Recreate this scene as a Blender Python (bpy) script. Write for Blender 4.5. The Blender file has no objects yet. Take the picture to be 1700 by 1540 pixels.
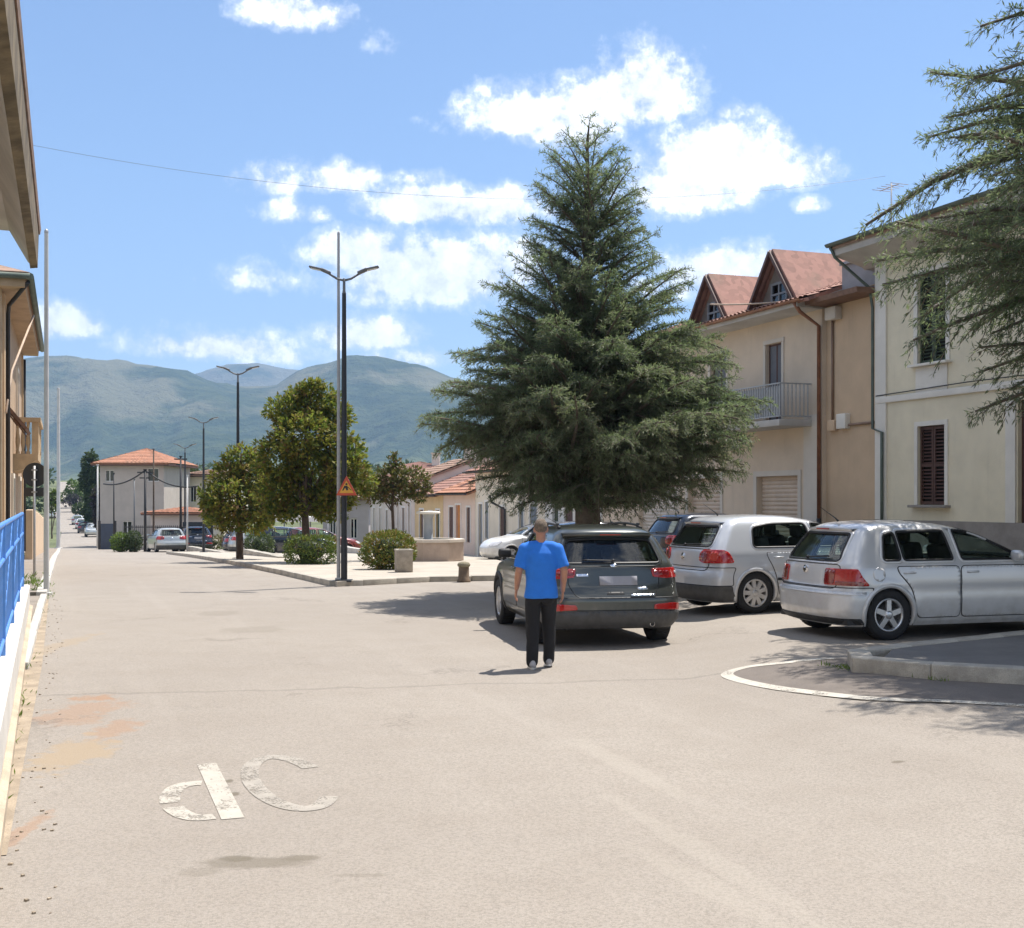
import bpy, bmesh, math, random
import numpy as np
from mathutils import Vector, Matrix, noise as mnoise

scene = bpy.context.scene
R = math.radians
random.seed(7)
RNG = np.random.default_rng(7)

# ------------------------------------------------------------------ camera, world, sun, exposure
CAMH = 1.92
FPX, CX, HY = 2000.0, 850.0, 828.0          # focal length and horizon in pixels of the 1700 x 1540 photograph
cam_d = bpy.data.cameras.new('camera')
cam = bpy.data.objects.new('camera', cam_d)
scene.collection.objects.link(cam)
cam.location = (0, 0, CAMH)
cam.rotation_euler = (R(90), 0, 0)
cam_d.sensor_fit = 'HORIZONTAL'
cam_d.sensor_width = 36.0
cam_d.lens = 36.0 * FPX / 1700.0
cam_d.shift_y = (HY - 770.0) / 1700.0
cam_d.clip_start = 0.05
cam_d.clip_end = 30000
scene.camera = cam

SUN_AZ = math.atan2(0.72, 0.69)             # clockwise from +Y
SUN_EL = R(66)
sun_d = bpy.data.lights.new('sun', 'SUN')
sun_d.energy = 4.2
sun_d.angle = R(0.53)
sun_d.color = (1.0, 0.945, 0.87)
sun = bpy.data.objects.new('sun', sun_d)
scene.collection.objects.link(sun)
_sd = Vector((math.sin(SUN_AZ) * math.cos(SUN_EL), math.cos(SUN_AZ) * math.cos(SUN_EL), math.sin(SUN_EL)))
sun.rotation_euler = _sd.to_track_quat('Z', 'Y').to_euler()
sun.location = (0, 0, 60)

scene.view_settings.view_transform = 'Standard'
scene.view_settings.look = 'None'
scene.view_settings.gamma = 1.0
scene.view_settings.use_curve_mapping = False
scene.view_settings.exposure = 1.05
scene.render.engine = 'CYCLES'
scene.cycles.use_denoising = True
scene.cycles.max_bounces = 8
scene.cycles.transparent_max_bounces = 12
scene.cycles.sample_clamp_indirect = 6.0


class NT:
    """small wrapper that builds shader nodes from expressions"""
    def __init__(self, tree):
        self.t = tree
        for n in list(tree.nodes):
            tree.nodes.remove(n)

    def node(self, typ, **kw):
        n = self.t.nodes.new(typ)
        for k, v in kw.items():
            setattr(n, k, v)
        return n

    def link(self, a, b):
        self.t.links.new(a, b)

    def put(self, sock, v):
        if isinstance(v, bpy.types.NodeSocket):
            self.link(v, sock)
        else:
            if sock.type == 'RGBA' and len(v) == 3:
                v = (*v, 1.0)
            sock.default_value = v

    def m(self, op, a, b=None, c=None, clamp=False):
        n = self.node('ShaderNodeMath', operation=op, use_clamp=clamp)
        self.put(n.inputs[0], a)
        if b is not None:
            self.put(n.inputs[1], b)
        if c is not None:
            self.put(n.inputs[2], c)
        return n.outputs[0]

    def ramp(self, v, lo, hi, a=0.0, b=1.0, smooth=True):
        n = self.node('ShaderNodeMapRange', interpolation_type='SMOOTHSTEP' if smooth else 'LINEAR')
        n.clamp = True
        self.put(n.inputs[0], v)
        n.inputs[1].default_value, n.inputs[2].default_value = lo, hi
        n.inputs[3].default_value, n.inputs[4].default_value = a, b
        return n.outputs[0]

    def noise(self, vec, scale, detail=3.0, rough=0.55, dist=0.0):
        n = self.node('ShaderNodeTexNoise')
        if vec is not None:
            self.link(vec, n.inputs['Vector'])
        n.inputs['Scale'].default_value = scale
        n.inputs['Detail'].default_value = detail
        n.inputs['Roughness'].default_value = rough
        n.inputs['Distortion'].default_value = dist
        return n.outputs['Fac']

    def mix(self, f, a, b, mode='MIX'):
        n = self.node('ShaderNodeMix', data_type='RGBA', blend_type=mode)
        self.put(n.inputs[0], f)
        self.put(n.inputs[6], a)
        self.put(n.inputs[7], b)
        return n.outputs[2]

    def coord(self, kind='Object'):
        return self.node('ShaderNodeTexCoord').outputs[kind]

    def sep(self, v):
        n = self.node('ShaderNodeSeparateXYZ')
        self.link(v, n.inputs[0])
        return n.outputs

    def comb(self, x, y, z):
        n = self.node('ShaderNodeCombineXYZ')
        for i, v in enumerate((x, y, z)):
            self.put(n.inputs[i], v)
        return n.outputs[0]

    def scale(self, v, s):
        n = self.node('ShaderNodeMapping')
        self.link(v, n.inputs[0])
        n.inputs['Scale'].default_value = s
        return n.outputs[0]

    def bump(self, h, strength, dist):
        n = self.node('ShaderNodeBump')
        n.inputs['Strength'].default_value = strength
        n.inputs['Distance'].default_value = dist
        self.link(h, n.inputs['Height'])
        return n.outputs[0]

    def principled(self, col, rough, metal=0.0, normal=None, **kw):
        n = self.node('ShaderNodeBsdfPrincipled')
        self.put(n.inputs['Base Color'], col)
        self.put(n.inputs['Roughness'], rough)
        n.inputs['Metallic'].default_value = metal
        if normal is not None:
            self.link(normal, n.inputs['Normal'])
        for k, v in kw.items():
            self.put(n.inputs[k.replace('_', ' ')], v)
        return n

    def out(self, shader):
        o = self.node('ShaderNodeOutputMaterial')
        self.link(shader, o.inputs['Surface'])


# sky with fair-weather cumulus; each cloud is a patch of sky round a direction (azimuth, elevation)
world = bpy.data.worlds.new('World')
scene.world = world
world.use_nodes = True
W = NT(world.node_tree)
sky = W.node('ShaderNodeTexSky', sky_type='NISHITA')
sky.sun_disc = False
sky.sun_elevation = SUN_EL
sky.sun_rotation = SUN_AZ
sky.altitude = 400
sky.air_density = 1.0
sky.dust_density = 0.3
sky.ozone_density = 4.0
_dir = W.coord('Generated')
_sx, _sy, _sz = W.sep(_dir)
az = W.m('ARCTAN2', _sx, _sy)
el = W.m('ARCSINE', _sz)
_n1 = W.noise(_dir, 11.0, 6.0, 0.60)
_n2 = W.noise(_dir, 42.0, 8.0, 0.66)
_nz = W.m('ADD', W.m('MULTIPLY', W.m('SUBTRACT', _n1, 0.5), 1.7), W.m('MULTIPLY', W.m('SUBTRACT', _n2, 0.5), 2.7))
# (x, y, half width, half height, weight) of the clouds seen in the photograph, turned into directions
CLOUDS = [(1075, 150, 75, 62, 1.1), (1010, 180, 130, 45, 1.0), (880, 195, 120, 42, .95), (940, 215, 90, 40, 1.0),
          (895, 150, 45, 12, .55), (1218, 188, 32, 18, .7), (1190, 270, 120, 60, 1.15), (1120, 320, 110, 50, .9),
          (1345, 285, 42, 32, .75), (1195, 335, 36, 22, .6), (1350, 342, 22, 12, .45),
          (700, 345, 95, 36, 1.1), (800, 350, 100, 34, 1.0), (570, 302, 70, 28, .95), (450, 303, 48, 28, .75),
          (690, 303, 50, 16, .6), (475, 353, 38, 20, .7), (523, 358, 22, 14, .55), (600, 425, 80, 40, 1.1),
          (720, 460, 160, 62, 1.1), (820, 440, 90, 50, .9), (616, 493, 30, 22, .6), (610, 560, 75, 30, .9), (690, 596, 70, 18, .55),
          (360, 578, 120, 26, .85), (470, 594, 60, 18, .55), (105, 538, 55, 30, 1.0), (420, 465, 60, 22, .5),
          (485, 24, 75, 30, .95), (1210, 455, 110, 40, 1.0), (1150, 470, 90, 34, .8), (330, 555, 80, 14, .4), (640, 75, 20, 10, .15)]
field = None
base = None
for (cx_, cy_, rx_, ry_, w_) in CLOUDS:
    a0 = math.atan((cx_ - CX) / FPX)
    e0 = math.atan((HY - cy_) / math.hypot(FPX, cx_ - CX))
    ra, re = rx_ / FPX * 1.35, ry_ / FPX * 1.4
    du = W.m('DIVIDE', W.m('SUBTRACT', az, a0), ra)
    dv = W.m('DIVIDE', W.m('SUBTRACT', el, e0), re)
    dvb = W.m('MULTIPLY', W.m('MINIMUM', dv, 0.0), 1.7)          # flatter base
    dvt = W.m('MAXIMUM', dv, 0.0)
    d2 = W.m('ADD', W.m('MULTIPLY', du, du), W.m('ADD', W.m('MULTIPLY', dvb, dvb), W.m('MULTIPLY', dvt, dvt)))
    b_ = W.m('MULTIPLY', W.m('SUBTRACT', 1.0, d2), w_)
    field = b_ if field is None else W.m('MAXIMUM', field, b_)
# away from the view cumulus goes on, its unseen cover thickened to brighten the shade
_far = W.noise(W.scale(_dir, (1, 1, 2.2)), 3.2, 4.0, 0.55)
_farf = W.m('MULTIPLY', W.m('SUBTRACT', _far, 0.49), 8.0)
_out = W.ramp(W.m('MAXIMUM', W.m('ABSOLUTE', az), W.m('MULTIPLY', el, 1.0)), 0.50, 0.62)
field = W.m('MAXIMUM', field, W.m('SUBTRACT', W.m('MULTIPLY', _farf, _out), W.m('MULTIPLY', W.m('SUBTRACT', 1.0, _out), 3.0)))
cl = W.m('POWER', W.ramp(W.m('ADD', field, _nz), 0.0, 0.85), 1.5)
thin = W.ramp(W.m('ADD', field, W.m('MULTIPLY', _nz, 1.1)), -0.20, 0.5, 0.0, 0.30)
mask = W.m('MULTIPLY', W.m('MAXIMUM', cl, thin), W.ramp(el, 0.0, 0.05))
cloudcol = W.mix(W.ramp(W.m('ADD', W.m('MULTIPLY', _n2, 0.7), W.m('MULTIPLY', _n1, 0.5)), 0.42, 0.78), (6.0, 6.2, 6.7), (11.5, 11.5, 11.5))
skycol = W.mix(1.0, sky.outputs[0], (1.0, 1.0, 1.0), 'MULTIPLY')
bg = W.node('ShaderNodeBackground')
W.link(W.mix(mask, skycol, cloudcol), bg.inputs[0])
bg.inputs[1].default_value = 0.085
wo = W.node('ShaderNodeOutputWorld')
W.link(bg.outputs[0], wo.inputs[0])

# ------------------------------------------------------------------ helpers
D2 = Vector((-0.347, 0.938))                # the road runs away along this
NL = Vector((-0.938, -0.347))               # to its left


def smooth(t):
    t = min(1.0, max(0.0, t))
    return t * t * (3 - 2 * t)


_gy = np.array([-60, 0, 18, 26, 45, 71, 100, 136, 160, 200, 300, 450, 700, 1500, 9000.])
_gz = np.array([0, 0, 0, -.05, -.42, -1.25, -1.95, -2.35, -2.25, -1.4, 3.0, 8.6, 11, 13, 13.])
_gd = np.gradient(_gz, _gy)


def g1(y):
    y = max(-60.0, min(8999.0, y))
    i = int(np.searchsorted(_gy, y, side='right') - 1)
    i = min(i, len(_gy) - 2)
    h = _gy[i + 1] - _gy[i]
    t = (y - _gy[i]) / h
    m0, m1 = _gd[i] * h, _gd[i + 1] * h
    return float((2*t**3 - 3*t**2 + 1) * _gz[i] + (t**3 - 2*t**2 + t) * m0 + (-2*t**3 + 3*t**2) * _gz[i + 1] + (t**3 - t**2) * m1)


def gz(x, y):
    """height of the ground: falls away along the road, a little higher where the cars park"""
    side = 0.2 * smooth((x - 1.6) / 2.0) * smooth((y - 4.0) / 6.0)
    return g1(y) + side


def onroad(p, s):
    """point p metres left of the camera's line and s metres along the road"""
    v = NL * p + D2 * s
    return v.x, v.y


def sdepth(p, y):
    """s for a point p left of the line at depth y"""
    return (y - NL.y * p) / D2.y


def ground(px, py, dz=0.0):
    """the ground point seen at a place in the photograph"""
    y = 10.0
    for _ in range(200):
        x = (px - CX) / FPX * y
        h = CAMH - gz(x, y) - dz
        y = 0.6 * y + 0.4 * min(2000.0, h * FPX / max(1.0, (py - HY)))
    x = (px - CX) / FPX * y
    return Vector((x, y, gz(x, y) + dz))


def at(px, py, y):
    return Vector(((px - CX) / FPX * y, y, CAMH + (HY - py) / FPX * y))


def tag(o, label=None, cat=None, group=None, kind=None):
    if label: o['label'] = label
    if cat: o['category'] = cat
    if group: o['group'] = group
    if kind: o['kind'] = kind
    return o


def empty(name, loc, rz=0.0, label=None, cat=None, group=None):
    o = bpy.data.objects.new(name, None)
    scene.collection.objects.link(o)
    o.location = loc
    o.rotation_euler = (0, 0, rz)
    o.empty_display_size = 0.2
    return tag(o, label, cat, group)


def link_mesh(name, me, mat, parent=None):
    o = bpy.data.objects.new(name, me)
    scene.collection.objects.link(o)
    if mat is not None and not me.materials:
        me.materials.append(mat)
    if parent is not None:
        o.parent = parent
    return o


def copy_tree(o, parent=None):
    c = o.copy()
    scene.collection.objects.link(c)
    if parent is not None:
        c.parent = parent
    for ch in list(o.children):
        copy_tree(ch, c)
    return c


class MB:
    """collects shapes into one mesh"""
    def __init__(self):
        self.v, self.f, self.sm = [], [], []

    def add(self, vs, fs, sm=False):
        b = len(self.v)
        self.v.extend([tuple(p) for p in vs])
        self.f.extend([tuple(i + b for i in f) for f in fs])
        self.sm.extend([sm] * len(fs))
        return self

    def box(self, c, s, rz=0.0, rot=None, bev=0.0):
        """box by centre and full size, optionally with chamfered edges"""
        hx, hy, hz = s[0] / 2, s[1] / 2, s[2] / 2
        M = rot if rot is not None else Matrix.Rotation(rz, 3, 'Z')
        c = Vector(c)
        if bev <= 0:
            vs = [Vector((x, y, z)) for x in (-hx, hx) for y in (-hy, hy) for z in (-hz, hz)]
            fs = [(0, 1, 3, 2), (4, 6, 7, 5), (0, 4, 5, 1), (2, 3, 7, 6), (0, 2, 6, 4), (1, 5, 7, 3)]
            return self.add([M @ v + c for v in vs], fs)
        b = min(bev, hx * .99, hy * .99, hz * .99)
        bm = bmesh.new()
        bmesh.ops.create_cube(bm, size=1.0)
        for v in bm.verts:
            v.co = Vector((v.co.x * s[0], v.co.y * s[1], v.co.z * s[2]))
        bmesh.ops.bevel(bm, geom=list(bm.edges), offset=b, segments=2, affect='EDGES', profile=0.6)
        bm.verts.index_update()
        vs = [M @ v.co + c for v in bm.verts]
        fs = [[v.index for v in f.verts] for f in bm.faces]
        bm.free()
        return self.add(vs, fs, True)

    def tube(self, pts, r, n=8, cap=True, sm=True):
        pts = [Vector(p) for p in pts]
        rs = r if isinstance(r, (list, tuple)) else [r] * len(pts)
        vs, fs = [], []
        up = None
        for i, p in enumerate(pts):
            a = pts[max(0, i - 1)]
            b = pts[min(len(pts) - 1, i + 1)]
            t = (b - a).normalized() if (b - a).length > 1e-9 else Vector((0, 0, 1))
            if up is None:
                up = t.orthogonal().normalized()
            else:
                up = (up - t * up.dot(t))
                up = up.normalized() if up.length > 1e-6 else t.orthogonal().normalized()
            w = t.cross(up)
            for k in range(n):
                a_ = 2 * math.pi * k / n
                vs.append(p + (up * math.cos(a_) + w * math.sin(a_)) * rs[i])
        for i in range(len(pts) - 1):
            for k in range(n):
                fs.append((i*n + k, i*n + (k+1) % n, (i+1)*n + (k+1) % n, (i+1)*n + k))
        self.add(vs, fs, sm)
        if cap:
            self.add([vs[k] for k in range(n)], [tuple(reversed(range(n)))])
            self.add([vs[(len(pts)-1)*n + k] for k in range(n)], [tuple(range(n))])
        return self

    def lathe(self, prof, n=24, c=(0, 0, 0), axis='Z', sm=True):
        """profile of (radius, height) turned about an axis"""
        vs, fs = [], []
        for (r, z) in prof:
            for k in range(n):
                a = 2 * math.pi * k / n
                x, y = r * math.cos(a), r * math.sin(a)
                if axis == 'Z': q = (x, y, z)
                elif axis == 'Y': q = (x, z, y)
                else: q = (z, x, y)
                vs.append((q[0] + c[0], q[1] + c[1], q[2] + c[2]))
        for i in range(len(prof) - 1):
            for k in range(n):
                fs.append((i*n + k, i*n + (k+1) % n, (i+1)*n + (k+1) % n, (i+1)*n + k))
        return self.add(vs, fs, sm)

    def prism(self, poly, z0, z1):
        n = len(poly)
        vs = [(p[0], p[1], z0) for p in poly] + [(p[0], p[1], z1) for p in poly]
        fs = [tuple(reversed(range(n))), tuple(range(n, 2*n))]
        fs += [(i, (i+1) % n, n + (i+1) % n, n + i) for i in range(n)]
        return self.add(vs, fs)

    def extr(self, prof, a, b, mapf):
        """profile (p, z) swept from a to b; mapf(s, p, z) gives the point"""
        n = len(prof)
        vs = [mapf(a, p, z) for p, z in prof] + [mapf(b, p, z) for p, z in prof]
        fs = [tuple(range(n)), tuple(reversed(range(n, 2*n)))]
        fs += [(i, n + i, n + (i+1) % n, (i+1) % n) for i in range(n)]
        return self.add(vs, fs)

    def ball(self, c, r, n=10, m=7, sm=True):
        if not isinstance(r, (tuple, list)):
            r = (r, r, r)
        vs, fs = [], []
        for i in range(m + 1):
            th = math.pi * i / m
            for k in range(n):
                a = 2 * math.pi * k / n
                vs.append((c[0] + r[0]*math.sin(th)*math.cos(a), c[1] + r[1]*math.sin(th)*math.sin(a), c[2] + r[2]*math.cos(th)))
        for i in range(m):
            for k in range(n):
                fs.append((i*n + k, (i+1)*n + k, (i+1)*n + (k+1) % n, i*n + (k+1) % n))
        return self.add(vs, fs, sm)

    def quad(self, a, b, c, d):
        return self.add([a, b, c, d], [(0, 1, 2, 3)])

    def mesh(self, name, fix=True):
        me = bpy.data.meshes.new(name)
        me.from_pydata(self.v, [], self.f)
        me.polygons.foreach_set('use_smooth', self.sm)
        if fix:
            bm = bmesh.new()
            bm.from_mesh(me)
            bmesh.ops.remove_doubles(bm, verts=bm.verts, dist=1e-5)
            bmesh.ops.recalc_face_normals(bm, faces=bm.faces)
            bm.to_mesh(me)
            bm.free()
        me.update()
        return me

    def build(self, name, mat, parent=None, fix=True):
        return link_mesh(name, self.mesh(name, fix), mat, parent)


# ------------------------------------------------------------------ materials
MATS = {}


def pbr(name, col, rough=0.8, var=0.15, scale=4.0, bump=0.0, bscale=40.0, metal=0.0, streak=0.0, coat=0.0, spec=0.5, fine=0.0):
    """plain surface with some unevenness of tone, optional rain streaks and fine relief"""
    if name in MATS:
        return MATS[name]
    m = bpy.data.materials.new(name)
    m.use_nodes = True
    T = NT(m.node_tree)
    co = T.coord()
    n = T.noise(co, scale, 5.0, 0.6)
    c = T.mix(T.ramp(n, 0.3, 0.7), tuple(x * (1 - var) for x in col), tuple(min(1, x * (1 + var)) for x in col))
    if fine > 0:
        nf = T.noise(co, 90.0, 2.0, 0.6)
        c = T.mix(T.ramp(nf, 0.35, 0.65, 0, fine), c, tuple(x * 0.6 for x in col))
    if streak > 0:
        st = T.noise(T.scale(co, (2.2, 2.2, 0.16)), 2.4, 5.0, 0.65)
        c = T.mix(T.ramp(st, 0.52, 0.8, 0.0, streak), c, tuple(x * 0.55 for x in col))
    nor = None
    if bump > 0:
        nor = T.bump(T.noise(co, bscale, 4.0, 0.6), bump, 0.02)
    kw = dict(Specular_IOR_Level=spec)
    if coat > 0:
        kw['Coat_Weight'] = coat
        kw['Coat_Roughness'] = 0.05
    T.out(T.principled(c, rough, metal, nor, **kw).outputs[0])
    MATS[name] = m
    return m


def paint(name, col, metal=0.0, rough=0.3, flake=0.0):
    """car paint under a clear coat, with a little road dust low down"""
    if name in MATS:
        return MATS[name]
    m = bpy.data.materials.new(name)
    m.use_nodes = True
    T = NT(m.node_tree)
    co = T.coord()
    z = T.sep(co)[2]
    dust = T.m('MULTIPLY', T.ramp(z, 0.75, 0.2), T.ramp(T.noise(co, 6.0, 5.0, 0.6), 0.35, 0.75, 0.05, 0.45))
    c = T.mix(dust, col, (0.30, 0.27, 0.22))
    r = T.m('ADD', rough, T.m('MULTIPLY', dust, 0.4))
    T.out(T.principled(c, r, metal, None, Coat_Weight=0.8, Coat_Roughness=0.06).outputs[0])
    MATS[name] = m
    return m


def glass(name, tint, refl=1.0, see=0.5):
    """window pane: part of the light passes tinted, the rest is mirrored"""
    if name in MATS:
        return MATS[name]
    m = bpy.data.materials.new(name)
    m.use_nodes = True
    T = NT(m.node_tree)
    tr = T.node('ShaderNodeBsdfTransparent')
    tr.inputs[0].default_value = (*tint, 1)
    gl = T.node('ShaderNodeBsdfGlossy')
    gl.inputs['Roughness'].default_value = 0.02
    gl.inputs['Color'].default_value = (refl, refl, refl, 1)
    ge = T.node('ShaderNodeNewGeometry')
    vd = T.node('ShaderNodeVectorMath', operation='DOT_PRODUCT')
    T.link(ge.outputs['Normal'], vd.inputs[0])
    T.link(ge.outputs['Incoming'], vd.inputs[1])
    fc = T.m('SUBTRACT', 1.0, T.m('ABSOLUTE', vd.outputs['Value']), clamp=True)
    mx = T.node('ShaderNodeMixShader')
    T.link(T.m('ADD', 0.06, T.m('MULTIPLY', 0.94, T.m('POWER', fc, 4.0)), clamp=True), mx.inputs[0])
    T.link(tr.outputs[0], mx.inputs[1])
    T.link(gl.outputs[0], mx.inputs[2])
    T.out(mx.outputs[0])
    MATS[name] = m
    return m


def leafmat(name, cols, trans=0.3):
    """foliage: every leaf takes one of several tones"""
    if name in MATS:
        return MATS[name]
    m = bpy.data.materials.new(name)
    m.use_nodes = True
    T = NT(m.node_tree)
    at_ = T.node('ShaderNodeAttribute', attribute_name='tone')
    cr = T.node('ShaderNodeValToRGB')
    T.link(at_.outputs['Fac'], cr.inputs[0])
    els = cr.color_ramp.elements
    while len(els) < len(cols):
        els.new(0.5)
    for i, (p, c) in enumerate(cols):
        els[i].position = p
        els[i].color = (*c, 1)
    df = T.node('ShaderNodeBsdfPrincipled')
    T.link(cr.outputs[0], df.inputs['Base Color'])
    df.inputs['Roughness'].default_value = 0.55
    df.inputs['Specular IOR Level'].default_value = 0.35
    tl = T.node('ShaderNodeBsdfTranslucent')
    T.link(T.mix(0.6, cr.outputs[0], (0.09, 0.14, 0.02)), tl.inputs[0])
    mx = T.node('ShaderNodeMixShader')
    mx.inputs[0].default_value = trans
    T.link(df.outputs[0], mx.inputs[1])
    T.link(tl.outputs[0], mx.inputs[2])
    T.out(mx.outputs[0])
    MATS[name] = m
    return m


def roof_tile(name, col, dark=0.8, pitch=0.16):
    """clay roof: tone changes from tile to tile"""
    if name in MATS:
        return MATS[name]
    m = bpy.data.materials.new(name)
    m.use_nodes = True
    T = NT(m.node_tree)
    co = T.coord()
    br = T.node('ShaderNodeTexVoronoi', feature='F1')
    T.link(co, br.inputs['Vector'])
    br.inputs['Scale'].default_value = 1 / pitch
    v = T.sep(br.outputs['Color'])[0]
    n = T.noise(co, 1.1, 5.0, 0.6)
    c = T.mix(v, tuple(x * dark for x in col), tuple(min(1, x * 1.15) for x in col))
    c = T.mix(T.ramp(n, 0.45, 0.75, 0, 0.5), c, (0.16, 0.13, 0.09))
    T.out(T.principled(c, 0.85).outputs[0])
    MATS[name] = m
    return m
# ------------------------------------------------------------------ the setting
def sheet(name, xs, ys, mat, dz=0.0, mask=None, kind='structure', zf=gz):
    """ground-hugging grid"""
    nx, ny = len(xs), len(ys)
    vs = [(x, y, zf(x, y) + dz) for y in ys for x in xs]
    fs = []
    for j in range(ny - 1):
        for i in range(nx - 1):
            if mask and not mask((xs[i] + xs[i+1]) / 2, (ys[j] + ys[j+1]) / 2):
                continue
            fs.append((j*nx + i, j*nx + i + 1, (j+1)*nx + i + 1, (j+1)*nx + i))
    me = bpy.data.meshes.new(name)
    me.from_pydata(vs, [], fs)
    me.polygons.foreach_set('use_smooth', [True] * len(fs))
    o = link_mesh(name, me, mat)
    tag(o, kind=kind)
    return o


def drape(name, poly, mat, dz, parent=None, step=0.5, side=0.0, kind=None):
    """flat polygon laid on the ground, optionally with a skirt of the given height"""
    bm = bmesh.new()
    vs = [bm.verts.new((p[0], p[1], 0)) for p in poly]
    f = bm.faces.new(vs)
    if f.normal.z < 0 or sum(poly[i][0]*poly[(i+1) % len(poly)][1] - poly[(i+1) % len(poly)][0]*poly[i][1] for i in range(len(poly))) < 0:
        bmesh.ops.reverse_faces(bm, faces=[f])
    for ax in (0, 1):
        lo = min(p[ax] for p in poly)
        hi = max(p[ax] for p in poly)
        k = math.floor(lo / step) + 1
        while k * step < hi:
            co = [0, 0, 0]; no = [0, 0, 0]
            co[ax] = k * step; no[ax] = 1
            bmesh.ops.bisect_plane(bm, geom=list(bm.verts) + list(bm.edges) + list(bm.faces), plane_co=co, plane_no=no)
            k += 1
    if side > 0:
        be = [e for e in bm.edges if e.is_boundary]
        r = bmesh.ops.extrude_edge_only(bm, edges=be)
        low = {v for v in r['geom'] if isinstance(v, bmesh.types.BMVert)}
    else:
        low = set()
    for v in bm.verts:
        v.co.z = gz(v.co.x, v.co.y) + dz - (side if v in low else 0)
    me = bpy.data.meshes.new(name)
    bm.to_mesh(me)
    bm.free()
    o = link_mesh(name, me, mat, parent)
    if kind:
        o['kind'] = kind
    return o


def asphalt_mat():
    m = bpy.data.materials.new('asphalt')
    m.use_nodes = True
    T = NT(m.node_tree)
    co = T.coord()
    x, y, z = T.sep(co)
    big = T.noise(co, 0.16, 4.0, 0.55)
    mid = T.noise(co, 1.3, 5.0, 0.6)
    fine = T.noise(co, 55.0, 3.0, 0.7)
    grit = T.noise(co, 160.0, 2.0, 0.7)
    c = T.mix(T.ramp(big, 0.3, 0.7), (0.285, 0.252, 0.218), (0.325, 0.290, 0.250))
    c = T.mix(T.ramp(mid, 0.35, 0.75, 0, 0.45), c, (0.25, 0.215, 0.18))
    c = T.mix(T.ramp(fine, 0.42, 0.64, 0, 0.60), c, (0.185, 0.165, 0.14))
    c = T.mix(T.ramp(grit, 0.54, 0.68, 0, 0.50), c, (0.46, 0.425, 0.37))
    # wheel tracks and long repairs along the road
    u = T.m('ADD', T.m('MULTIPLY', x, 0.938), T.m('MULTIPLY', y, 0.347))
    v = T.m('ADD', T.m('MULTIPLY', x, -0.347), T.m('MULTIPLY', y, 0.938))
    lon = T.noise(T.comb(T.m('MULTIPLY', u, 1.4), T.m('MULTIPLY', v, 0.06), 0.0), 1.0, 4.0, 0.6)
    c = T.mix(T.ramp(lon, 0.5, 0.72, 0, 0.22), c, (0.36, 0.325, 0.285))
    wob = T.noise(co, 1.6, 4.0, 0.6)
    wob2 = T.noise(co, 7.0, 4.0, 0.65)

    def blot(cx, cy, rx, ry, rot, col, amt, warp=0.9):
        nonlocal c
        cs, sn = math.cos(rot), math.sin(rot)
        dx, dy = T.m('SUBTRACT', x, cx), T.m('SUBTRACT', y, cy)
        a = T.m('DIVIDE', T.m('ADD', T.m('MULTIPLY', dx, cs), T.m('MULTIPLY', dy, sn)), rx)
        b = T.m('DIVIDE', T.m('SUBTRACT', T.m('MULTIPLY', dy, cs), T.m('MULTIPLY', dx, sn)), ry)
        d = T.m('SQRT', T.m('ADD', T.m('MULTIPLY', a, a), T.m('MULTIPLY', b, b)))
        d = T.m('ADD', d, T.m('MULTIPLY', T.m('SUBTRACT', wob, 0.5), warp))
        d = T.m('ADD', d, T.m('MULTIPLY', T.m('SUBTRACT', wob2, 0.5), warp))
        c = T.mix(T.ramp(d, 1.05, 0.55, 0.0, amt), c, col)

    rust, sand, oil = (0.31, 0.185, 0.11), (0.32, 0.25, 0.17), (0.15, 0.13, 0.10)
    for a_, b_, w_ in (((1010, 1320), (1400, 1560), .10), ((1060, 1410), (1340, 1560), .12), ((960, 1230), (1150, 1330), .12)):
        p, q = ground(*a_), ground(*b_)
        blot((p.x+q.x)/2, (p.y+q.y)/2, (q-p).length/2*1.3, w_, math.atan2(q.y-p.y, q.x-p.x), (.37, .335, .285), .25, .9)
    for (px, py, wx, wy, col, amt) in [
            (130, 1180, 75, 26, rust, .45), (185, 1215, 38, 26, rust, .5), (120, 1250, 60, 45, sand, .8), (70, 1080, 26, 40, sand, .5),
            (420, 1432, 120, 12, oil, .62), (390, 1425, 34, 7, oil, .8), (500, 1424, 38, 7, oil, .7), (330, 1448, 40, 10, oil, .3),
            (150, 1160, 40, 6, rust, .6), (380, 1296, 9, 4, oil, .9), (388, 1318, 10, 4, oil, .9),
            (360, 1018, 40, 6, oil, .25), (420, 1045, 60, 8, oil, .25), (1490, 1264, 14, 3, oil, .8), (20, 1390, 20, 60, rust, .5), (600, 1453, 60, 5, oil, .35)]:
        p = ground(px, py)
        q1, q2 = ground(px, py - wy * .9), ground(px, py + wy * .9)
        blot(p.x, p.y, max(.03, wx / FPX * p.y), max(.03, abs(q1.y - q2.y) / 2), 0.0, col, amt, 0.9 if col is oil else 2.0)
    # an old trench joint across the junction, and cracks
    pa, pb = ground(250, 1150), ground(1210, 1116)
    k = (pb.y - pa.y) / (pb.x - pa.x)
    dline = T.m('ABSOLUTE', T.m('SUBTRACT', T.m('SUBTRACT', y, T.m('MULTIPLY', x, k)), T.m('SUBTRACT', pa.y - k * pa.x, T.m('MULTIPLY', T.m('SUBTRACT', wob, .5), .5))))
    c = T.mix(T.ramp(dline, 0.07, 0.02, 0, .35), c, (0.14, 0.125, 0.11))
    cr = T.node('ShaderNodeTexVoronoi', feature='DISTANCE_TO_EDGE')
    T.link(T.comb(T.m('ADD', x, T.m('MULTIPLY', wob2, 1.4)), T.m('ADD', y, T.m('MULTIPLY', wob, 2.0)), 0.0), cr.inputs['Vector'])
    cr.inputs['Scale'].default_value = 0.22
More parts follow.
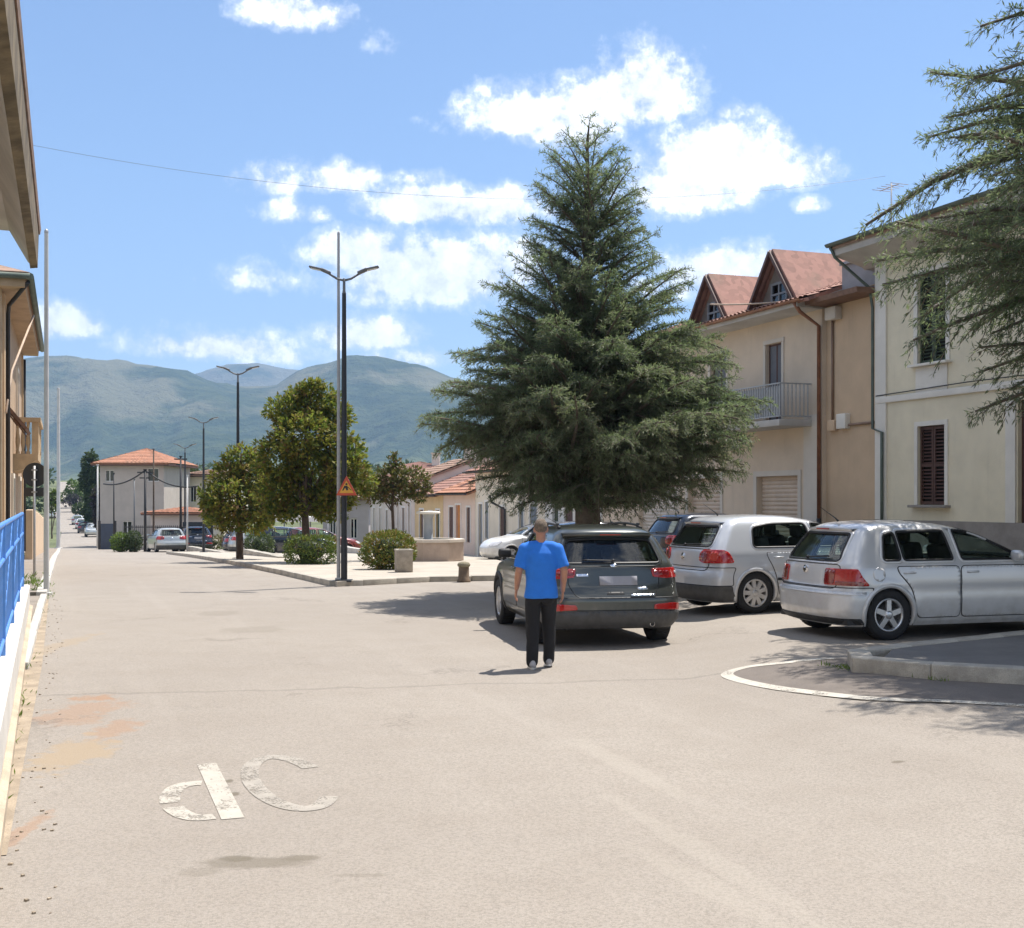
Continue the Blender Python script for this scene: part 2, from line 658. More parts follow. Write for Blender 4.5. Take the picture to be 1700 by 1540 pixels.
    crk = T.m('MULTIPLY', T.ramp(cr.outputs['Distance'], 0.011, 0.003), T.ramp(T.noise(co, 0.35, 2.0), 0.50, 0.62, 0, .38))
    c = T.mix(crk, c, (0.12, 0.105, 0.09))
    h = T.m('ADD', T.m('MULTIPLY', fine, 0.7), T.m('MULTIPLY', grit, 0.5))
    nor = T.bump(h, 0.5, 0.014)
    T.out(T.principled(c, 0.92, 0.0, nor, Specular_IOR_Level=0.25).outputs[0])
    return m


M_ASPH = asphalt_mat()
M_PAVE = pbr('pale_paving', (0.42, 0.375, 0.31), 0.9, 0.12, 1.2, 0.3, 30, fine=0.35)
M_KERB = pbr('kerb_stone_grey', (0.42, 0.385, 0.325), 0.9, 0.25, 3.0, 0.4, 35, fine=0.4)
M_KERBW = pbr('kerb_stone_pale', (0.50, 0.475, 0.43), 0.9, 0.15, 3.0, 0.3, 30, fine=0.25)
M_EARTH = pbr('field_grass', (0.10, 0.115, 0.045), 0.95, 0.35, 0.05)
M_DIRT = pbr('dusty_pavement', (0.26, 0.225, 0.19), 0.95, 0.2, 1.5, 0.3, 40, fine=0.4)
M_PATCH = pbr('brown_asphalt', (0.17, 0.145, 0.125), 0.92, 0.15, 2.0, 0.35, 60, fine=0.5)


def worn_paint(name, col, keep):
    m = bpy.data.materials.new(name)
    m.use_nodes = True
    T = NT(m.node_tree)
    co = T.coord()
    n = T.m('ADD', T.m('MULTIPLY', T.noise(co, 3.5, 5.0, 0.7), 0.55), T.m('MULTIPLY', T.noise(co, 60.0, 3.0, 0.7), 0.45))
    p = T.principled(T.mix(T.ramp(T.noise(co, 9.0, 4.0), .3, .7), tuple(x * .85 for x in col), col), 0.8)
    tr = T.node('ShaderNodeBsdfTransparent')
    mx = T.node('ShaderNodeMixShader')
    T.link(T.ramp(n, 0.56 - keep * 0.3, 0.66 - keep * 0.25), mx.inputs[0])
    T.link(tr.outputs[0], mx.inputs[2])
    T.link(p.outputs[0], mx.inputs[1])
    # where the noise is high the paint has gone
    T.out(mx.outputs[0])
    return m


M_WHITE = worn_paint('worn_road_paint', (0.45, 0.415, 0.355), 0.14)
M_LINE = worn_paint('road_line_paint', (0.50, 0.465, 0.40), 0.17)
M_FAINT = worn_paint('faded_road_paint', (0.35, 0.318, 0.272), 0.20)

xs_far = [-6000, -4000, -2500, -1500, -900, -500, -300, -200, -140, -100, -70, -50, -35, -20, -10, 0, 10, 20, 35, 50, 80, 140, 300, 700, 1500, 3000, 6000]
ys_far = [-200, -100, -60, -30, -10, 0, 10, 18, 26, 35, 45, 58, 71, 85, 100, 118, 136, 148, 160, 180, 200, 230, 260, 300, 350, 400, 450, 520, 600, 700, 900, 1200, 1700, 2400, 3400, 4800, 6800]
terrain = sheet('ground', xs_far, ys_far, M_EARTH, -0.06)


def road_mask(x, y):
    p = NL.x * x + NL.y * y
    s = D2.x * x + D2.y * y
    if y < 60 and x > -40 and p < 0.6:
        return True
    if y < 12:
        return True
    return -7.5 < p < 0.6


def lin(a, b, st):
    n = max(2, int(round((b - a) / st)) + 1)
    return list(np.linspace(a, b, n))


# the carriageway and the parking place: one asphalt sheet whose rows follow the road
def road_sheet():
    ps = lin(-60, -12, 2.0) + lin(-11, 2.6, 0.4)[0:] + lin(3.5, 40, 3)
    ss = lin(-40, 0, 2.5) + lin(1.0, 60, 1.0) + lin(63, 200, 3.5) + lin(208, 460, 9)
    vs, fs = [], []
    idx = {}
    def vid(i, j):
        if (i, j) not in idx:
            x, y = onroad(ps[i], ss[j])
            idx[(i, j)] = len(vs)
            vs.append((x, y, gz(x, y)))
        return idx[(i, j)]
    for j in range(len(ss) - 1):
        for i in range(len(ps) - 1):
            pm, sm_ = (ps[i] + ps[i+1]) / 2, (ss[j] + ss[j+1]) / 2
            x, y = onroad(pm, sm_)
            sh_ = 1.6 * smooth((sm_ - 120) / 150)
            ok = ((-7.2 if sm_ < 95 else -4.1 + sh_) < pm < 0.45 + sh_) or (pm < 0.45 and sm_ < 62) or (sm_ < 5.5) or (78 < sm_ < 86)
            if not ok:
                continue
            fs.append((vid(i, j), vid(i, j+1), vid(i+1, j+1), vid(i+1, j)))
    me = bpy.data.meshes.new('road')
    me.from_pydata(vs, [], fs)
    bm = bmesh.new(); bm.from_mesh(me)
    bmesh.ops.recalc_face_normals(bm, faces=bm.faces)
    if sum(f.normal.z for f in bm.faces) < 0:
        bmesh.ops.reverse_faces(bm, faces=bm.faces)
    bm.to_mesh(me); bm.free()
    me.polygons.foreach_set('use_smooth', [True] * len(me.polygons))
    return tag(link_mesh('road', me, M_ASPH), kind='structure')


road = road_sheet()


def ribbon(name, pts, width, mat, dz, parent=None):
    """painted line on the ground along points"""
    P = [Vector((p[0], p[1])) for p in pts]
    fine = []
    for a, b in zip(P, P[1:]):
        n = max(1, int((b - a).length / 0.3))
        fine += [a.lerp(b, k / n) for k in range(n)]
    fine.append(P[-1])
    vs, fs = [], []
    for i, p in enumerate(fine):
        t = (fine[min(i + 1, len(fine) - 1)] - fine[max(i - 1, 0)]).normalized()
        n = Vector((-t.y, t.x))
        for sgn in (-.5, .5):
            q = p + n * width * sgn
            vs.append((q.x, q.y, gz(q.x, q.y) + dz))
    for i in range(len(fine) - 1):
        fs.append((2*i, 2*i + 1, 2*i + 3, 2*i + 2))
    me = bpy.data.meshes.new(name)
    me.from_pydata(vs, [], fs)
    return link_mesh(name, me, mat, parent)


def spline(pts, n=8):
    P = [Vector(p) for p in pts]
    out = []
    for i in range(len(P) - 1):
        a, b, c, d = P[max(i-1, 0)], P[i], P[i+1], P[min(i+2, len(P)-1)]
        for k in range(n):
            t = k / n
            out.append(0.5 * ((2*b) + (c-a)*t + (2*a-5*b+4*c-d)*t*t + (-a+3*b-3*c+d)*t**3))
    out.append(P[-1])
    return out


# white line round the nose of the traffic island, and the browner asphalt inside it
nose = [ground(*q) for q in [(1385, 1093), (1310, 1100), (1240, 1108), (1207, 1120), (1240, 1133), (1330, 1148), (1480, 1162), (1700, 1172)]]
nose.append(nose[-1] + (nose[-1] - nose[-2]).normalized() * 5)
nose2 = spline([(p.x, p.y, 0) for p in nose], 8)
patch_poly = [(p.x, p.y) for p in nose2] + [(9.5, 9.0), (9, 12.0), (5, 12.2)]
drape('brown_patch', patch_poly, M_PATCH, 0.004, road, 0.5)
ribbon('edge_line', nose2, 0.13, M_LINE, 0.008, road)


# worn STOP lettering read from the other side: the P and the O are left
def letter(name, strokes, mat, px_to):
    mb = MB()
    for pts, w in strokes:
        P = [Vector((a, b)) for a, b in pts]
        vs = []
        for i, p in enumerate(P):
            t = (P[min(i + 1, len(P) - 1)] - P[max(i - 1, 0)]).normalized()
            n = Vector((-t.y, t.x))
            for sg in (-.5, .5):
                q = p + n * w * sg
                vs.append(px_to(q.x, q.y))
        mb.add(vs, [(2*i, 2*i+1, 2*i+3, 2*i+2) for i in range(len(P) - 1)])
    return mb.build(name, mat, road, fix=False)


def frame_at(origin, ax, ay):
    def f(u, v):
        x = origin.x + ax.x * u + ay.x * v
        y = origin.y + ax.y * u + ay.y * v
        return (x, y, gz(x, y) + 0.004)
    return f


o_ = ground(386, 1358)
e_ = ground(343, 1268)
ay_ = Vector((e_.x - o_.x, e_.y - o_.y, 0))
hgt = ay_.length
ay_.normalize()
ax_ = Vector((ay_.y, -ay_.x, 0))
fr = frame_at(o_, ax_, ay_)
arc = lambda cx, cy, rx, ry, a0, a1, n=26: [(cx + rx*math.cos(R(a0 + (a1-a0)*k/n)), cy + ry*math.sin(R(a0 + (a1-a0)*k/n))) for k in range(n + 1)]
bw = 0.135
letter('painted_letter', [([(0, -.02), (0, hgt)], bw)], M_WHITE, fr)
l2 = letter('painted_letter', [([(-.09, hgt*.62), (-.14, hgt*.625)] + arc(-.165, hgt*.33, .16, hgt*.29, 90, 183, 14), bw*.95)], M_WHITE, fr)
l3 = letter('painted_letter', [(arc(-.165, hgt*.33, .16, hgt*.29, 198, 270, 12) + [(-.10, hgt*.045)], bw*.95)], M_WHITE, fr)
oc = ground(478, 1296)
fo = frame_at(oc, ax_, ay_)
letter('painted_letter', [(arc(0, 0, .235, hgt*.50, 25, 318, 50), .125)], M_FAINT, fo)

def inset(P, d):
    """polygon drawn in by d"""
    n = len(P)
    A = sum(P[i][0]*P[(i+1) % n][1] - P[(i+1) % n][0]*P[i][1] for i in range(n))
    sg = 1 if A > 0 else -1
    out = []
    for i in range(n):
        a, b, c = Vector(P[i-1][:2]), Vector(P[i][:2]), Vector(P[(i+1) % n][:2])
        u, v = (b - a).normalized(), (c - b).normalized()
        nu, nv = Vector((-u.y, u.x)) * sg, Vector((-v.y, v.x)) * sg
        m = nu + nv
        k = d / max(.35, m.length_squared / 2)
        out.append((b.x + m.x * k, b.y + m.y * k))
    return out


def kerb_run(pts, parent, mat, height, width, length=1.0, gap=0.012, inside=1, jitter=0.006, max_n=300):
    """a row of kerb stones, each its own piece; pts run along the outer face"""
    P = [Vector((p[0], p[1], 0)) for p in pts]
    segs = [(a, b, (b - a).length) for a, b in zip(P, P[1:])]
    tot = sum(s[2] for s in segs)
    def pos(d):
        for a, b, L in segs:
            if d <= L or (a, b, L) == segs[-1]:
                return a + (b - a) * (d / L)
            d -= L
    k = 0
    base = None
    d = 0.0
    while d < tot - 0.2 and k < max_n:
        L = min(length * random.uniform(.94, 1.06), tot - d)
        a, b = pos(d + gap / 2), pos(d + L - gap / 2)
        t = (b - a)
        ln = t.length
        t.normalize()
        n = Vector((-t.y, t.x, 0)) * inside
        c = (a + b) / 2 + n * (width / 2 + random.uniform(-jitter, jitter))
        z = gz(c.x, c.y)
        if base is None:
            base = MB().box((0, 0, 0), (1, width, height + 0.1), bev=0.018).mesh('kerb_stone')
            base.materials.append(mat)
        o = bpy.data.objects.new('kerb_stone', base)
        scene.collection.objects.link(o)
        o.parent = parent
        za, zb = gz(a.x, a.y), gz(b.x, b.y)
        o.location = (c.x, c.y, (za + zb) / 2 + height / 2 - 0.05 + random.uniform(-jitter, jitter) * .6)
        o.rotation_euler = (0, -math.atan2(zb - za, ln), math.atan2(t.y, t.x))
        o.scale = (ln, 1, 1)
        d += L
        k += 1


# traffic island on the right
I0 = ground(1379, 1106)
I1 = ground(1420, 1117)
I2 = ground(1570, 1131)
I3 = ground(1700, 1137)
I4 = I3 + (I3 - I2).normalized() * 7
B1 = ground(1450, 1068, .17)
B2 = ground(1700, 1043, .17)
B3 = B2 + (B2 - B1).normalized() * 8
isl_line = [I4, I3, I2, I1, I0, ground(1384, 1090, .1), B1, B2, B3]
isl_poly = [(p.x, p.y) for p in isl_line]
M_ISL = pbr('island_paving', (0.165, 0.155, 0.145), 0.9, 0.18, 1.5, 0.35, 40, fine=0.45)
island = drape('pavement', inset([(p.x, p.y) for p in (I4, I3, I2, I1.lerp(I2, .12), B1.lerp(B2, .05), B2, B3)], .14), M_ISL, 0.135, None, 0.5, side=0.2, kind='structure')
kerb_run(isl_poly, island, M_KERB, 0.15, 0.22, 0.8, gap=0.008, inside=-1)

# the little square
C0 = ground(554, 975)
C1 = ground(341, 929)
CR = ground(709, 966)
c0, c1, cr_ = Vector((C0.x, C0.y)), Vector((C1.x, C1.y)), Vector((CR.x, CR.y))
dl = (c1 - c0).normalized()
dr = (cr_ - c0).normalized()
far_l = c0 + D2 * 46
far_l = c1 + D2 * 20
right_end = Vector((3.4, c0.y + (3.4 - c0.x) * 0.10))
mid_r = Vector((0.2, cr_.y + 0.75))
right_far = Vector((-2.4, 58))
sq_poly = [c0, Vector((cr_.x, cr_.y)), mid_r, Vector((.9, mid_r.y + 3)), right_far, Vector((far_l.x + 5, far_l.y + 4)), far_l, c1]
plaza = drape('plaza', inset([(p.x, p.y) for p in sq_poly], .12), M_PAVE, 0.12, None, 0.8, side=0.2, kind='structure')
kerb_run([far_l, c1, c0 + dl * .5, c0 + dl * .12 + dr * .12, c0 + dr * .5, cr_, mid_r, Vector((.9, mid_r.y + 3))], plaza, M_KERB, 0.135, 0.18, 1.0, inside=1)

# pavement along the houses on the left
pl = []
for s in (25.5, 27, 30, 40, 52, 64, 76, 90):
    pl.append(onroad(0.36, s))
back = [onroad(1.75, s) for s in (90, 70, 50, 40, 30, 25.5)]
lp = drape('pavement', inset(pl + back, .12), M_DIRT, 0.11, None, 1.0, side=0.15, kind='structure')
kerb_run(pl, lp, M_KERBW, 0.125, 0.2, 1.5, inside=1)
lp2 = drape('pavement', [onroad(0.50, 20), onroad(0.38, 25.4), onroad(1.75, 25.4), onroad(1.75, 20.5)], M_DIRT, 0.05, None, 1.0, side=0.1, kind='structure')
kerb_run([onroad(0.40, 14.5), onroad(0.36, 25.4)], lp2, M_KERBW, 0.09, 0.12, 1.2, inside=1)

# dusty verge at the foot of the low wall
drape('verge', [onroad(0.30, 7), onroad(0.26, 15), onroad(0.32, 25), onroad(0.6, 25), onroad(0.55, 15), onroad(0.5, 7)], pbr('verge_sand', (0.34, 0.275, 0.20), 0.95, 0.25, 3.0, 0.4, 50, fine=.4), 0.005, road, 1.0)


# mountains: wooded ridge and a paler one behind it
def hills(name, prof, dist, start, mat, seed, rough=0.055, cols=260, px0=-1300, px1=3000):
    pxs = np.linspace(px0, px1, cols)
    ys = np.interp(pxs, [p[0] for p in prof], [p[1] for p in prof])
    ts = [0, .08, .16, .24, .32, .40, .48, .56, .64, .72, .79, .86, .92, .97, 1.0, 1.06, 1.15, 1.3]
    vs, fs = [], []
    for i, px in enumerate(pxs):
        dx = (px - CX) / FPX
        H = (HY - ys[i]) / FPX * dist + CAMH
        for t in ts:
            d = start + (dist - start) * t
            e = smooth(t) ** 0.9 if t <= 1 else 1 - (t - 1) * 1.6
            n = mnoise.fractal(Vector((dx * 7 + seed, d / 700.0, seed)), 0.9, 2.0, 6)
            env = math.sin(math.pi * min(1, max(0, t))) if t < 1 else 0.05
            h = H * (e + rough * 4.2 * n * env + rough * .25 * mnoise.noise(Vector((dx * 60, t * 9, seed))))
            vs.append((dx * d, d, max(4.0, h) if t > 0 else 4.0))
    n = len(ts)
    for i in range(cols - 1):
        for j in range(n - 1):
            fs.append((i*n + j, (i+1)*n + j, (i+1)*n + j + 1, i*n + j + 1))
    me = bpy.data.meshes.new(name)
    me.from_pydata(vs, [], fs)
    me.polygons.foreach_set('use_smooth', [True] * len(fs))
    return tag(link_mesh(name, me, mat), kind='structure')


def forest_mat():
    m = bpy.data.materials.new('wooded_slope')
    m.use_nodes = True
    T = NT(m.node_tree)
    co = T.coord()
    a = T.noise(co, 0.0035, 6.0, 0.62)
    b = T.noise(co, 0.02, 5.0, 0.65)
    z = T.sep(co)[2]
    c = T.mix(T.ramp(b, .35, .65), (0.022, 0.042, 0.016), (0.055, 0.075, 0.03))
    c = T.mix(T.ramp(T.m('ADD', a, T.m('MULTIPLY', z, 0.00025)), .52, .66, 0, .8), c, (0.15, 0.145, 0.085))
    vg = T.node('ShaderNodeTexVoronoi', feature='F1')
    T.link(co, vg.inputs['Vector'])
    vg.inputs['Scale'].default_value = 0.012
    c = T.mix(T.m('MULTIPLY', T.ramp(z, 110, 20), T.ramp(T.sep(vg.outputs['Color'])[0], .55, .9, 0, .8)), c, (0.20, 0.22, 0.09))
    T.out(T.principled(c, 0.95, 0, T.bump(b, 0.9, 30.0), Specular_IOR_Level=0.1).outputs[0])
    return m


M_HILL = forest_mat()
ridge = [(-1300, 560), (-600, 610), (-200, 585), (0, 597), (60, 598), (140, 606), (200, 612), (270, 622), (300, 626), (340, 634), (390, 643), (430, 645), (460, 641), (490, 622), (520, 613), (560, 606), (600, 603), (650, 608), (700, 616), (760, 632), (830, 648), (1000, 640), (1300, 600), (1800, 560), (3000, 540)]
hills('hills', ridge, 3300, 1700, M_HILL, 3.1)
back_r = [(-1300, 640), (0, 690), (200, 655), (300, 628), (350, 616), (395, 608), (430, 606), (455, 612), (500, 617), (560, 630), (700, 660), (1200, 650), (3000, 620)]
hills('hills', back_r, 5200, 3700, M_HILL, 9.7, rough=0.04)
# ------------------------------------------------------------------ houses
M_YELLOW = pbr('yellow_plaster', (0.78, 0.70, 0.52), 0.92, 0.07, 1.2, 0.25, 25, streak=0.20, fine=.08)
M_CREAMW = pbr('cream_trim', (0.76, 0.72, 0.64), 0.9, 0.06, 1.5, 0.2, 25, streak=0.10)
M_BEIGE = pbr('beige_plaster', (0.66, 0.54, 0.41), 0.92, 0.07, 1.0, 0.25, 25, streak=0.26, fine=.08)
M_BEIGE2 = pbr('beige_band', (0.62, 0.56, 0.48), 0.92, 0.06, 1.0, 0.2, 25, streak=0.1)
M_BROWNW = pbr('tan_plaster', (0.60, 0.44, 0.29), 0.92, 0.08, 1.0, 0.25, 25, streak=0.18, fine=.08)
M_STONE = pbr('base_stone', (0.30, 0.27, 0.24), 0.9, 0.15, 2.5, 0.3, 25)
M_SOFFIT = pbr('grey_concrete', (0.50, 0.475, 0.44), 0.92, 0.12, 1.5, 0.2, 20, streak=.15)
M_SHUT = pbr('dark_brown_wood', (0.085, 0.038, 0.027), 0.6, 0.25, 6)
M_SHUTG = pbr('dark_green_wood', (0.035, 0.052, 0.028), 0.6, 0.25, 6)
M_ROLL = pbr('tan_roller_door', (0.60, 0.48, 0.37), 0.6, 0.08, 3)
M_ROLLP = pbr('pale_roller_door', (0.62, 0.55, 0.47), 0.6, 0.08, 3)
M_COPPER = pbr('copper_pipe', (0.26, 0.115, 0.06), 0.5, 0.2, 5, metal=.2)
M_IRON = pbr('dark_iron', (0.022, 0.021, 0.022), 0.55, 0.2, 8)
M_GUT = pbr('green_grey_gutter', (0.10, 0.125, 0.10), 0.5, 0.2, 3, metal=.2)
M_RAILG = pbr('grey_painted_steel', (0.36, 0.37, 0.38), 0.5, 0.1, 8)
M_PANE = glass('window_pane', (0.10, 0.12, 0.14), 0.9)
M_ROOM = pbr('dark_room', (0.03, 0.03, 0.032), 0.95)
M_TILE = roof_tile('terracotta_tiles', (0.30, 0.155, 0.118))
M_TILEO = roof_tile('orange_tiles', (0.40, 0.185, 0.11))
M_TILEG = roof_tile('weathered_tiles', (0.30, 0.19, 0.135))
M_PINK = pbr('pink_plaster', (0.72, 0.57, 0.47), 0.92, 0.06, 1.0, 0.2, 20, streak=.1)
M_ROSE = pbr('rose_plaster', (0.66, 0.57, 0.50), 0.92, 0.06, 1.0, 0.2, 20, streak=.1)
M_CREAM = pbr('cream_plaster', (0.74, 0.66, 0.53), 0.92, 0.06, 1.0, 0.2, 20, streak=.12)
M_WHITEP = pbr('white_plaster', (0.76, 0.73, 0.68), 0.92, 0.06, 1.0, 0.2, 20, streak=.12)
M_OCHRE = pbr('ochre_plaster', (0.66, 0.49, 0.27), 0.92, 0.08, 1.0, 0.2, 20, streak=.12)
M_ORANGE = pbr('orange_door', (0.55, 0.22, 0.06), 0.6, 0.12, 3)
M_BRICKW = pbr('brown_plaster', (0.41, 0.29, 0.185), 0.92, 0.14, 1.5, 0.3, 25, streak=.25)
M_BLUEG = pbr('blue_grey_door', (0.16, 0.19, 0.22), 0.6, 0.1, 3)


def facade(name, u0, u1, z0, z1, holes, mat, parent, thick=0.3, y=0.0, depth=0.18):
    """front wall in the local x-z plane (outside is -y) with real openings"""
    us = sorted({u0, u1, *[h[0] for h in holes], *[h[1] for h in holes]})
    zs = sorted({z0, z1, *[h[2] for h in holes], *[h[3] for h in holes]})
    mb = MB()
    for a, b in zip(us, us[1:]):
        for c, d in zip(zs, zs[1:]):
            m_, n_ = (a+b)/2, (c+d)/2
            if any(h[0] < m_ < h[1] and h[2] < n_ < h[3] for h in holes):
                continue
            mb.quad((a, y, c), (b, y, c), (b, y, d), (a, y, d))
    for (a, b, c, d) in holes:
        mb.quad((a, y, c), (a, y, d), (a, y+depth, d), (a, y+depth, c))
        mb.quad((b, y, c), (b, y+depth, c), (b, y+depth, d), (b, y, d))
        mb.quad((a, y, d), (b, y, d), (b, y+depth, d), (a, y+depth, d))
        mb.quad((a, y, c), (a, y+depth, c), (b, y+depth, c), (b, y, c))
    mb.quad((u0, y, z1), (u1, y, z1), (u1, y+thick, z1), (u0, y+thick, z1))
    return mb.build(name, mat, parent)


def louvre(root, name, a, b, c, d, y, mat, pitch=0.075, slat_parts=True):
    """a shutter leaf: frame with real slats"""
    f = MB()
    t = .035
    f.box(((a+b)/2, y, c + t), (b-a, t, .07)).box(((a+b)/2, y, d - t), (b-a, t, .07)).box(((a+b)/2, y, (c+d)/2), (b-a-.1, t*.98, .06))
    f.box((a + t*.8, y + .001, (c+d)/2), (.055, t, d-c)).box((b - t*.8, y + .001, (c+d)/2), (.055, t, d-c))
    fo = f.build(name, mat, root)
    M = Matrix.Rotation(0.7, 3, 'X')
    n = int((d - c - .16) / pitch)
    me = None
    for k in range(n):
        z = c + .1 + pitch * (k + .5)
        if abs(z - (c+d)/2) < .05:
            continue
        if me is None:
            me = MB().box((0, 0, 0), (b-a-.11, .05, .010), rot=M).mesh('slat')
            me.materials.append(mat)
        o = bpy.data.objects.new('slat', me)
        scene.collection.objects.link(o)
        o.parent = fo
        o.location = ((a+b)/2, y, z)
    return fo


def pane_window(root, a, b, c, d, y, frame_mat, cols=2):
    f = MB()
    t = .05
    f.box(((a+b)/2, y, c + t/2), (b-a, .06, t)).box(((a+b)/2, y, d - t/2), (b-a, .06, t))
    f.box((a + t/2, y, (c+d)/2), (t, .058, d-c-2*t)).box((b - t/2, y, (c+d)/2), (t, .058, d-c-2*t))
    for k in range(1, cols):
        f.box((a + (b-a)*k/cols, y, (c+d)/2), (.06, .055, d-c-2*t))
    fo = f.build('window', frame_mat, root)
    MB().quad((a+t*.8, y+.01, c+t*.8), (b-t*.8, y+.01, c+t*.8), (b-t*.8, y+.01, d-t*.8), (a+t*.8, y+.01, d-t*.8)).build('pane', M_PANE, fo)
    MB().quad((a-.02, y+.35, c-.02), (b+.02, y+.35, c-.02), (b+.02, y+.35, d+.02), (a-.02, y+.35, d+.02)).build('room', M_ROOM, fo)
    return fo


def surround(root, a, b, c, d, y, mat, w=.12, p=.025, sill=True, sill_mat=None):
    m = MB()
    m.box((a - w/2, y - p/2 + .002, (c+d)/2), (w, p, d-c)).box((b + w/2, y - p/2 + .002, (c+d)/2), (w, p, d-c)).box(((a+b)/2, y - p/2 + .002, d + w/2), (b-a+2*w, p, w))
    m.build('window_surround', mat, root)
    if sill:
        s = MB()
        s.box(((a+b)/2, y - .05, c - .03), (b-a+.34, .2, .055), bev=.008)
        s.build('sill', sill_mat or mat, root)


def roller(root, a, b, c, d, y, mat, pitch=.11):
    m = MB()
    n = int((d-c)/pitch)
    vs, fs = [], []
    for k in range(n + 1):
        z = c + (d-c)*k/n
        for dy in ((0, .022) if k < n else (0,)):
            vs += [(a, y + dy, z + (0.012 if dy else 0)), (b, y + dy, z + (0.012 if dy else 0))]
    # slats bowed outwards
    vs, fs = [], []
    for k in range(n):
        z0, z1 = c + (d-c)*k/n, c + (d-c)*(k+1)/n
        for t, dy in ((0.0, .02), (.12, 0.0), (.5, -.012), (.88, 0.0), (1.0, .02)):
            vs += [(a, y + dy, z0 + (z1-z0)*t), (b, y + dy, z0 + (z1-z0)*t)]
    for i in range(len(vs)//2 - 1):
        fs.append((2*i, 2*i+1, 2*i+3, 2*i+2))
    m.add(vs, fs)
    m.box(((a+b)/2, y - .01, c + .04), (b-a, .05, .08))
    o = m.build('garage_door', mat, root)
    o['kind'] = 'stuff'
    return o


def tile_roof(root, name, A, B, C, D, mat, rows=None, course=.34, wave=.2, amp=.035, thick=.09, seg=4):
    """pantile slope: A-B is the eave (left to right), D-C the ridge above; real ribs and stepped courses"""
    A, B, C, D = [Vector(q) for q in (A, B, C, D)]
    wid = (B - A).length
    hgt = ((D - A).length + (C - B).length) / 2
    nrm = (B - A).cross(D - A).normalized()
    nu = max(2, int(wid / wave)) * seg
    nu = min(nu, 360)
    nv = max(1, int(hgt / course))
    vs, fs = [], []
    for j in range(nv):
        for lift, t in ((amp * .9, j / nv), (0.0, (j + 1) / nv)):
            a, b = A.lerp(D, t), B.lerp(C, t)
            for i in range(nu + 1):
                u = i / nu
                w = abs(math.sin(math.pi * (u * wid / wave))) ** .8
                vs.append(a.lerp(b, u) + nrm * (w * amp + lift + random.uniform(0, .004)))
    n = nu + 1
    for r in range(2 * nv - 1):
        for i in range(nu):
            fs.append((r*n + i, r*n + i + 1, (r+1)*n + i + 1, (r+1)*n + i))
    m = MB()
    m.add(vs, fs)
    lo = [q - nrm * thick for q in (A, B, C, D)]
    m.add(lo + [A - nrm*.005, B - nrm*.005, C - nrm*.005, D - nrm*.005], [(3, 2, 1, 0), (0, 1, 5, 4), (1, 2, 6, 5), (2, 3, 7, 6), (3, 0, 4, 7)])
    o = m.build(name, mat, root, fix=False)
    return o


# frame along the right-hand row: local x runs towards the camera, local y into the houses
FR0 = Vector((8.9, 25.6))
FROT = math.atan2(-0.938, 0.347)


def row_root(name, t, label, group=None):
    """house whose far corner stands t metres along the row"""
    p = FR0 + D2 * t
    return empty(name, (p.x, p.y, gz(p.x, p.y) - 0.02), FROT, label, 'house', group)


def t_of(px):
    """distance along the row where a picture column meets it"""
    k = (px - CX) / FPX
    return (FR0.x - k * FR0.y) / (0.347 + 0.938 * k)


def z_of(px, py, base):
    t = t_of(px)
    y = FR0.y + .938 * t
    return CAMH + (HY - py) / FPX * y - base


def gutter(root, pts, r, mat, name='gutter'):
    m = MB()
    P = [Vector(p) for p in pts]
    ring = [(r*math.cos(math.pi + math.pi*k/8), r*math.sin(math.pi + math.pi*k/8)) for k in range(9)] + [(r*.85*math.cos(2*math.pi - math.pi*k/8), r*.85*math.sin(2*math.pi - math.pi*k/8)) for k in range(9)]
    t = (P[1] - P[0]).normalized()
    w = Vector((t.y, -t.x, 0)).normalized()
    vs = [p + w*a + Vector((0, 0, b)) for p in P for a, b in ring]
    n = len(ring)
    m.add(vs, [(i*n+k, i*n+(k+1) % n, (i+1)*n+(k+1) % n, (i+1)*n+k) for i in range(len(P)-1) for k in range(n)] + [tuple(range(n)), tuple(range((len(P)-1)*n, len(P)*n))], False)
    return m.build(name, mat, root)


# --- yellow house
tY = t_of(1455)
ry_ = row_root('yellow_house', tY, 'yellow plastered two storey house with brown shutters behind the parked silver hatchbacks')
bY = ry_.location.z
U = lambda px: tY - t_of(px)
Z = lambda px, py: z_of(px, py, bY)
wa, wb, wc, wd = U(1524), U(1569), Z(1545, 838), Z(1545, 706)
wa2, wb2, wc2, wd2 = U(1524), U(1571), Z(1545, 602), Z(1545, 452)
dA, dB = U(1690), U(1690) + 1.15
eY = 7.35
W2a = dB + 1.5
holes = [(wa, wb, wc, wd), (wa2, wb2, wc2, wd2), (dA, dB, .35, wd + .35), (W2a, W2a + .85, wc, wd), (W2a, W2a + .85, wc2, wd2)]
facade('wall', 0, 13.0, 0.0, eY, holes, M_YELLOW, ry_)
sd = MB()
sd.quad((0, 0, 0), (0, 9, 0), (0, 9, eY), (0, 0, eY)).quad((13, 0, 0), (13, 9, 0), (13, 9, eY), (13, 0, eY)).quad((0, 9, 0), (13, 9, 0), (13, 9, eY), (0, 9, eY))
sd.build('wall', M_YELLOW, ry_)
MB().box((.19, -.018, eY/2 + .3), (.38, .05, eY - .62)).build('corner_pilaster', M_CREAMW, ry_)
MB().box((dA - .16, -.018, (Z(1690, 690) + .3)/2 + .3), (.26, .05, Z(1690, 690) - .3)).build('corner_pilaster', M_CREAMW, ry_)
sc = MB().box((6.5, -.02, Z(1500, 660)), (12.98, .07, .14), bev=.01)
sc.build('string_course', M_CREAMW, ry_)
bs = MB().box((6.5, -.03, Z(1500, 863) / 2), (12.97, .085, Z(1500, 863)))
bs.build('plinth', M_STONE, ry_)
surround(ry_, wa, wb, wc, wd, 0, M_CREAMW, .10, sill_mat=M_STONE)
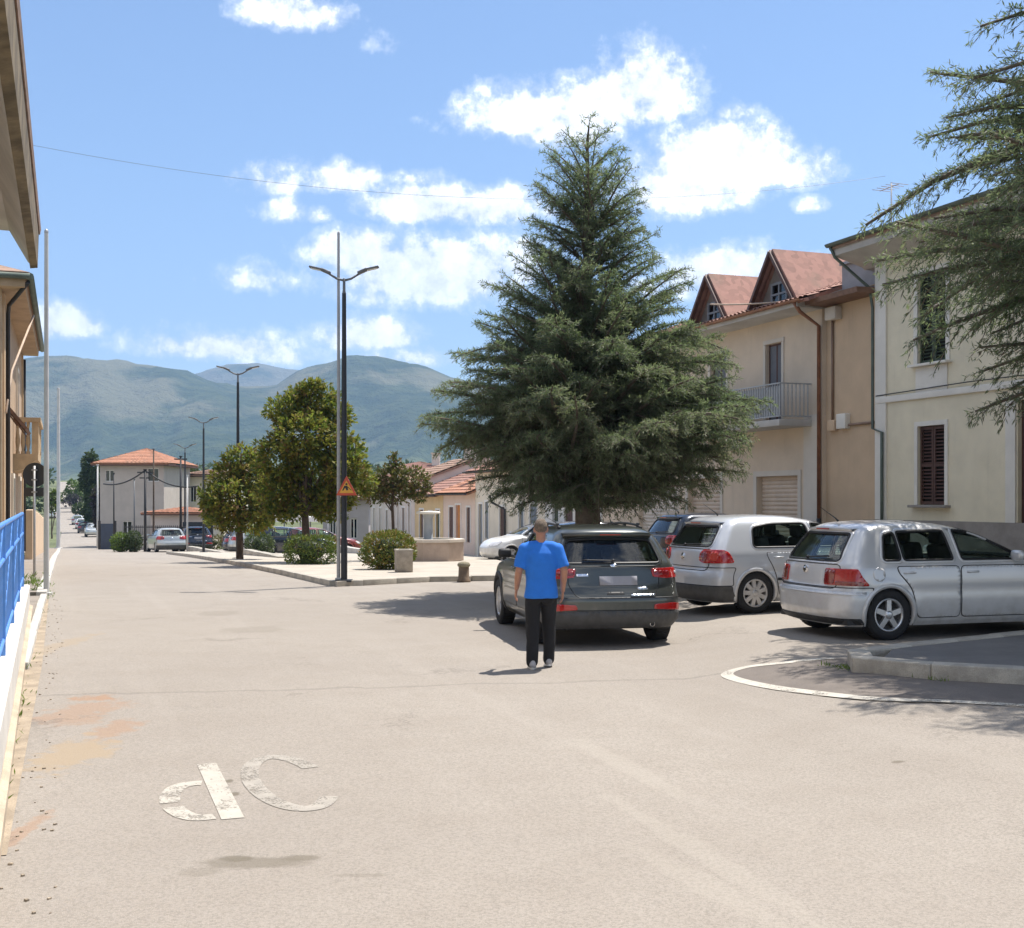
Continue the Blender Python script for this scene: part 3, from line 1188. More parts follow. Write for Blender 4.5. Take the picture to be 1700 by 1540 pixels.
surround(ry_, wa2, wb2, wc2, wd2, 0, M_CREAMW, .12, sill=True)
MB().box(((wa2+wb2)/2, -.012, (wc2 - .06 + Z(1500, 660) + .07)/2), (wb2-wa2+.1, .025, wc2 - Z(1500, 660) - .14)).build('apron_panel', M_CREAMW, ry_)
surround(ry_, W2a, W2a+.85, wc, wd, 0, M_CREAMW, .10, sill_mat=M_STONE)
mid = (wa + wb)/2
for a, b, c, d, mt in ((wa, wb, wc, wd, M_SHUT), (wa2, wb2, wc2, wd2, M_SHUTG), (W2a, W2a+.85, wc, wd, M_SHUT), (W2a, W2a+.85, wc2, wd2, M_SHUTG)):
    m_ = (a+b)/2
    louvre(ry_, 'shutter', a + .01, m_ - .006, c + .01, d - .01, .07, mt)
    louvre(ry_, 'shutter', m_ + .006, b - .01, c + .01, d - .01, .07, mt)
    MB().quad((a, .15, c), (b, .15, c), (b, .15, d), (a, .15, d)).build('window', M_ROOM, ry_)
dr_ = MB()
dr_.box(((dA+dB)/2, .12, (.35 + wd + .35)/2), (dB-dA, .06, wd))
for k in (0, 1):
    for zz_ in (.9, 1.75):
        dr_.box((dA + (dB-dA)*(.27 + .46*k), .085, zz_), ((dB-dA)*.34, .03, .6), bev=.012)
dro = dr_.build('door', M_SHUT, ry_)
MB().box(((dA+dB)/2, -.35, .17), (1.6, .7, .34), bev=.01).build('door_step', M_STONE, ry_)
cn = MB()
cn.extr([(0.0, eY - .28), (-.10, eY - .22), (-.85, eY - .02), (-.88, eY + .10), (-.88, eY + .2), (0.2, eY + .2), (.2, eY - .28)], -.42, 13.6, lambda s, p, z: (s, p, z))
cn.build('cornice', M_SOFFIT, ry_)
tile_roof(ry_, 'roof', (-.48, -.95, eY + .2), (13.6, -.95, eY + .2), (10.5, 4.6, eY + 1.9), (2.6, 4.6, eY + 1.9), M_TILEG)
tile_roof(ry_, 'roof', (-.48, 9.2, eY + .2), (-.48, -.95, eY + .2), (2.6, 4.6, eY + 1.9), (2.6, 4.7, eY + 1.9), M_TILEG)
gutter(ry_, [(-.50, -.97, eY + .24), (13.6, -.97, eY + .24)], .075, M_GUT)
dp = MB()
dp.tube([(-.40, -.97, eY + .2), (-.38, -.85, eY - .05), (-.12, -.10, eY - .75), (-.06, -.06, eY - 1.2), (-.06, -.06, 3.4), (.30, -.085, 3.3), (.30, -.085, .2)], .035, 8)
dp.build('downpipe', M_GUT, ry_)
wl = MB()
wl.tube([(0.05, -.05, Z(1500, 652)), (3, -.06, Z(1500, 652) + .05), (9, -.05, Z(1500, 652) + .02)], .012, 5)
wl.build('wall_cable', M_IRON, ry_)

# --- beige house with garages and gabled dormers
tB = t_of(1000)
rb = row_root('beige_house', tB, 'beige house with roller garage doors, grey balcony railing and two gabled red dormers')
bB = rb.location.z = gz(6.5, 32) - .02
U = lambda px: tB - t_of(px)
Z = lambda px, py: z_of(px, py, bB)
uE = U(1365)
uY = U(1454.5)
eB = 6.5
g1a, g1b, gh = U(1257), U(1325), Z(1290, 790)
g2a, g2b = U(1143), U(1196)
w1a, w1b, w1c, w1d = U(1272), U(1298), 3.55, Z(1285, 570)
slab = Z(1300, 707)
w1c = slab + .12
g3a, g3b = U(1060), U(1128)
holes = [(g1a, g1b, .0, gh), (g2a, g2b, .0, gh), (g3a, g3b, 0, gh - .1), (w1a, w1b, w1c, w1d), (U(1180), U(1206), w1c + .0, w1d)]
facade('wall', 0, uE, 0, eB, holes, M_BEIGE, rb, depth=.22)
sd = MB()
sd.quad((0, 0, 0), (0, 9, 0), (0, 9, eB), (0, 0, eB)).quad((0, 9, 0), (uY, 9, 0), (uY, 9, eB), (0, 9, eB)).quad((uE, 0, 0), (uE, .12, 0), (uE, .12, eB), (uE, 0, eB))
sd.build('wall', M_BEIGE, rb)
facade('side_wall', uE, uY, 0, eB + .15, [], M_BROWNW, rb, y=.12)
MB().box(((g1b + uE)/2 + .1, -.012, 2.0), (uE - g1b - .35, .03, 3.9)).build('wall_band', M_BEIGE2, rb)
for a, b, mt in ((g1a, g1b, M_ROLL), (g2a, g2b, M_ROLL), (g3a, g3b, M_ROLLP)):
    roller(rb, a, b, 0.02, gh, .16, mt)
for a, b in ((g1a, g1b), (g2a, g2b)):
    fr_ = MB()
    fr_.box(((a+b)/2, -.012, gh + .07), (b-a+.3, .03, .14)).box((a - .08, -.012, gh/2), (.14, .03, gh)).box((b + .08, -.012, gh/2), (.14, .03, gh))
    fr_.build('door_surround', M_BEIGE2, rb)
for a, b in ((w1a, w1b), (U(1180), U(1206))):
    pane_window(rb, a, b, w1c, w1d, .12, M_SHUT, 2)
    MB().quad((a+.05, .10, w1c+.05), (b-.05, .10, w1c+.05), (b-.05, .10, w1d-.04), (a+.05, .10, w1d-.04)).build('roller_blind', pbr('grey_blind', (.14, .145, .16), .7, .06, 6), rb)
    m = MB()
    m.box((a - .06, -.012, (w1c+w1d)/2), (.10, .03, w1d-w1c)).box((b + .06, -.012, (w1c+w1d)/2), (.10, .03, w1d-w1c)).box(((a+b)/2, -.012, w1d + .06), (b-a+.24, .03, .1))
    m.build('window_surround', M_BEIGE2, rb)
# balcony
b0, b1, bd = U(1175), U(1349), .95
bl = MB()
bl.box(((b0+b1)/2, -bd/2, slab), (b1-b0, bd, .16), bev=.01)
blo = bl.build('balcony', M_SOFFIT, rb)
rh = Z(1330, 640)
rl = MB()
for zz_ in (slab + .16, rh):
    rl.box(((b0+b1)/2, -bd + .04, zz_), (b1-b0, .04, .03)).box((b1 - .03, -bd/2, zz_), (.04, bd - .04, .029)).box((b0 + .03, -bd/2, zz_), (.04, bd - .04, .029))
rl.build('railing', M_RAILG, blo)
me = MB().box((0, 0, (slab + .16 + rh)/2), (.018, .018, rh - slab - .16)).mesh('baluster')
me.materials.append(M_RAILG)
nb = int((b1-b0)/.11)
for k in range(nb + 1):
    o = bpy.data.objects.new('baluster', me); scene.collection.objects.link(o); o.parent = blo
    o.location = (b0 + .03 + (b1-b0-.06)*k/nb, -bd + .04, 0)
for k in range(1, 8):
    o = bpy.data.objects.new('baluster', me); scene.collection.objects.link(o); o.parent = blo
    o.location = (b1 - .03, -bd + .04 + (bd-.04)*k/8, 0)
MB().quad((b0 + .06, -bd + .06, slab + .17), (b1 - .06, -bd + .06, slab + .17), (b1 - .06, -bd + .06, rh - .06), (b0 + .06, -bd + .06, rh - .06)).build('railing_panel', pbr('grey_screen', (.38, .39, .40), .7, .06, 4), blo)
# eaves, roof, dormers
ev = MB()
ev.extr([(.3, eB - .02), (-.72, eB + .02), (-.74, eB + .16), (.3, eB + .18)], -.3, uE + .02, lambda s, p, z: (s, p, z))
ev.build('eaves', M_SOFFIT, rb)
ev2 = MB()
ev2.extr([(.3, eB + .03), (-.50, eB + .05), (-.52, eB + .17), (.3, eB + .19)], uE + .02, uY - .02, lambda s, p, z: (s, p, z))
ev2.build('eaves', pbr('brown_board', (.20, .11, .07), .7, .2, 5), rb)
gutter(rb, [(-.3, -.80, eB + .17), (uE + .3, -.80, eB + .17)], .07, M_COPPER)
tile_roof(rb, 'roof', (-.3, -.74, eB + .17), (uE + .5, -.74, eB + .17), (uE + .5, 4.4, eB + 1.95), (-.3, 4.4, eB + 1.95), M_TILE)
MB().add([(uE + .5, -.5, eB + .15), (uE + .5, 4.4, eB + 1.9), (uE + .5, 9.2, eB + .15)], [(0, 1, 2)]).add([(uE + .45, -.5, eB + .15), (uE + .45, 4.4, eB + 1.9), (uE + .45, 9.2, eB + .15)], [(0, 2, 1)]).build('gable', M_SOFFIT, rb)
tile_roof(rb, 'roof', (uE + .5, 9.5, eB + .17), (-.3, 9.5, eB + .17), (-.3, 4.4, eB + 1.95), (uE + .5, 4.4, eB + 1.95), M_TILE)
pr = MB()
pr.extr([(.2, eB + .19), (.2, eB + .95), (.3, eB + .95), (.3, eB + .19)], uE + .52, uY + .3, lambda s, p, z: (s, p, z))
pr.extr([(.12, eB + .95), (.12, eB + 1.02), (.4, eB + 1.02), (.4, eB + .95)], uE + .52, uY + .3, lambda s, p, z: (s, p, z))
pr.build('parapet', pbr('grey_flashing', (.30, .29, .30), .7, .12, 3), rb)


def dormer(uc, half, z0, z1, y0=-.45, zr_add=0, window=True):
    d = MB()
    d.add([(uc-half, y0, z0), (uc+half, y0, z0), (uc, y0, z1)], [(0, 1, 2)])
    d.add([(uc-half, y0+.06, z0), (uc+half, y0+.06, z0), (uc, y0+.06, z1)], [(0, 2, 1)])
    do = d.build('dormer', pbr('dormer_board', (.20, .17, .15), .8, .2, 4), rb)
    yb = 4.3
    o = .06
    sl = (z1 - z0) / half
    for sg in (-1, 1):
        e = (uc + sg*(half + o), z0 - o*sl)
        if sg > 0:
            tile_roof(do, 'dormer_roof', (e[0], yb, e[1] + .05), (e[0], y0 - .28, e[1] + .05), (uc, y0 - .28, z1 + .08), (uc, yb, z1 + .08), M_TILE, course=.36, wave=.21)
        else:
            tile_roof(do, 'dormer_roof', (e[0], y0 - .28, e[1] + .05), (e[0], yb, e[1] + .05), (uc, yb, z1 + .08), (uc, y0 - .28, z1 + .08), M_TILE, course=.36, wave=.21)
    fb = MB()
    for sg in (-1, 1):
        e = Vector((uc + sg*(half + o), y0 - .30, z0 - o*sl))
        a = Vector((uc, y0 - .30, z1 + .06))
        fb.tube([e, a], .07, 4, sm=False)
    fb.build('barge_board', M_SHUT, do)
    if window:
        h = .55
        w = .34
        zz_ = z0 + .10
        f = MB()
        f.box((uc, y0 - .02, zz_ + h/2), (2*w + .1, .06, .05)).box((uc, y0 - .02, zz_), (2*w + .1, .06, .06)).box((uc, y0 - .02, zz_ + h), (2*w + .1, .06, .06))
        f.box((uc - w, y0 - .02, zz_ + h/2), (.06, .058, h)).box((uc + w, y0 - .02, zz_ + h/2), (.06, .058, h)).box((uc, y0 - .02, zz_ + h/2), (.05, .057, h))
        f.build('dormer_window', pbr('grey_window_frame', (.22, .23, .25), .6, .1, 5), do)
        MB().quad((uc-w, y0-.012, zz_), (uc+w, y0-.012, zz_), (uc+w, y0-.012, zz_+h), (uc-w, y0-.012, zz_+h)).build('dormer_pane', glass('sky_pane', (.05, .06, .07), 1.0), do)
    return do


dormer(U(1302), 1.08, eB + .24, Z(1285, 430), y0=-.12)
dormer(U(1194), 1.08, eB + .24, Z(1285, 430) - .05, y0=-.12)
# pipes and boxes at the corner
p = MB()
p.tube([(uE - .06, -.78, eB + .14), (uE - .05, -.60, eB - .1), (uE - .04, -.07, eB - .42), (uE - .04, -.07, 1.35)], .048, 8)
po = p.build('downpipe', M_COPPER, rb)
p = MB().tube([(uE - .04, -.07, 1.4), (uE - .04, -.07, .05)], .055, 8)
p.build('downpipe', M_IRON, rb)
p = MB()
p.tube([(uE + .30, .08, eB - .15), (uE + .30, .08, slab - .1)], .03, 6)
p.build('conduit', pbr('brown_conduit', (.26, .17, .12), .6, .1, 5), rb)
p = MB()
p.tube([(uE + .30, .075, slab - .12), (uY - .02, .075, slab - .12)], .03, 6)
p.build('conduit', pbr('brown_conduit', (.26, .17, .12), .6, .1, 5), rb)
p = MB().box((uE + .42, .02, eB - .18), (.42, .2, .3), bev=.015)
p.build('junction_box', M_BEIGE2, rb)
p = MB().box((U(1397), .05, Z(1397, 699)), (.36, .16, .36), bev=.02)
p.build('meter_box', M_CREAMW, rb)
p = MB().box((U(1379), .06, Z(1379, 706)), (.28, .12, .26), bev=.01)
p.build('meter_box', M_BROWNW, rb)
an = MB()
ax_u, ay_v = U(1253), 4.4
an.tube([(ax_u, ay_v, eB + 1.9), (ax_u, ay_v, eB + 4.2)], .02, 6)
an.tube([(ax_u - .5, ay_v, eB + 4.1), (ax_u + .35, ay_v, eB + 4.1)], .014, 5)
for k in range(5):
    an.tube([(ax_u - .45 + .2*k, ay_v - .3, eB + 4.1), (ax_u - .45 + .2*k, ay_v + .3, eB + 4.1)], .010, 4)
an.build('aerial', M_RAILG, rb)


# --- the low row further along: simple houses with doors, windows, roofs
def row_house(px_far, px_near, eave, ridge, wall_m, roof_m, label, openings, depth=7.0, near_wall=True, chimney=None, base=None, overhang=.45, pipe=None, group='low houses beyond the square'):
    t1, t0 = t_of(px_far), t_of(px_near)
    r = row_root('row_house', t1, label, group)
    if base is not None:
        r.location.z = base
    L = t1 - t0
    hs = []
    for (a, b, c, d, kind, mt) in openings:
        hs.append((t1 - t_of(a), t1 - t_of(b), c, d))
    facade('wall', 0, L, -.3, eave, hs, wall_m, r, depth=.16)
    s = MB()
    for u in (0, L):
        s.add([(u, 0, -.3), (u, depth, -.3), (u, depth, eave), (u, depth/2, ridge - .05), (u, 0, eave)], [(0, 1, 2, 3, 4)])
    s.quad((0, depth, -.3), (L, depth, -.3), (L, depth, eave), (0, depth, eave))
    s.build('wall', wall_m, r)
    o = overhang
    sl = (ridge - eave) / (depth/2)
    tile_roof(r, 'roof', (-.15, -o, eave - o*sl + .1), (L + .15, -o, eave - o*sl + .1), (L + .15, depth/2, ridge + .1), (-.15, depth/2, ridge + .1), roof_m, wave=.24, seg=2, course=.42)
    tile_roof(r, 'roof', (L + .15, depth + o, eave - o*sl + .1), (-.15, depth + o, eave - o*sl + .1), (-.15, depth/2, ridge + .1), (L + .15, depth/2, ridge + .1), roof_m, wave=.24, seg=2, course=.42)
    gutter(r, [(-.15, -o - .05, eave - o*sl + .1), (L + .15, -o - .05, eave - o*sl + .1)], .07, M_IRON)
    for (h, (a, b, c, d, kind, mt)) in zip(hs, openings):
        u0, u1 = h[0], h[1]
        if kind == 'door':
            m = MB().box(((u0+u1)/2, .11, (c+d)/2), (u1-u0, .06, d-c))
            m.box(((u0+u1)/2, .07, c + (d-c)*.3), ((u1-u0)*.6, .03, (d-c)*.35)).box(((u0+u1)/2, .07, c + (d-c)*.74), ((u1-u0)*.6, .03, (d-c)*.3))
            m.build('door', mt, r)
        elif kind == 'shut':
            m = MB()
            for k in (0, 1):
                a0 = u0 + (u1-u0)*(.5*k) + .01
                m.box((a0 + (u1-u0)*.25 - .01, .06, (c+d)/2), ((u1-u0)*.5 - .02, .05, d-c))
                for q in range(8):
                    m.box((a0 + (u1-u0)*.25 - .01, .032, c + (d-c)*(q+.5)/8), ((u1-u0)*.4, .02, .03))
            m.build('shutter', mt, r)
        else:
            pane_window(r, u0, u1, c, d, .09, M_WHITEP, 2)
        m = MB()
        w = .09
        m.box((u0 - w/2, -.012, (c+d)/2), (w, .03, d-c)).box((u1 + w/2, -.012, (c+d)/2), (w, .03, d-c)).box(((u0+u1)/2, -.012, d + w/2), (u1-u0+2*w, .03, w))
        m.build('surround', M_WHITEP, r)
    if chimney:
        u, y, h = chimney
        c = MB().box((u, y, ridge + h/2 - .3), (.6, .6, h + .3)).box((u, y, ridge + h), (.75, .75, .1))
        c.build('chimney', M_ROSE, r)
    if pipe is not None:
        q = MB().tube([(pipe, -o - .05, eave - o*sl + .02), (pipe, -o + .02, eave - .45), (pipe + .7, -.08, eave - .75), (pipe + .7, -.08, .0)], .05, 6)
        q.build('downpipe', M_IRON, r)
    return r


row_house(905, 1000, 3.5, 4.6, M_WHITEP, M_TILEG, 'whitish low house behind the big cedar trunk with dark shutters and a red door', [(918, 928, .1, 2.3, 'door', M_SHUTG), (938, 952, .9, 2.2, 'shut', M_SHUT), (966, 980, .1, 2.3, 'door', pbr('red_door', (.36,.05,.03), .6, .1, 3))])
row_house(850, 905, 4.2, 5.4, M_CREAM, M_TILE, 'cream house beside the big cedar with blue grey doors', [(862, 870, .1, 2.3, 'door', M_BLUEG), (880, 892, .9, 2.3, 'shut', M_BLUEG)])
row_house(789, 850, 3.9, 5.2, M_CREAM, M_TILE, 'pale cream house right of the pink house with two narrow grey shuttered openings', [(795, 801, .1, 2.4, 'door', M_BLUEG), (806, 811, .9, 2.5, 'shut', M_BLUEG), (830, 838, .9, 2.3, 'shut', M_SHUT)])
row_house(736, 788.5, 3.1, 4.4, M_PINK, M_TILEO, 'low pink house with an orange doorway, brown shutters and a terracotta roof behind the fountain', [(746, 753, .8, 2.4, 'shut', M_SHUT), (757, 765, .1, 2.5, 'door', M_ORANGE), (775, 781, .8, 2.4, 'shut', M_SHUT)], chimney=(1.2, 1.6, 1.1), pipe=8.3)
row_house(689, 735.5, 3.2, 4.5, M_OCHRE, M_TILE, 'ochre yellow low house left of the pink one with brown shutters', [(697, 703, .1, 2.4, 'door', M_SHUT), (712, 718, .9, 2.3, 'shut', M_SHUT), (724, 730, .1, 2.4, 'door', M_SHUTG)])
row_house(655, 688.5, 3.9, 5.2, M_ROSE, M_TILEG, 'rose coloured house with tall dark windows behind the reddish young tree', [(660, 663, .8, 2.8, 'win', None), (668, 672, .1, 2.6, 'door', M_SHUT), (678, 682, 1.2, 2.9, 'win', None)], chimney=(3, 3.5, 1.2))
row_house(615, 654.5, 3.8, 5.0, M_ROSE, M_TILEG, 'dull pink house with white pilasters and a grey weathered roof, farthest of the row', [(620, 623, .8, 2.7, 'win', None), (630, 633, .8, 2.7, 'win', None), (641, 644, .1, 2.6, 'door', M_SHUTG)])

# white marquee and cream houses left of the row, across the far end of the square
def box_house(name, px0, px1, y, base, eave, ridge, wall_m, roof_m, label, hip=True, depth=9.0, windows=(), rot=0.0, group=None, chim=None, shut=None):
    """house seen frontally at depth y between two picture columns"""
    x0, x1 = (px0 - CX)/FPX*y, (px1 - CX)/FPX*y
    L = x1 - x0
    r = empty(name, (x0, y, base), rot, label, 'house', group)
    hs = [(a*L, b*L, c, d) for a, b, c, d in windows]
    facade('wall', 0, L, -1.0, eave, hs, wall_m, r)
    s = MB().quad((0, 0, -1), (0, depth, -1), (0, depth, eave), (0, 0, eave)).quad((L, 0, -1), (L, depth, -1), (L, depth, eave), (L, 0, eave)).quad((0, depth, -1), (L, depth, -1), (L, depth, eave), (0, depth, eave))
    s.build('wall', wall_m, r)
    o = .55
    A, B, C, D = (-o, -o, eave), (L+o, -o, eave), (L+o, depth+o, eave), (-o, depth+o, eave)
    k = min(depth/2, L*.48) if hip else 0
    R0, R1 = (k, depth/2, ridge), (L-k, depth/2, ridge)
    if k*2 >= L*.95:
        R0 = R1 = (L/2, depth/2, ridge)
    tile_roof(r, 'roof', A, B, R1, R0, roof_m, wave=.3, seg=2, course=.5)
    tile_roof(r, 'roof', C, D, R0, R1, roof_m, wave=.3, seg=2, course=.5)
    tile_roof(r, 'roof', B, C, R1, R1, roof_m, wave=.3, seg=2, course=.5)
    tile_roof(r, 'roof', D, A, R0, R0, roof_m, wave=.3, seg=2, course=.5)
    e = MB().box((L/2, depth/2, eave - .1), (L + 2*o - .05, depth + 2*o - .05, .14))
    e.build('eaves', M_SHUT, r)
    for h in hs:
        pane_window(r, h[0], h[1], h[2], h[3], .1, M_WHITEP, 2)
        if shut:
            for q in (0, 1):
                w_ = (h[1]-h[0])*.5
                xx = h[0] - w_/2 - .02 if q == 0 else h[1] + w_/2 + .02
                MB().box((xx, -.03, (h[2]+h[3])/2), (w_, .05, h[3]-h[2])).build('shutter', shut, r)
    if chim:
        MB().box((chim[0], chim[1], ridge), (.8, .8, 1.5)).box((chim[0], chim[1], ridge + .78), (1.0, 1.0, .1)).build('chimney', M_ROSE, r)
    return r


yF = 92.0
zb = gz((235-CX)/FPX*yF, yF)
zz = lambda py, y: CAMH + (HY - py)/FPX*y
fh = box_house('far_house', 166, 272, yF, zb, zz(769, yF) - zb, zz(741, yF) - zb, pbr('grey_pink_plaster', (.47, .41, .36), .92, .07, 1.0, .2, 20, streak=.2), M_TILEO, 'pale two storey house with a hipped orange roof at the far end of the road',
               windows=[(.74, .92, zz(799, yF) - zb, zz(777, yF) - zb), (.08, .22, zz(799, yF) - zb, zz(780, yF) - zb), (.35, .5, .2, 2.0)], depth=7.5, chim=None)
# low tiled shed roofs in front of it, and the canopy line
yS = 84.0
zb2 = gz((280-CX)/FPX*yS, yS)
box_house('low_outbuilding', 250, 338, yS, zb2, zz(851, yS) - zb2 + .0, zz(842, yS) - zb2, M_ROSE, M_TILEO, 'low outbuilding with a shallow terracotta roof in front of the hipped house', depth=4, windows=[(.1, .2, .3, 1.6), (.55, .68, .3, 1.6)])
yT = 100.0
zb3 = gz((340-CX)/FPX*yT, yT)
box_house('cream_house', 306, 372, yT, zb3, zz(788, yT) - zb3, zz(776, yT) - zb3, M_CREAM, M_TILEG, 'cream house partly hidden right of the hipped house behind street lamps', windows=[(.15, .3, 3.6, 4.9), (.6, .75, 3.6, 4.9), (.15, .3, .8, 2.1)], depth=9)
yM = 78.0
zb4 = gz((520-CX)/FPX*yM, yM)
box_house('grey_house', 536, 612, yM, zb4, zz(826, yM) - zb4, zz(806, yM) - zb4, pbr('mauve_plaster', (.40, .36, .37), .92, .07, 1, .2, 20), M_TILEG, 'mauve grey house behind the white marquee and the tall lamp', windows=[(.15, .28, .8, 2.1), (.6, .75, .8, 2.1)], depth=7)
box_house('white_house', 596, 640, 84.0, gz(-9, 84), zz(800, 84) - gz(-9, 84), zz(786, 84) - gz(-9, 84), M_WHITEP, M_TILE, 'white walled house whose gable shows between the magnolia and the young tree', windows=[(.3, .5, 3.2, 4.4)], depth=8, hip=False)
box_house('red_roofed_house', 640, 745, 120.0, gz(-9, 120), zz(779, 120) - gz(-9, 120), zz(764, 120) - gz(-9, 120), M_ROSE, M_TILE, 'far house with a dull red roof rising behind the low row', windows=[(.3, .4, 3.2, 4.4)], depth=9, chim=(4.9, 2, 1))

# --- left side: building with the overhanging eave, and the brown house with the stone balcony
def PS(p, s, z):
    x, y = onroad(p, s)
    return Vector((x, y, z))


s1 = sdepth(.55, 22.4)
le = empty('eaved_building', PS(1.9, 8, 0), 0, 'pale building at the left edge with a deep overhanging weathered eave', 'building')
L0 = Vector(le.location)
mp = lambda s, p, z: PS(p, s, z) - L0
eh = 6.5
w = MB()
w.extr([(1.75, -.2), (1.75, eh + .5), (9.0, eh + .5), (9.0, -.2)], -6, s1 - .9, mp)
w.build('wall', M_CREAM, le)
for s_a in (-2.0, 3.0, 8.0, 13.0, 17.5):
    for za in (.9, 3.9):
        m = MB()
        m.extr([(1.70, za), (1.70, za + 1.5), (1.80, za + 1.5), (1.80, za)], s_a, s_a + .95, mp)
        m.build('shutter', M_SHUT, le)
so = MB()
so.extr([(.66, eh - .22), (.98, eh + .34), (1.8, eh + .36), (1.8, eh + .52), (.60, eh + .40), (.58, eh - .24)], -8, s1 - .15, mp)
so.build('soffit', pbr('pale_soffit', (.50, .46, .42), .9, .12, 1.2, streak=.2), le)
fa = MB()
fa.extr([(.50, eh - .28), (.63, eh - .30), (.63, eh + .34), (.48, eh + .34)], -8, s1, mp)
fa.build('fascia', pbr('mossy_fascia', (.15, .115, .07), .95, .45, 2.0, .4, 15, streak=.5), le)
rf = MB()
rf.extr([(.46, eh + .345), (5.4, eh + 2.2), (5.4, eh + 2.3), (.44, eh + .44)], -8, s1 + .05, mp)
rf.build('roof', M_TILEG, le)

sA, sB = sdepth(1.44, 28.6), sdepth(1.44, 41.8)
bz = gz(*onroad(1.4, 32)) + .1
lh = empty('brown_house', PS(1.44, sB, bz), 0, 'brown plastered house on the left with a stone balustrade balcony and grey green gutter', 'house')
L0b = Vector(lh.location)
mq = lambda s, p, z: PS(p, s, z) - L0b
eH = 6.95
yw = Matrix.Rotation(FROT, 3, 'Z')
w = MB()
w.extr([(1.44, bz - .5), (1.44, eH), (9.5, eH), (9.5, bz - .5)], sA, sB, mq)
w.build('wall', M_BRICKW, lh)
for (sa, sb_, za, zb_, mt) in ((sA + 2.0, sA + 2.9, 4.2, 6.0, M_SHUT), (sA + 8.6, sA + 9.5, 3.4, 5.8, M_SHUT), (sA + 2.0, sA + 3.0, .3, 2.5, M_SHUT), (sA + 5.4, sA + 6.3, .3, 2.5, M_SHUTG), (sA + 10.5, sA + 11.6, .3, 2.5, M_SHUT)):
    m = MB()
    m.extr([(1.40, za), (1.40, zb_), (1.5, zb_), (1.5, za)], sa, sb_, mq)
    m.build('shutter', mt, lh)
    m = MB()
    for a_, b_ in ((sa - .14, sa - .002), (sb_ + .002, sb_ + .14)):
        m.extr([(1.375, za), (1.375, zb_ + .14), (1.47, zb_ + .14), (1.47, za)], a_, b_, mq)
    m.extr([(1.376, zb_ + .002), (1.376, zb_ + .138), (1.46, zb_ + .138), (1.46, zb_ + .002)], sa, sb_, mq)
    m.build('surround', M_CREAM, lh)
st = MB()
st.extr([(1.39, bz), (1.39, eH - .1), (1.46, eH - .1), (1.46, bz)], sA + .3, sA + .75, mq)
st.extr([(1.39, bz), (1.39, eH - .1), (1.46, eH - .1), (1.46, bz)], sB - .55, sB - .15, mq)
st.build('pilaster', pbr('pale_brown_plaster', (.56, .40, .24), .92, .1, 1.5, .2, 20, streak=.2), lh)
so = MB()
so.extr([(.92, eH - .02), (.90, eH + .22), (10.0, eH + .22), (10.0, eH - .02)], sA - .35, sB + .35, mq)
so.build('eaves', M_BRICKW, lh)
ro = MB()
def hipv(p, s, z): return mq(s, p, z)
e0, e1 = sA - .45, sB + .45
ring = [hipv(.84, e0, eH + .23), hipv(.84, e1, eH + .23), hipv(10.1, e1, eH + .23), hipv(10.1, e0, eH + .23)]
tile_roof(lh, 'roof', ring[1], ring[0], hipv(5.4, sA + 4, eH + 1.9), hipv(5.4, sB - 4, eH + 1.9), M_TILEG, wave=.24, seg=3)
tile_roof(lh, 'roof', ring[0], ring[3], hipv(5.4, sA + 4, eH + 1.9), hipv(5.4, sA + 4.01, eH + 1.9), M_TILEG, wave=.24, seg=3)
tile_roof(lh, 'roof', ring[2], ring[1], hipv(5.4, sB - 4, eH + 1.9), hipv(5.4, sB - 4.01, eH + 1.9), M_TILEG, wave=.24, seg=3)
gt = MB()
gt.tube([hipv(.80, e0, eH + .22), hipv(.80, e1, eH + .22)], .085, 8)
gt.build('gutter', M_GUT, lh)
gt = MB()
gt.tube([hipv(.80, e0, eH + .22), hipv(10, e0, eH + .22)], .075, 8)
gt.build('gutter', M_GUT, lh)
gt = MB()
gt.tube([hipv(.84, e0 + .1, eH + .1), hipv(1.30, sA + .5, eH - .35), hipv(1.34, sA + .95, eH - .5), hipv(1.34, sA + .95, bz + .1)], .05, 8)
gt.build('downpipe', M_IRON, lh)
gt = MB()
gt.tube([hipv(1.36, sB - .08, eH - .2), hipv(1.36, sB - .08, bz + .1)], .05, 8)
gt.build('downpipe', M_IRON, lh)
# balcony with turned balusters
ba, bb = sdepth(.77, 35.0), sdepth(.77, 38.8)
M_BAL = pbr('ochre_stone', (.46, .33, .19), .9, .15, 3, .3, 25, streak=.25)
bz1, bz2 = 3.15, 4.25
b = MB()
b.extr([(1.44, bz1 - .42), (1.2, bz1 - .38), (.86, bz1 - .12), (.77, bz1 - .1), (.77, bz1 + .08), (1.44, bz1 + .08)], ba, bb, mq)
bo = b.build('balcony', M_BAL, lh)
t_ = MB()
t_.extr([(.70, bz2 - .1), (.70, bz2 + .03), (.92, bz2 + .03), (.92, bz2 - .1)], ba - .05, bb + .05, mq)
t_.extr([(.922, bz2 - .1), (.922, bz2 + .029), (1.44, bz2 + .029), (1.44, bz2 - .1)], ba - .05, ba + .17, mq)
t_.extr([(.76, bz1 + .08), (.76, bz2 - .1), (.94, bz2 - .1), (.94, bz1 + .08)], ba, ba + .2, mq)
t_.extr([(.76, bz1 + .08), (.76, bz2 - .1), (.94, bz2 - .1), (.94, bz1 + .08)], bb - .2, bb, mq)
t_.build('balustrade', M_BAL, bo)
hb_ = bz2 - .1 - bz1 - .08
prof = [(.055, 0), (.055, .06), (.03, .1), (.065, .32*hb_/.92), (.06, .45*hb_/.92), (.028, .72*hb_/.92), (.05, hb_ - .05), (.05, hb_)]
bm_ = MB().lathe(prof, 10).mesh('baluster')
bm_.materials.append(M_BAL)
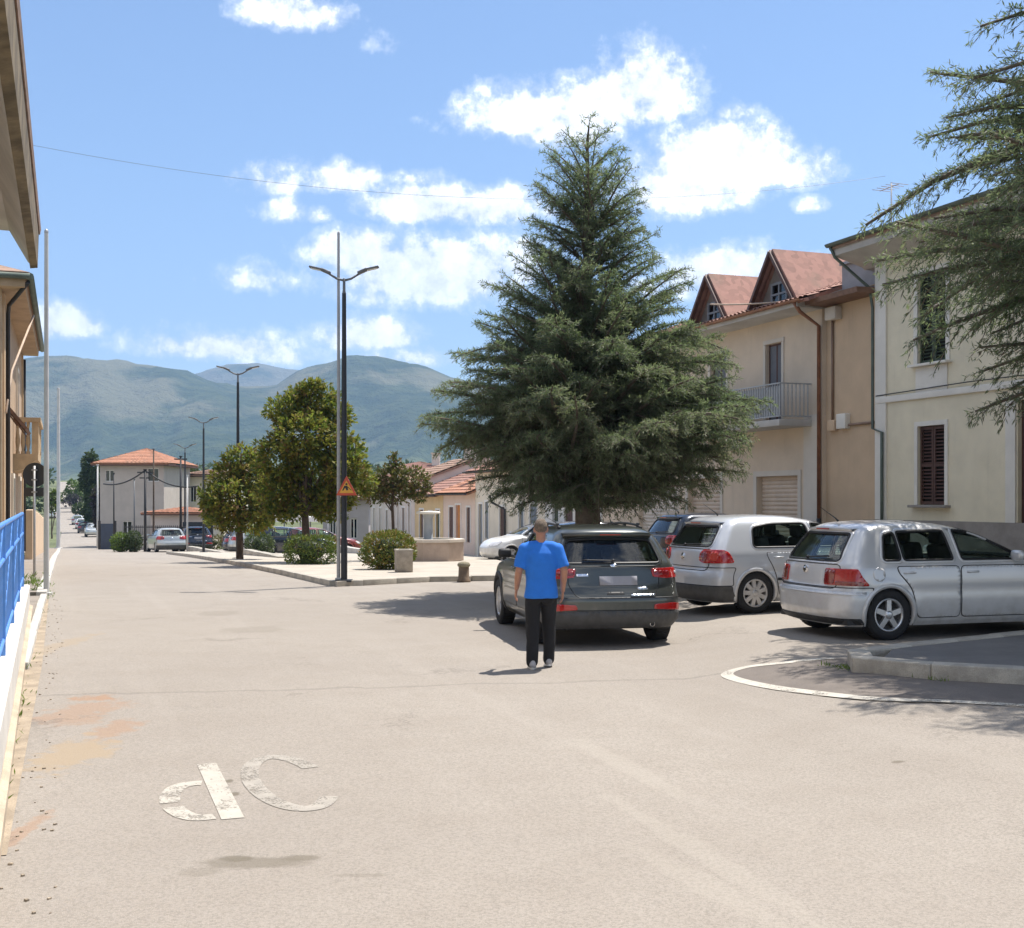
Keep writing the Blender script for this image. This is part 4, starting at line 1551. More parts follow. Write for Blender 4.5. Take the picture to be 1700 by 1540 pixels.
for s_ in np.linspace(ba + .38, bb - .38, 10):
    o = bpy.data.objects.new('baluster', bm_); scene.collection.objects.link(o); o.parent = bo
    o.location = mq(s_, .82, bz1 + .08)
for p_ in (1.04, 1.18, 1.32):
    o = bpy.data.objects.new('baluster', bm_); scene.collection.objects.link(o); o.parent = bo
    o.location = mq(ba + .08, p_, bz1 + .08)
# little tiled canopy over the door
ca, cb = sA + 1.6, sA + 4.6
tile_roof(lh, 'door_canopy', hipv(.98, cb, 3.65), hipv(.98, ca, 3.65), hipv(1.46, ca, 4.25), hipv(1.46, cb, 4.25), pbr('brown_tiles', (.17, .09, .055), .9, .35, 4), wave=.2, seg=3)
MB().tube([hipv(.84, sA + 4.5, eH + .0), hipv(1.30, sA + 2.2, 5.2), hipv(1.36, sA + .4, 4.0)], .03, 6).build('service_cable', pbr('pale_cable', (.45, .34, .25), .7, .1, 5), lh)
# a further house on the left, behind the brown one, and a garden wall up the road
s3, s4 = 62.0, 74.0
fz = gz(*onroad(2.0, 66))
fl_ = empty('garden_wall', PS(.9, 47.0, 0), 0, 'brown rendered garden wall beyond the brown house on the left', 'wall')
L0c = Vector(fl_.location)
w = MB()
for k in range(12):
    s_a, s_b = 47.0 + k*3.2, 50.2 + k*3.2
    zb_ = gz(*onroad(1.2, s_a))
    w.extr([(1.15, zb_ - .5), (1.15, zb_ + 1.9), (1.4, zb_ + 1.9), (1.4, zb_ - .5)], s_a, s_b, lambda s, p, z: PS(p, s, z) - L0c)
w.build('wall_body', M_BROWNW, fl_)
# ------------------------------------------------------------------ trees and plants
def leaf_mesh(name, C, Dv, Nv, Ln, Wd, tone, mat, parent, bend=0.0):
    """many small leaves: centre of the base, direction, normal, length, width, tone"""
    n = len(C)
    Dv = Dv / np.maximum(1e-9, np.linalg.norm(Dv, axis=1))[:, None]
    S = np.cross(Dv, Nv)
    S /= np.maximum(1e-9, np.linalg.norm(S, axis=1))[:, None]
    Up = np.cross(S, Dv)
    mid = C + Dv * (Ln * .5)[:, None] + Up * (Ln * bend)[:, None]
    V = np.empty((n, 4, 3))
    V[:, 0] = C
    V[:, 1] = mid + S * (Wd * .5)[:, None]
    V[:, 2] = C + Dv * Ln[:, None]
    V[:, 3] = mid - S * (Wd * .5)[:, None]
    me = bpy.data.meshes.new(name)
    me.vertices.add(n * 4)
    me.vertices.foreach_set('co', V.reshape(-1).astype(np.float32))
    me.loops.add(n * 4)
    me.loops.foreach_set('vertex_index', np.arange(n * 4, dtype=np.int32))
    me.polygons.add(n)
    me.polygons.foreach_set('loop_start', np.arange(0, n * 4, 4, dtype=np.int32))
    me.polygons.foreach_set('loop_total', np.full(n, 4, dtype=np.int32))
    me.update(calc_edges=True)
    a = me.attributes.new('tone', 'FLOAT', 'FACE')
    a.data.foreach_set('value', np.clip(tone, 0, 1).astype(np.float32))
    return link_mesh(name, me, mat, parent)


def rnd_unit(n, rng):
    v = rng.normal(size=(n, 3))
    return v / np.linalg.norm(v, axis=1)[:, None]


M_BARK = pbr('grey_bark', (0.13, 0.105, 0.08), 0.95, 0.3, 6.0, 0.6, 20)
M_BARKD = pbr('brown_bark', (0.085, 0.06, 0.042), 0.95, 0.3, 6.0, 0.6, 20)
M_TWIG = leafmat('dry_twigs', [(0, (.13, .10, .07)), (1, (.20, .165, .125))], .0)
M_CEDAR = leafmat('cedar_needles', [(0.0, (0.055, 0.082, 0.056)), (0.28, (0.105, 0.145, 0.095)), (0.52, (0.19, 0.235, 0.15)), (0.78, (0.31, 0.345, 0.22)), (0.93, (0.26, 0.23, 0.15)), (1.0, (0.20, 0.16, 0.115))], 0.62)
M_MAGN = leafmat('magnolia_leaves', [(0.0, (0.055, 0.090, 0.020)), (0.38, (0.125, 0.17, 0.028)), (0.58, (0.24, 0.25, 0.036)), (0.78, (0.38, 0.32, 0.055)), (0.90, (0.30, 0.18, 0.055)), (1.0, (0.18, 0.09, 0.04))], 0.58)
M_BUSH = leafmat('bush_leaves', [(0.0, (0.045, 0.078, 0.016)), (0.45, (0.095, 0.145, 0.022)), (0.72, (0.19, 0.20, 0.03)), (0.86, (0.28, 0.185, 0.04)), (1.0, (0.22, 0.095, 0.035))], 0.3)
M_YOUNG = leafmat('reddish_leaves', [(0.0, (0.06, 0.075, 0.02)), (0.35, (0.13, 0.14, 0.03)), (0.6, (0.19, 0.12, 0.045)), (0.85, (0.17, 0.075, 0.045)), (1.0, (0.11, 0.05, 0.03))], 0.3)
M_FARG = leafmat('far_leaves', [(0.0, (0.035, 0.055, 0.022)), (0.5, (0.062, 0.09, 0.032)), (1.0, (0.11, 0.135, 0.05))], 0.25)
M_BRIGHT = leafmat('bright_leaves', [(0.0, (0.08, 0.14, 0.025)), (0.5, (0.15, 0.23, 0.04)), (1.0, (0.24, 0.30, 0.06))], 0.4)
M_PURPLE = leafmat('purple_leaves', [(0.0, (0.045, 0.035, 0.05)), (0.5, (0.08, 0.06, 0.085)), (1.0, (0.13, 0.10, 0.13))], 0.25)


def cedar(loc, prof, seed, label, n_br=190, trunk_r=.28, dens=1.0, low=1.8, lsc=1.0, K=6, fmax=1.25, sq=0.0, sq_az=0.0, tone0=.46):
    """deodar: whorled drooping branches with sprays of needle tufts; prof rows are height, radius"""
    rng = np.random.default_rng(seed)
    root = empty('cedar_tree', loc, 0, label, 'tree')
    hs = np.array([p[0] for p in prof]); rs = np.array([p[1] for p in prof])
    H = hs[-1]
    hh = np.linspace(hs[0], H - .15, 400)
    wgt = np.interp(hh, hs, rs) ** 1.1 + .45
    cdf = np.cumsum(wgt); cdf /= cdf[-1]
    tips = np.interp((np.arange(n_br) + rng.uniform(0, 1, n_br)) / n_br, cdf, hh)
    NP, ND, NT_, NDead = [], [], [], []
    TP, TD, TL = [], [], []
    limbs = MB()
    trunk_top = H - .2
    tpts, trad = [], []
    for k in range(15):
        t = k / 14
        tpts.append((rng.normal(0, .02), rng.normal(0, .02), -.2 + t * (trunk_top + .2)))
        trad.append(max(.015, trunk_r * (1 - t) ** .85 * (1.25 if k == 0 else 1)))
    limbs.tube(tpts, trad, 12)
    ga = rng.uniform(0, 6.28)
    for i, ht in enumerate(tips):
        az = ga + i * 2.39996 + rng.normal(0, .25)
        lump = mnoise.noise(Vector((math.cos(az)*1.3 + seed, math.sin(az)*1.3, ht*.75)))
        f = rng.uniform(.70, 1.08) * (1 + .34 * lump)
        if rng.random() < .12:
            f *= 1.14
        f = min(f, fmax) * (1 - sq * max(0.0, math.cos(az - sq_az)))
        Rr = float(np.interp(ht, hs, rs)) * f + .12
        rel = ht / H
        rise = (1.0 if rel > .85 else .62 if rel > .55 else .36 if rel > .33 else .02) + rng.normal(0, .14)
        hb = max(low * (.8 + .3*rng.random()), min(ht - rise * Rr, H - .3))
        d = np.array([math.cos(az), math.sin(az), 0.0])
        side = np.array([-d[1], d[0], 0.0])
        bow = Rr * rng.uniform(-.02, .13)
        droop = Rr * rng.uniform(.0, .12) * (1.0 if rel < .6 else .2)
        wig = rng.normal(0, .05, 2) * Rr

        def P(t):
            z = hb + (ht - hb) * t + bow * 4*t*(1-t) - droop * t**3
            return d * Rr * t + side * (wig[0]*math.sin(3*t) + wig[1]*math.sin(5*t + 1)) + np.array([0, 0, z])
        r0 = max(.010, .020 * Rr + .012)
        limbs.tube([P(t) for t in np.linspace(0, 1, 8)], [r0 * (1 - .85*t) for t in np.linspace(0, 1, 8)], 5, cap=False)
        tone_b = rng.uniform(-.14, .14)
        n_tw = max(4, int(Rr / .105))
        for q in range(n_tw):
            t = .10 + .90 * (q + rng.random()*.7) / n_tw
            p0 = P(t)
            dd = P(min(1, t + .03)) - P(max(0, t - .03))
            dd /= np.linalg.norm(dd) + 1e-9
            for sg in (-1, 1):
                if rng.random() < .10:
                    continue
                a = rng.uniform(.45, 1.1)
                l = .17 + .34 * Rr * (1 - t)**.7 * rng.uniform(.5, 1.15)
                l = min(l, 1.1)
                tw = dd * math.cos(a) + side * sg * math.sin(a)
                tw[2] += rng.normal(.05, .14)
                hang = rng.uniform(.10, .55 if rel > .4 else .8) * l
                npt = max(3, int(l / .055 * dens))
                dead = (t < .40 and rel < .45 and rng.random() < .5)
                sv = (np.arange(npt) + rng.random(npt)) / npt
                b = p0 + np.outer(sv, tw * l)
                b[:, 2] -= hang * sv * sv
                td = np.repeat(tw[None], npt, 0)
                td[:, 2] -= 2*hang/l*sv
                NP.append(b); ND.append(td)
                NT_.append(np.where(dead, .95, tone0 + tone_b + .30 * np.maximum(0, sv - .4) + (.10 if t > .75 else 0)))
                NDead.append(np.full(npt, 1.0 if dead else 0.0))
                k3 = np.linspace(0, 1, 4)
                pp = p0 + np.outer(k3, tw * l); pp[:, 2] -= hang * k3 * k3
                TP.append(pp[:-1]); TD.append(np.diff(pp, axis=0)); TL.append(np.linalg.norm(np.diff(pp, axis=0), axis=1))
    # bare hanging twigs low inside
    m = int(160 * dens)
    a = rng.uniform(0, 6.28, m); rr = rng.uniform(.15, .75, m) * float(np.interp(hs[0] + .8, hs, rs))
    z = rng.uniform(low + .5, low + 2.2, m); l = rng.uniform(.4, 1.2, m)
    TP.append(np.stack([rr*np.cos(a), rr*np.sin(a), z], 1)); TD.append(np.stack([.15*np.cos(a), .15*np.sin(a), -np.ones(m)], 1)); TL.append(l)
    NP, ND, NT_, NDead = np.concatenate(NP), np.concatenate(ND), np.concatenate(NT_), np.concatenate(NDead)
    n = len(NP)
    keep = np.ones((n, K), bool)
    keep[NDead > .5, 2:] = False
    idx = np.repeat(np.arange(n), K)[keep.reshape(-1)]
    m = len(idx)
    D = ND[idx] * rng.uniform(.35, 1.0, (m, 1)) + rng.normal(0, .48, (m, 3))
    D[:, 2] += rng.uniform(-.15, .40, m)
    Nv = rng.normal(0, .6, (m, 3)); Nv[:, 2] += .9
    C = NP[idx] + rng.normal(0, .014, (m, 3))
    tone = NT_[idx] + rng.normal(0, .11, m)
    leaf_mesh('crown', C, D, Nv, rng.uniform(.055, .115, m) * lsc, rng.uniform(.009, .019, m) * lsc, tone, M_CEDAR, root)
    limbs.build('trunk', M_BARK, root, fix=False)
    TP, TD, TL = np.concatenate(TP), np.concatenate(TD), np.concatenate(TL)
    m = len(TP)
    o = leaf_mesh('twigs', np.concatenate([TP, TP]), np.concatenate([TD, TD]), rng.normal(0, 1, (2*m, 3)), np.concatenate([TL, TL]) * 1.05, np.full(2*m, .012), rng.uniform(.2, .8, 2*m), M_TWIG, root)
    o['kind'] = 'stuff'
    return root, n


CED = ground(975, 985)
CEDY = 23.5
cx_ = (975 - CX) / FPX * CEDY
cz_ = gz(cx_, CEDY)
ppm = FPX / CEDY
H_ = lambda py: (HY - py) / ppm + CAMH - cz_
prof1 = [(H_(835), 1.6), (H_(815), 2.0), (H_(790), 2.35), (H_(745), 2.9), (H_(690), 3.25), (H_(640), 3.05), (H_(600), 2.75), (H_(560), 2.40), (H_(500), 2.05), (H_(450), 1.80), (H_(400), 1.32), (H_(350), 1.2), (H_(300), 1.06), (H_(260), .84), (H_(220), .56), (H_(190), .25)]
_, nl1 = cedar((cx_, CEDY, cz_), prof1, 11, 'tall cedar with drooping grey green branches standing alone behind the dark olive car', n_br=340, trunk_r=.30, dens=1.0, low=1.95, fmax=1.10, sq=.08, sq_az=math.pi)
cy2, cx2 = 13.9, 9.9
cz2 = gz(cx2, cy2) + .15
prof2 = [(2.7, 3.3), (3.2, 4.3), (4.0, 4.95), (4.8, 5.35), (5.9, 5.5), (6.6, 5.15), (7.4, 4.8), (8.2, 4.5), (9.8, 3.8), (11.6, 2.4), (13.4, .9), (14.5, .1)]
_, nl2 = cedar((cx2, cy2, cz2), prof2, 23, 'big cedar at the right edge reaching over the paved island and yellow house', n_br=430, trunk_r=.36, dens=.8, low=2.0, lsc=1.1, K=5, fmax=1.04, sq=.04, sq_az=math.atan2(-.25, -.95), tone0=.44)
print('cedar leaves', nl1, nl2)


def broadleaf(loc, blobs, seed, label, mat, name='magnolia_tree', trunk_h=1.2, trunk_r=.1, leaf=(.16, .07), dens=60, n_limb=9, group=None, bark=M_BARKD, tone0=.42):
    """tree from overlapping leaf masses: blobs are centre, radii"""
    rng = np.random.default_rng(seed)
    root = empty(name, loc, 0, label, 'tree', group)
    C, Dr, Nr, Ln, Wd, Tn = [], [], [], [], [], []
    for (c, r) in blobs:
        c = np.array(c); r = np.array(r if hasattr(r, '__len__') else (r, r, r), float)
        area = 4 * math.pi * (r.mean() ** 2)
        n = int(area * dens)
        ncl = max(6, int(n / 7))
        u = rnd_unit(ncl, rng)
        rad = rng.uniform(.30, 1.10, ncl) ** .55
        lump = np.array([mnoise.noise(Vector(q * 2.2) + Vector((seed, 0, 0))) for q in u])
        cl = c + u * r * (rad * (1 + .30 * lump))[:, None]
        tone = rng.normal(tone0, .16, ncl)
        for k in range(ncl):
            m = rng.integers(5, 10)
            dd = u[k] * .8 + rng.normal(0, .6, (m, 3)); dd[:, 2] += .15
            C.append(cl[k] + rng.normal(0, .05, (m, 3))); Dr.append(dd)
            nv = rng.normal(0, .5, (m, 3)) + u[k] * .6; nv[:, 2] += .6
            Nr.append(nv)
            Ln.append(rng.uniform(.7, 1.2, m) * leaf[0]); Wd.append(rng.uniform(.7, 1.2, m) * leaf[1])
            Tn.append(tone[k] + rng.normal(0, .17, m))
    t = MB()
    top = max(c[2] + (r if not hasattr(r, '__len__') else r[2]) * .6 for c, r in blobs)
    t.tube([(0, 0, -.2), (.02, .01, trunk_h * .5), (-.02, .02, trunk_h), (0, 0, (trunk_h + top) / 2), (.05, 0, top)], [trunk_r * 1.25, trunk_r, trunk_r * .9, trunk_r * .5, .015], 9)
    for k in range(n_limb):
        c, r = blobs[k % len(blobs)]
        c = np.array(c) + rng.normal(0, .25, 3) * (r if not hasattr(r, '__len__') else np.mean(r))
        z0 = trunk_h * rng.uniform(.85, 1.25)
        a = np.array([0, 0, z0]); mdl = (a + c) / 2 + np.array([0, 0, .1])
        t.tube([a, mdl, c], [trunk_r * .5, trunk_r * .3, .012], 6, cap=False)
    t.build('trunk', bark, root, fix=False)
    leaf_mesh('crown', np.concatenate(C), np.concatenate(Dr), np.concatenate(Nr), np.concatenate(Ln), np.concatenate(Wd), np.concatenate(Tn), mat, root, bend=.05)
    return root


def blobs_px(spec, y, base, seed=0, dy=.6):
    """leaf masses given by place and radii in the photograph, at depth y"""
    rng = np.random.default_rng(seed)
    out = []
    x0 = None
    for (px, py, rx, ry) in spec:
        c = at(px, py, y)
        out.append(((c.x - base[0], rng.uniform(-dy, dy), c.z - base[2]), (rx / FPX * y, (rx + ry) / 2 / FPX * y * .9, ry / FPX * y)))
    return out


# magnolias on the square
yM1 = 40.0
b1_ = at(507, 925, yM1); b1_.z = gz(b1_.x, yM1) + .12
broadleaf(b1_, blobs_px([(515, 668, 48, 34), (480, 680, 36, 28), (545, 690, 36, 30), (505, 725, 55, 38), (560, 745, 42, 34), (465, 762, 38, 40), (525, 790, 60, 42), (580, 780, 34, 32), (470, 815, 48, 34), (548, 828, 44, 22), (500, 838, 50, 20), (520, 645, 24, 14), (468, 850, 36, 14), (548, 852, 30, 12), (600, 800, 18, 22)], yM1, b1_, 4), 41,
          'round magnolia with yellowish green leaves behind the clipped left hedge', M_MAGN, trunk_h=1.6, trunk_r=.13, dens=300, leaf=(.17, .08), n_limb=12, tone0=.58)
yM2 = 44.0
b2_ = at(398, 930, yM2); b2_.z = gz(b2_.x, yM2) + .12
broadleaf(b2_, blobs_px([(400, 765, 34, 26), (375, 790, 30, 26), (425, 790, 30, 28), (360, 825, 26, 22), (395, 830, 40, 30), (435, 835, 28, 28), (350, 845, 16, 14), (440, 862, 22, 14), (385, 858, 30, 12), (352, 866, 16, 10), (420, 872, 28, 11), (385, 872, 22, 9)], yM2, b2_, 5), 42,
          'smaller magnolia standing left of the round one behind the second street lamp', M_MAGN, trunk_h=1.4, trunk_r=.11, dens=240, leaf=(.18, .085), tone0=.62)
yM3 = 42.0
b3_ = at(652, 925, yM3); b3_.z = gz(b3_.x, yM3) + .12
broadleaf(b3_, blobs_px([(652, 792, 30, 20), (628, 806, 26, 20), (682, 800, 30, 24), (694, 815, 22, 16), (655, 818, 34, 18), (655, 768, 9, 16), (620, 822, 20, 12)], yM3, b3_, 6, .3), 43,
          'young tree with thin reddish foliage left of the fountain column', M_YOUNG, name='young_tree', trunk_h=1.9, trunk_r=.055, dens=230, leaf=(.15, .07))


def bush(name, loc, size, seed, label, mat, cat='bush', leaf=(.075, .04), dens=420, rot=0.0, boxy=4.0, tone0=.42, group=None):
    """clipped or round shrub: leaves spread through a rounded block"""
    rng = np.random.default_rng(seed)
    root = empty(name, loc, rot, label, cat, group)
    hx, hy, hz = size[0]/2, size[1]/2, size[2]/2
    n = int((hx*hy + hy*hz + hx*hz) * 8 * dens * 1.5)
    u = rnd_unit(n, rng)
    k = (np.abs(u[:, 0])**boxy + np.abs(u[:, 1])**boxy + np.abs(u[:, 2])**boxy) ** (-1/boxy)
    lump = np.array([mnoise.fractal(Vector(q * 2.6) + Vector((seed * 1.7, 0, 0)), 1.0, 2.0, 3) for q in u])
    rad = rng.uniform(.72, 1.04, n) * (1 + .10 * lump)
    C = u * k[:, None] * rad[:, None] * np.array([hx, hy, hz]) + np.array([0, 0, hz])
    Dv = u * .7 + rng.normal(0, .6, (n, 3)); Dv[:, 2] += .3
    N_ = rng.normal(0, .5, (n, 3)) + u * .7; N_[:, 2] += .4
    patch = np.array([mnoise.noise(Vector(q * 3.1) + Vector((0, seed * 2.3, 0))) for q in u])
    tone = rng.normal(tone0, .15, n) + patch * .28 + np.clip((u[:, 2]) * .12, -.05, .12)
    leaf_mesh('foliage', C, Dv, N_, rng.uniform(.6, 1.3, n) * leaf[0], rng.uniform(.6, 1.3, n) * leaf[1], tone, mat, root, .05)
    st = MB()
    for q in range(7):
        a, b = rng.uniform(-.7, .7) * hx, rng.uniform(-.7, .7) * hy
        st.tube([(a*.5, b*.5, -.1), (a*.8, b*.8, hz), (a, b, hz*1.6)], [.025, .018, .006], 5, cap=False)
    st.build('stems', M_BARKD, root, fix=False)
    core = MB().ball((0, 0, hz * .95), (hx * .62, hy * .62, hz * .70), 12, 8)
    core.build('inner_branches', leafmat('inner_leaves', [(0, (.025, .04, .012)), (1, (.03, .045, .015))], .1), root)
    return root


def bush_px(name, px0, px1, pyt, pyb, seed, label, mat, dzbase=.12, depthf=.8, y=None, **kw):
    g = ground((px0+px1)/2, pyb, dzbase)
    if y:
        g = Vector((((px0+px1)/2 - CX)/FPX*y, y, 0)); g.z = gz(g.x, y)
    w = (px1-px0)/FPX*g.y
    h = (pyb-pyt)/FPX*g.y
    d = w * depthf
    return bush(name, (g.x, g.y + d*.45, g.z), (w, d, h), seed, label, mat, **kw)


bush_px('bush', 597, 686, 884, 946, 51, 'round bush with orange tinged top beside the stone litter bin', M_BUSH, boxy=2.8, leaf=(.09, .045), dens=330, tone0=.66)
bush_px('hedge', 471, 551, 890, 937, 52, 'clipped green hedge block left of the tall lamp post', M_BUSH, cat='hedge', boxy=6.0, leaf=(.08, .04), dens=340, tone0=.42)
bush_px('bush', 404, 450, 888, 920, 53, 'low dark bush behind the second street lamp at the square edge', M_FARG, boxy=3.0, leaf=(.12, .06), dens=150, depthf=.9)
bush_px('hedge', 300, 372, 890, 912, 54, 'low reddish hedge right of the dark parked car', M_YOUNG, cat='hedge', boxy=4.0, leaf=(.14, .07), dens=90, depthf=.5)
bush_px('hedge', 548, 628, 866, 902, 55, 'dark tall hedge behind the lamp post in front of the pink houses', M_FARG, cat='hedge', boxy=5.0, leaf=(.14, .07), dens=110, depthf=.35)
bush_px('bush', 181, 212, 858, 889, 56, 'bright green round bush at the kerb before the hipped house', M_BRIGHT, y=73.0, boxy=2.4, leaf=(.13, .07), dens=130)
bush_px('bush', 205, 232, 850, 884, 57, 'darker bush right of the bright green one', M_FARG, y=73.0, boxy=2.4, leaf=(.13, .07), dens=130)

# trees up the road on the left and round the far house
for (px, py_b, y, blobs, mat, nm, lb, sd, dn) in [
        (150, 880, 152, [(152, 775, 13, 24), (146, 800, 14, 22), (156, 815, 14, 26), (154, 845, 14, 24), (155, 865, 12, 14)], M_FARG, 'far_tree', 'dark tree tight against the left side of the hipped house', 61, 88),
        (163, 885, 98, [(162, 830, 7, 22), (163, 858, 6, 18)], M_PURPLE, 'far_tree', 'purplish shrub tree at the corner of the hipped house', 62, 96),
        (122, 858, 240, [(122, 812, 13, 16), (134, 818, 12, 14), (114, 822, 8, 10)], M_BRIGHT, 'far_tree', 'light green tree up the rising road left of the dark tree', 63, 40),
        (124, 858, 225, [(116, 828, 9, 8), (126, 832, 10, 9), (110, 834, 5, 5)], M_PURPLE, 'far_tree', 'low purple flowering shrub along the rising road', 64, 44),
        (140, 866, 200, [(138, 845, 12, 10), (128, 846, 8, 7), (148, 850, 8, 8)], M_FARG, 'far_tree', 'dark green roadside scrub on the bend of the rising road', 65, 44),
        (86, 880, 130, [(86, 825, 9, 12), (84, 840, 8, 10)], M_BUSH, 'far_tree', 'yellowish bush between the two pale poles on the left', 66, 56),
        (330, 880, 105, [(322, 790, 10, 14), (345, 800, 12, 12)], M_FARG, 'far_tree', 'small dark tree before the cream house behind the third lamp', 67, 64)]:
    b = at(px, py_b, y); b.z = gz(b.x, y)
    broadleaf(b, blobs_px(blobs, y, b, sd, 1.0), sd, lb, mat, name=nm, trunk_h=.5, trunk_r=.09, leaf=(.42, .22), dens=dn, n_limb=4)
# trees on the plain beyond: one far-off mass
rng = np.random.default_rng(77)
FC, FD, FN, FL, FW, FT = [], [], [], [], [], []
for k in range(170):
    px = rng.uniform(-60, 800); y = rng.uniform(190, 430)
    x = (px - CX)/FPX*y
    p_ = NL.x*x + NL.y*y
    if -9 < p_ < 5:
        continue
    h = rng.uniform(3.5, 7.5)
    zb_ = gz(x, y)
    n = 90
    u = rnd_unit(n, rng)
    c = np.array([x, y, zb_ + h*.55]) + u * np.array([h*.45, h*.45, h*.48]) * rng.uniform(.6, 1.05, (n, 1))
    FC.append(c); FD.append(u + rng.normal(0, .5, (n, 3))); FN.append(u + rng.normal(0, .4, (n, 3)) + np.array([0, 0, .5]))
    FL.append(rng.uniform(.9, 1.8, n)); FW.append(rng.uniform(.6, 1.1, n)); FT.append(rng.normal(.45, .2, n) + rng.normal(0, .15))
tag(leaf_mesh('distant_trees', np.concatenate(FC), np.concatenate(FD), np.concatenate(FN), np.concatenate(FL), np.concatenate(FW), np.concatenate(FT), M_FARG, None), kind='stuff')

# weeds in the gutter on the left and round the island kerb
WC, WD, WN, WL, WW, WT = [], [], [], [], [], []
def weed(x, y, z, n, l):
    for _ in range(n):
        WC.append((x + rng.normal(0, .05), y + rng.normal(0, .05), z)); WD.append((rng.normal(0, .6), rng.normal(0, .6), .8))
        WN.append(rng.normal(0, 1, 3)); WL.append(rng.uniform(.4, 1.2)*l); WW.append(l*.14); WT.append(rng.uniform(.2, .85))
for k in range(70):
    s = rng.uniform(7.5, 30); x, y = onroad(rng.uniform(.40, .50) - (0 if s < 22 else .1), s)
    weed(x, y, gz(x, y), 5, rng.uniform(.04, .11))
for k in range(45):
    t = rng.random() ** 1.5
    p = I0.lerp(I2, t)
    weed(p.x + rng.normal(0, .02), p.y - .03 + rng.normal(0, .02), p.z, 6, rng.uniform(.03, .08))
for k in range(20):
    x, y = onroad(rng.uniform(.5, 1.2), rng.uniform(25, 32)); weed(x, y, gz(x, y) + .1, 8, .18)
tag(leaf_mesh('weeds', np.array(WC), np.array(WD), np.array(WN), np.array(WL), np.array(WW), np.array(WT), M_BRIGHT, None), kind='stuff')
# grit and leaf litter along the left wall
G = MB()
for k in range(150):
    s = 5.5 + rng.random()**1.4 * 20; x, y = onroad(rng.uniform(.05, .45) - .0*s, s)
    r_ = rng.uniform(.004, .012)
    a = rng.uniform(0, 6.28)
    G.box((x, y, gz(x, y) + r_*.4), (r_*2, r_*1.4, r_), rz=a)
tag(G.build('gravel', pbr('grit', (.33, .27, .20), .95, .4, 30), None), kind='stuff')
# ------------------------------------------------------------------ cars
def pchip(xk, yk):
    """monotone cubic through the keys"""
    xk = np.array(xk, float); yk = np.array(yk, float)
    h = np.diff(xk); d = np.diff(yk) / h
    m = np.zeros(len(xk))
    m[0], m[-1] = d[0], d[-1]
    for i in range(1, len(xk) - 1):
        if d[i-1] * d[i] > 0:
            w1, w2 = 2*h[i] + h[i-1], h[i] + 2*h[i-1]
            m[i] = (w1 + w2) / (w1 / d[i-1] + w2 / d[i])
    N = 600
    x0, x1 = float(xk[0]), float(xk[-1])
    tab = []
    for k in range(N + 1):
        x = x0 + (x1 - x0) * k / N
        i = min(max(int(np.searchsorted(xk, x, side='right') - 1), 0), len(xk) - 2)
        t = (x - xk[i]) / h[i]
        tab.append(float((2*t**3-3*t**2+1)*yk[i] + (t**3-2*t**2+t)*h[i]*m[i] + (-2*t**3+3*t**2)*yk[i+1] + (t**3-t**2)*h[i]*m[i+1]))
    sc_ = N / (x1 - x0)

    def f(x):
        u = (x - x0) * sc_
        if u <= 0:
            return tab[0]
        if u >= N:
            return tab[N]
        k = int(u)
        return tab[k] + (tab[k+1] - tab[k]) * (u - k)
    return f


def inpoly(x, y, P):
    c = False
    j = len(P) - 1
    for i in range(len(P)):
        if (P[i][1] > y) != (P[j][1] > y) and x < (P[j][0]-P[i][0]) * (y-P[i][1]) / (P[j][1]-P[i][1]) + P[i][0]:
            c = not c
        j = i
    return c


def round_poly(P, r, seg=5, dense=0.05):
    """polygon with rounded corners, resampled finely"""
    n = len(P)
    out = []
    for i in range(n):
        a, b, c = Vector(P[i-1]), Vector(P[i]), Vector(P[(i+1) % n])
        u, v = (a - b), (c - b)
        rr = min(r, u.length * .45, v.length * .45)
        p0, p1 = b + u.normalized() * rr, b + v.normalized() * rr
        for k in range(seg + 1):
            t = k / seg
            out.append((1-t)**2 * p0 + 2*t*(1-t) * b + t*t * p1)
    res = []
    for i in range(len(out)):
        a, b = out[i], out[(i+1) % len(out)]
        m = max(1, int((b - a).length / dense))
        res += [a.lerp(b, k / m) for k in range(m)]
    return [(p.x, p.y) for p in res]


def grow(P, d):
    """polygon moved outwards by d"""
    n = len(P)
    A = sum(P[i][0]*P[(i+1) % n][1] - P[(i+1) % n][0]*P[i][1] for i in range(n))
    sg = 1 if A > 0 else -1
    out = []
    for i in range(n):
        a, b, c = Vector(P[i-1]), Vector(P[i]), Vector(P[(i+1) % n])
        t = (c - a)
        if t.length < 1e-9:
            out.append(P[i]); continue
        t.normalize()
        out.append((b.x + t.y * d * sg, b.y - t.x * d * sg))
    return out


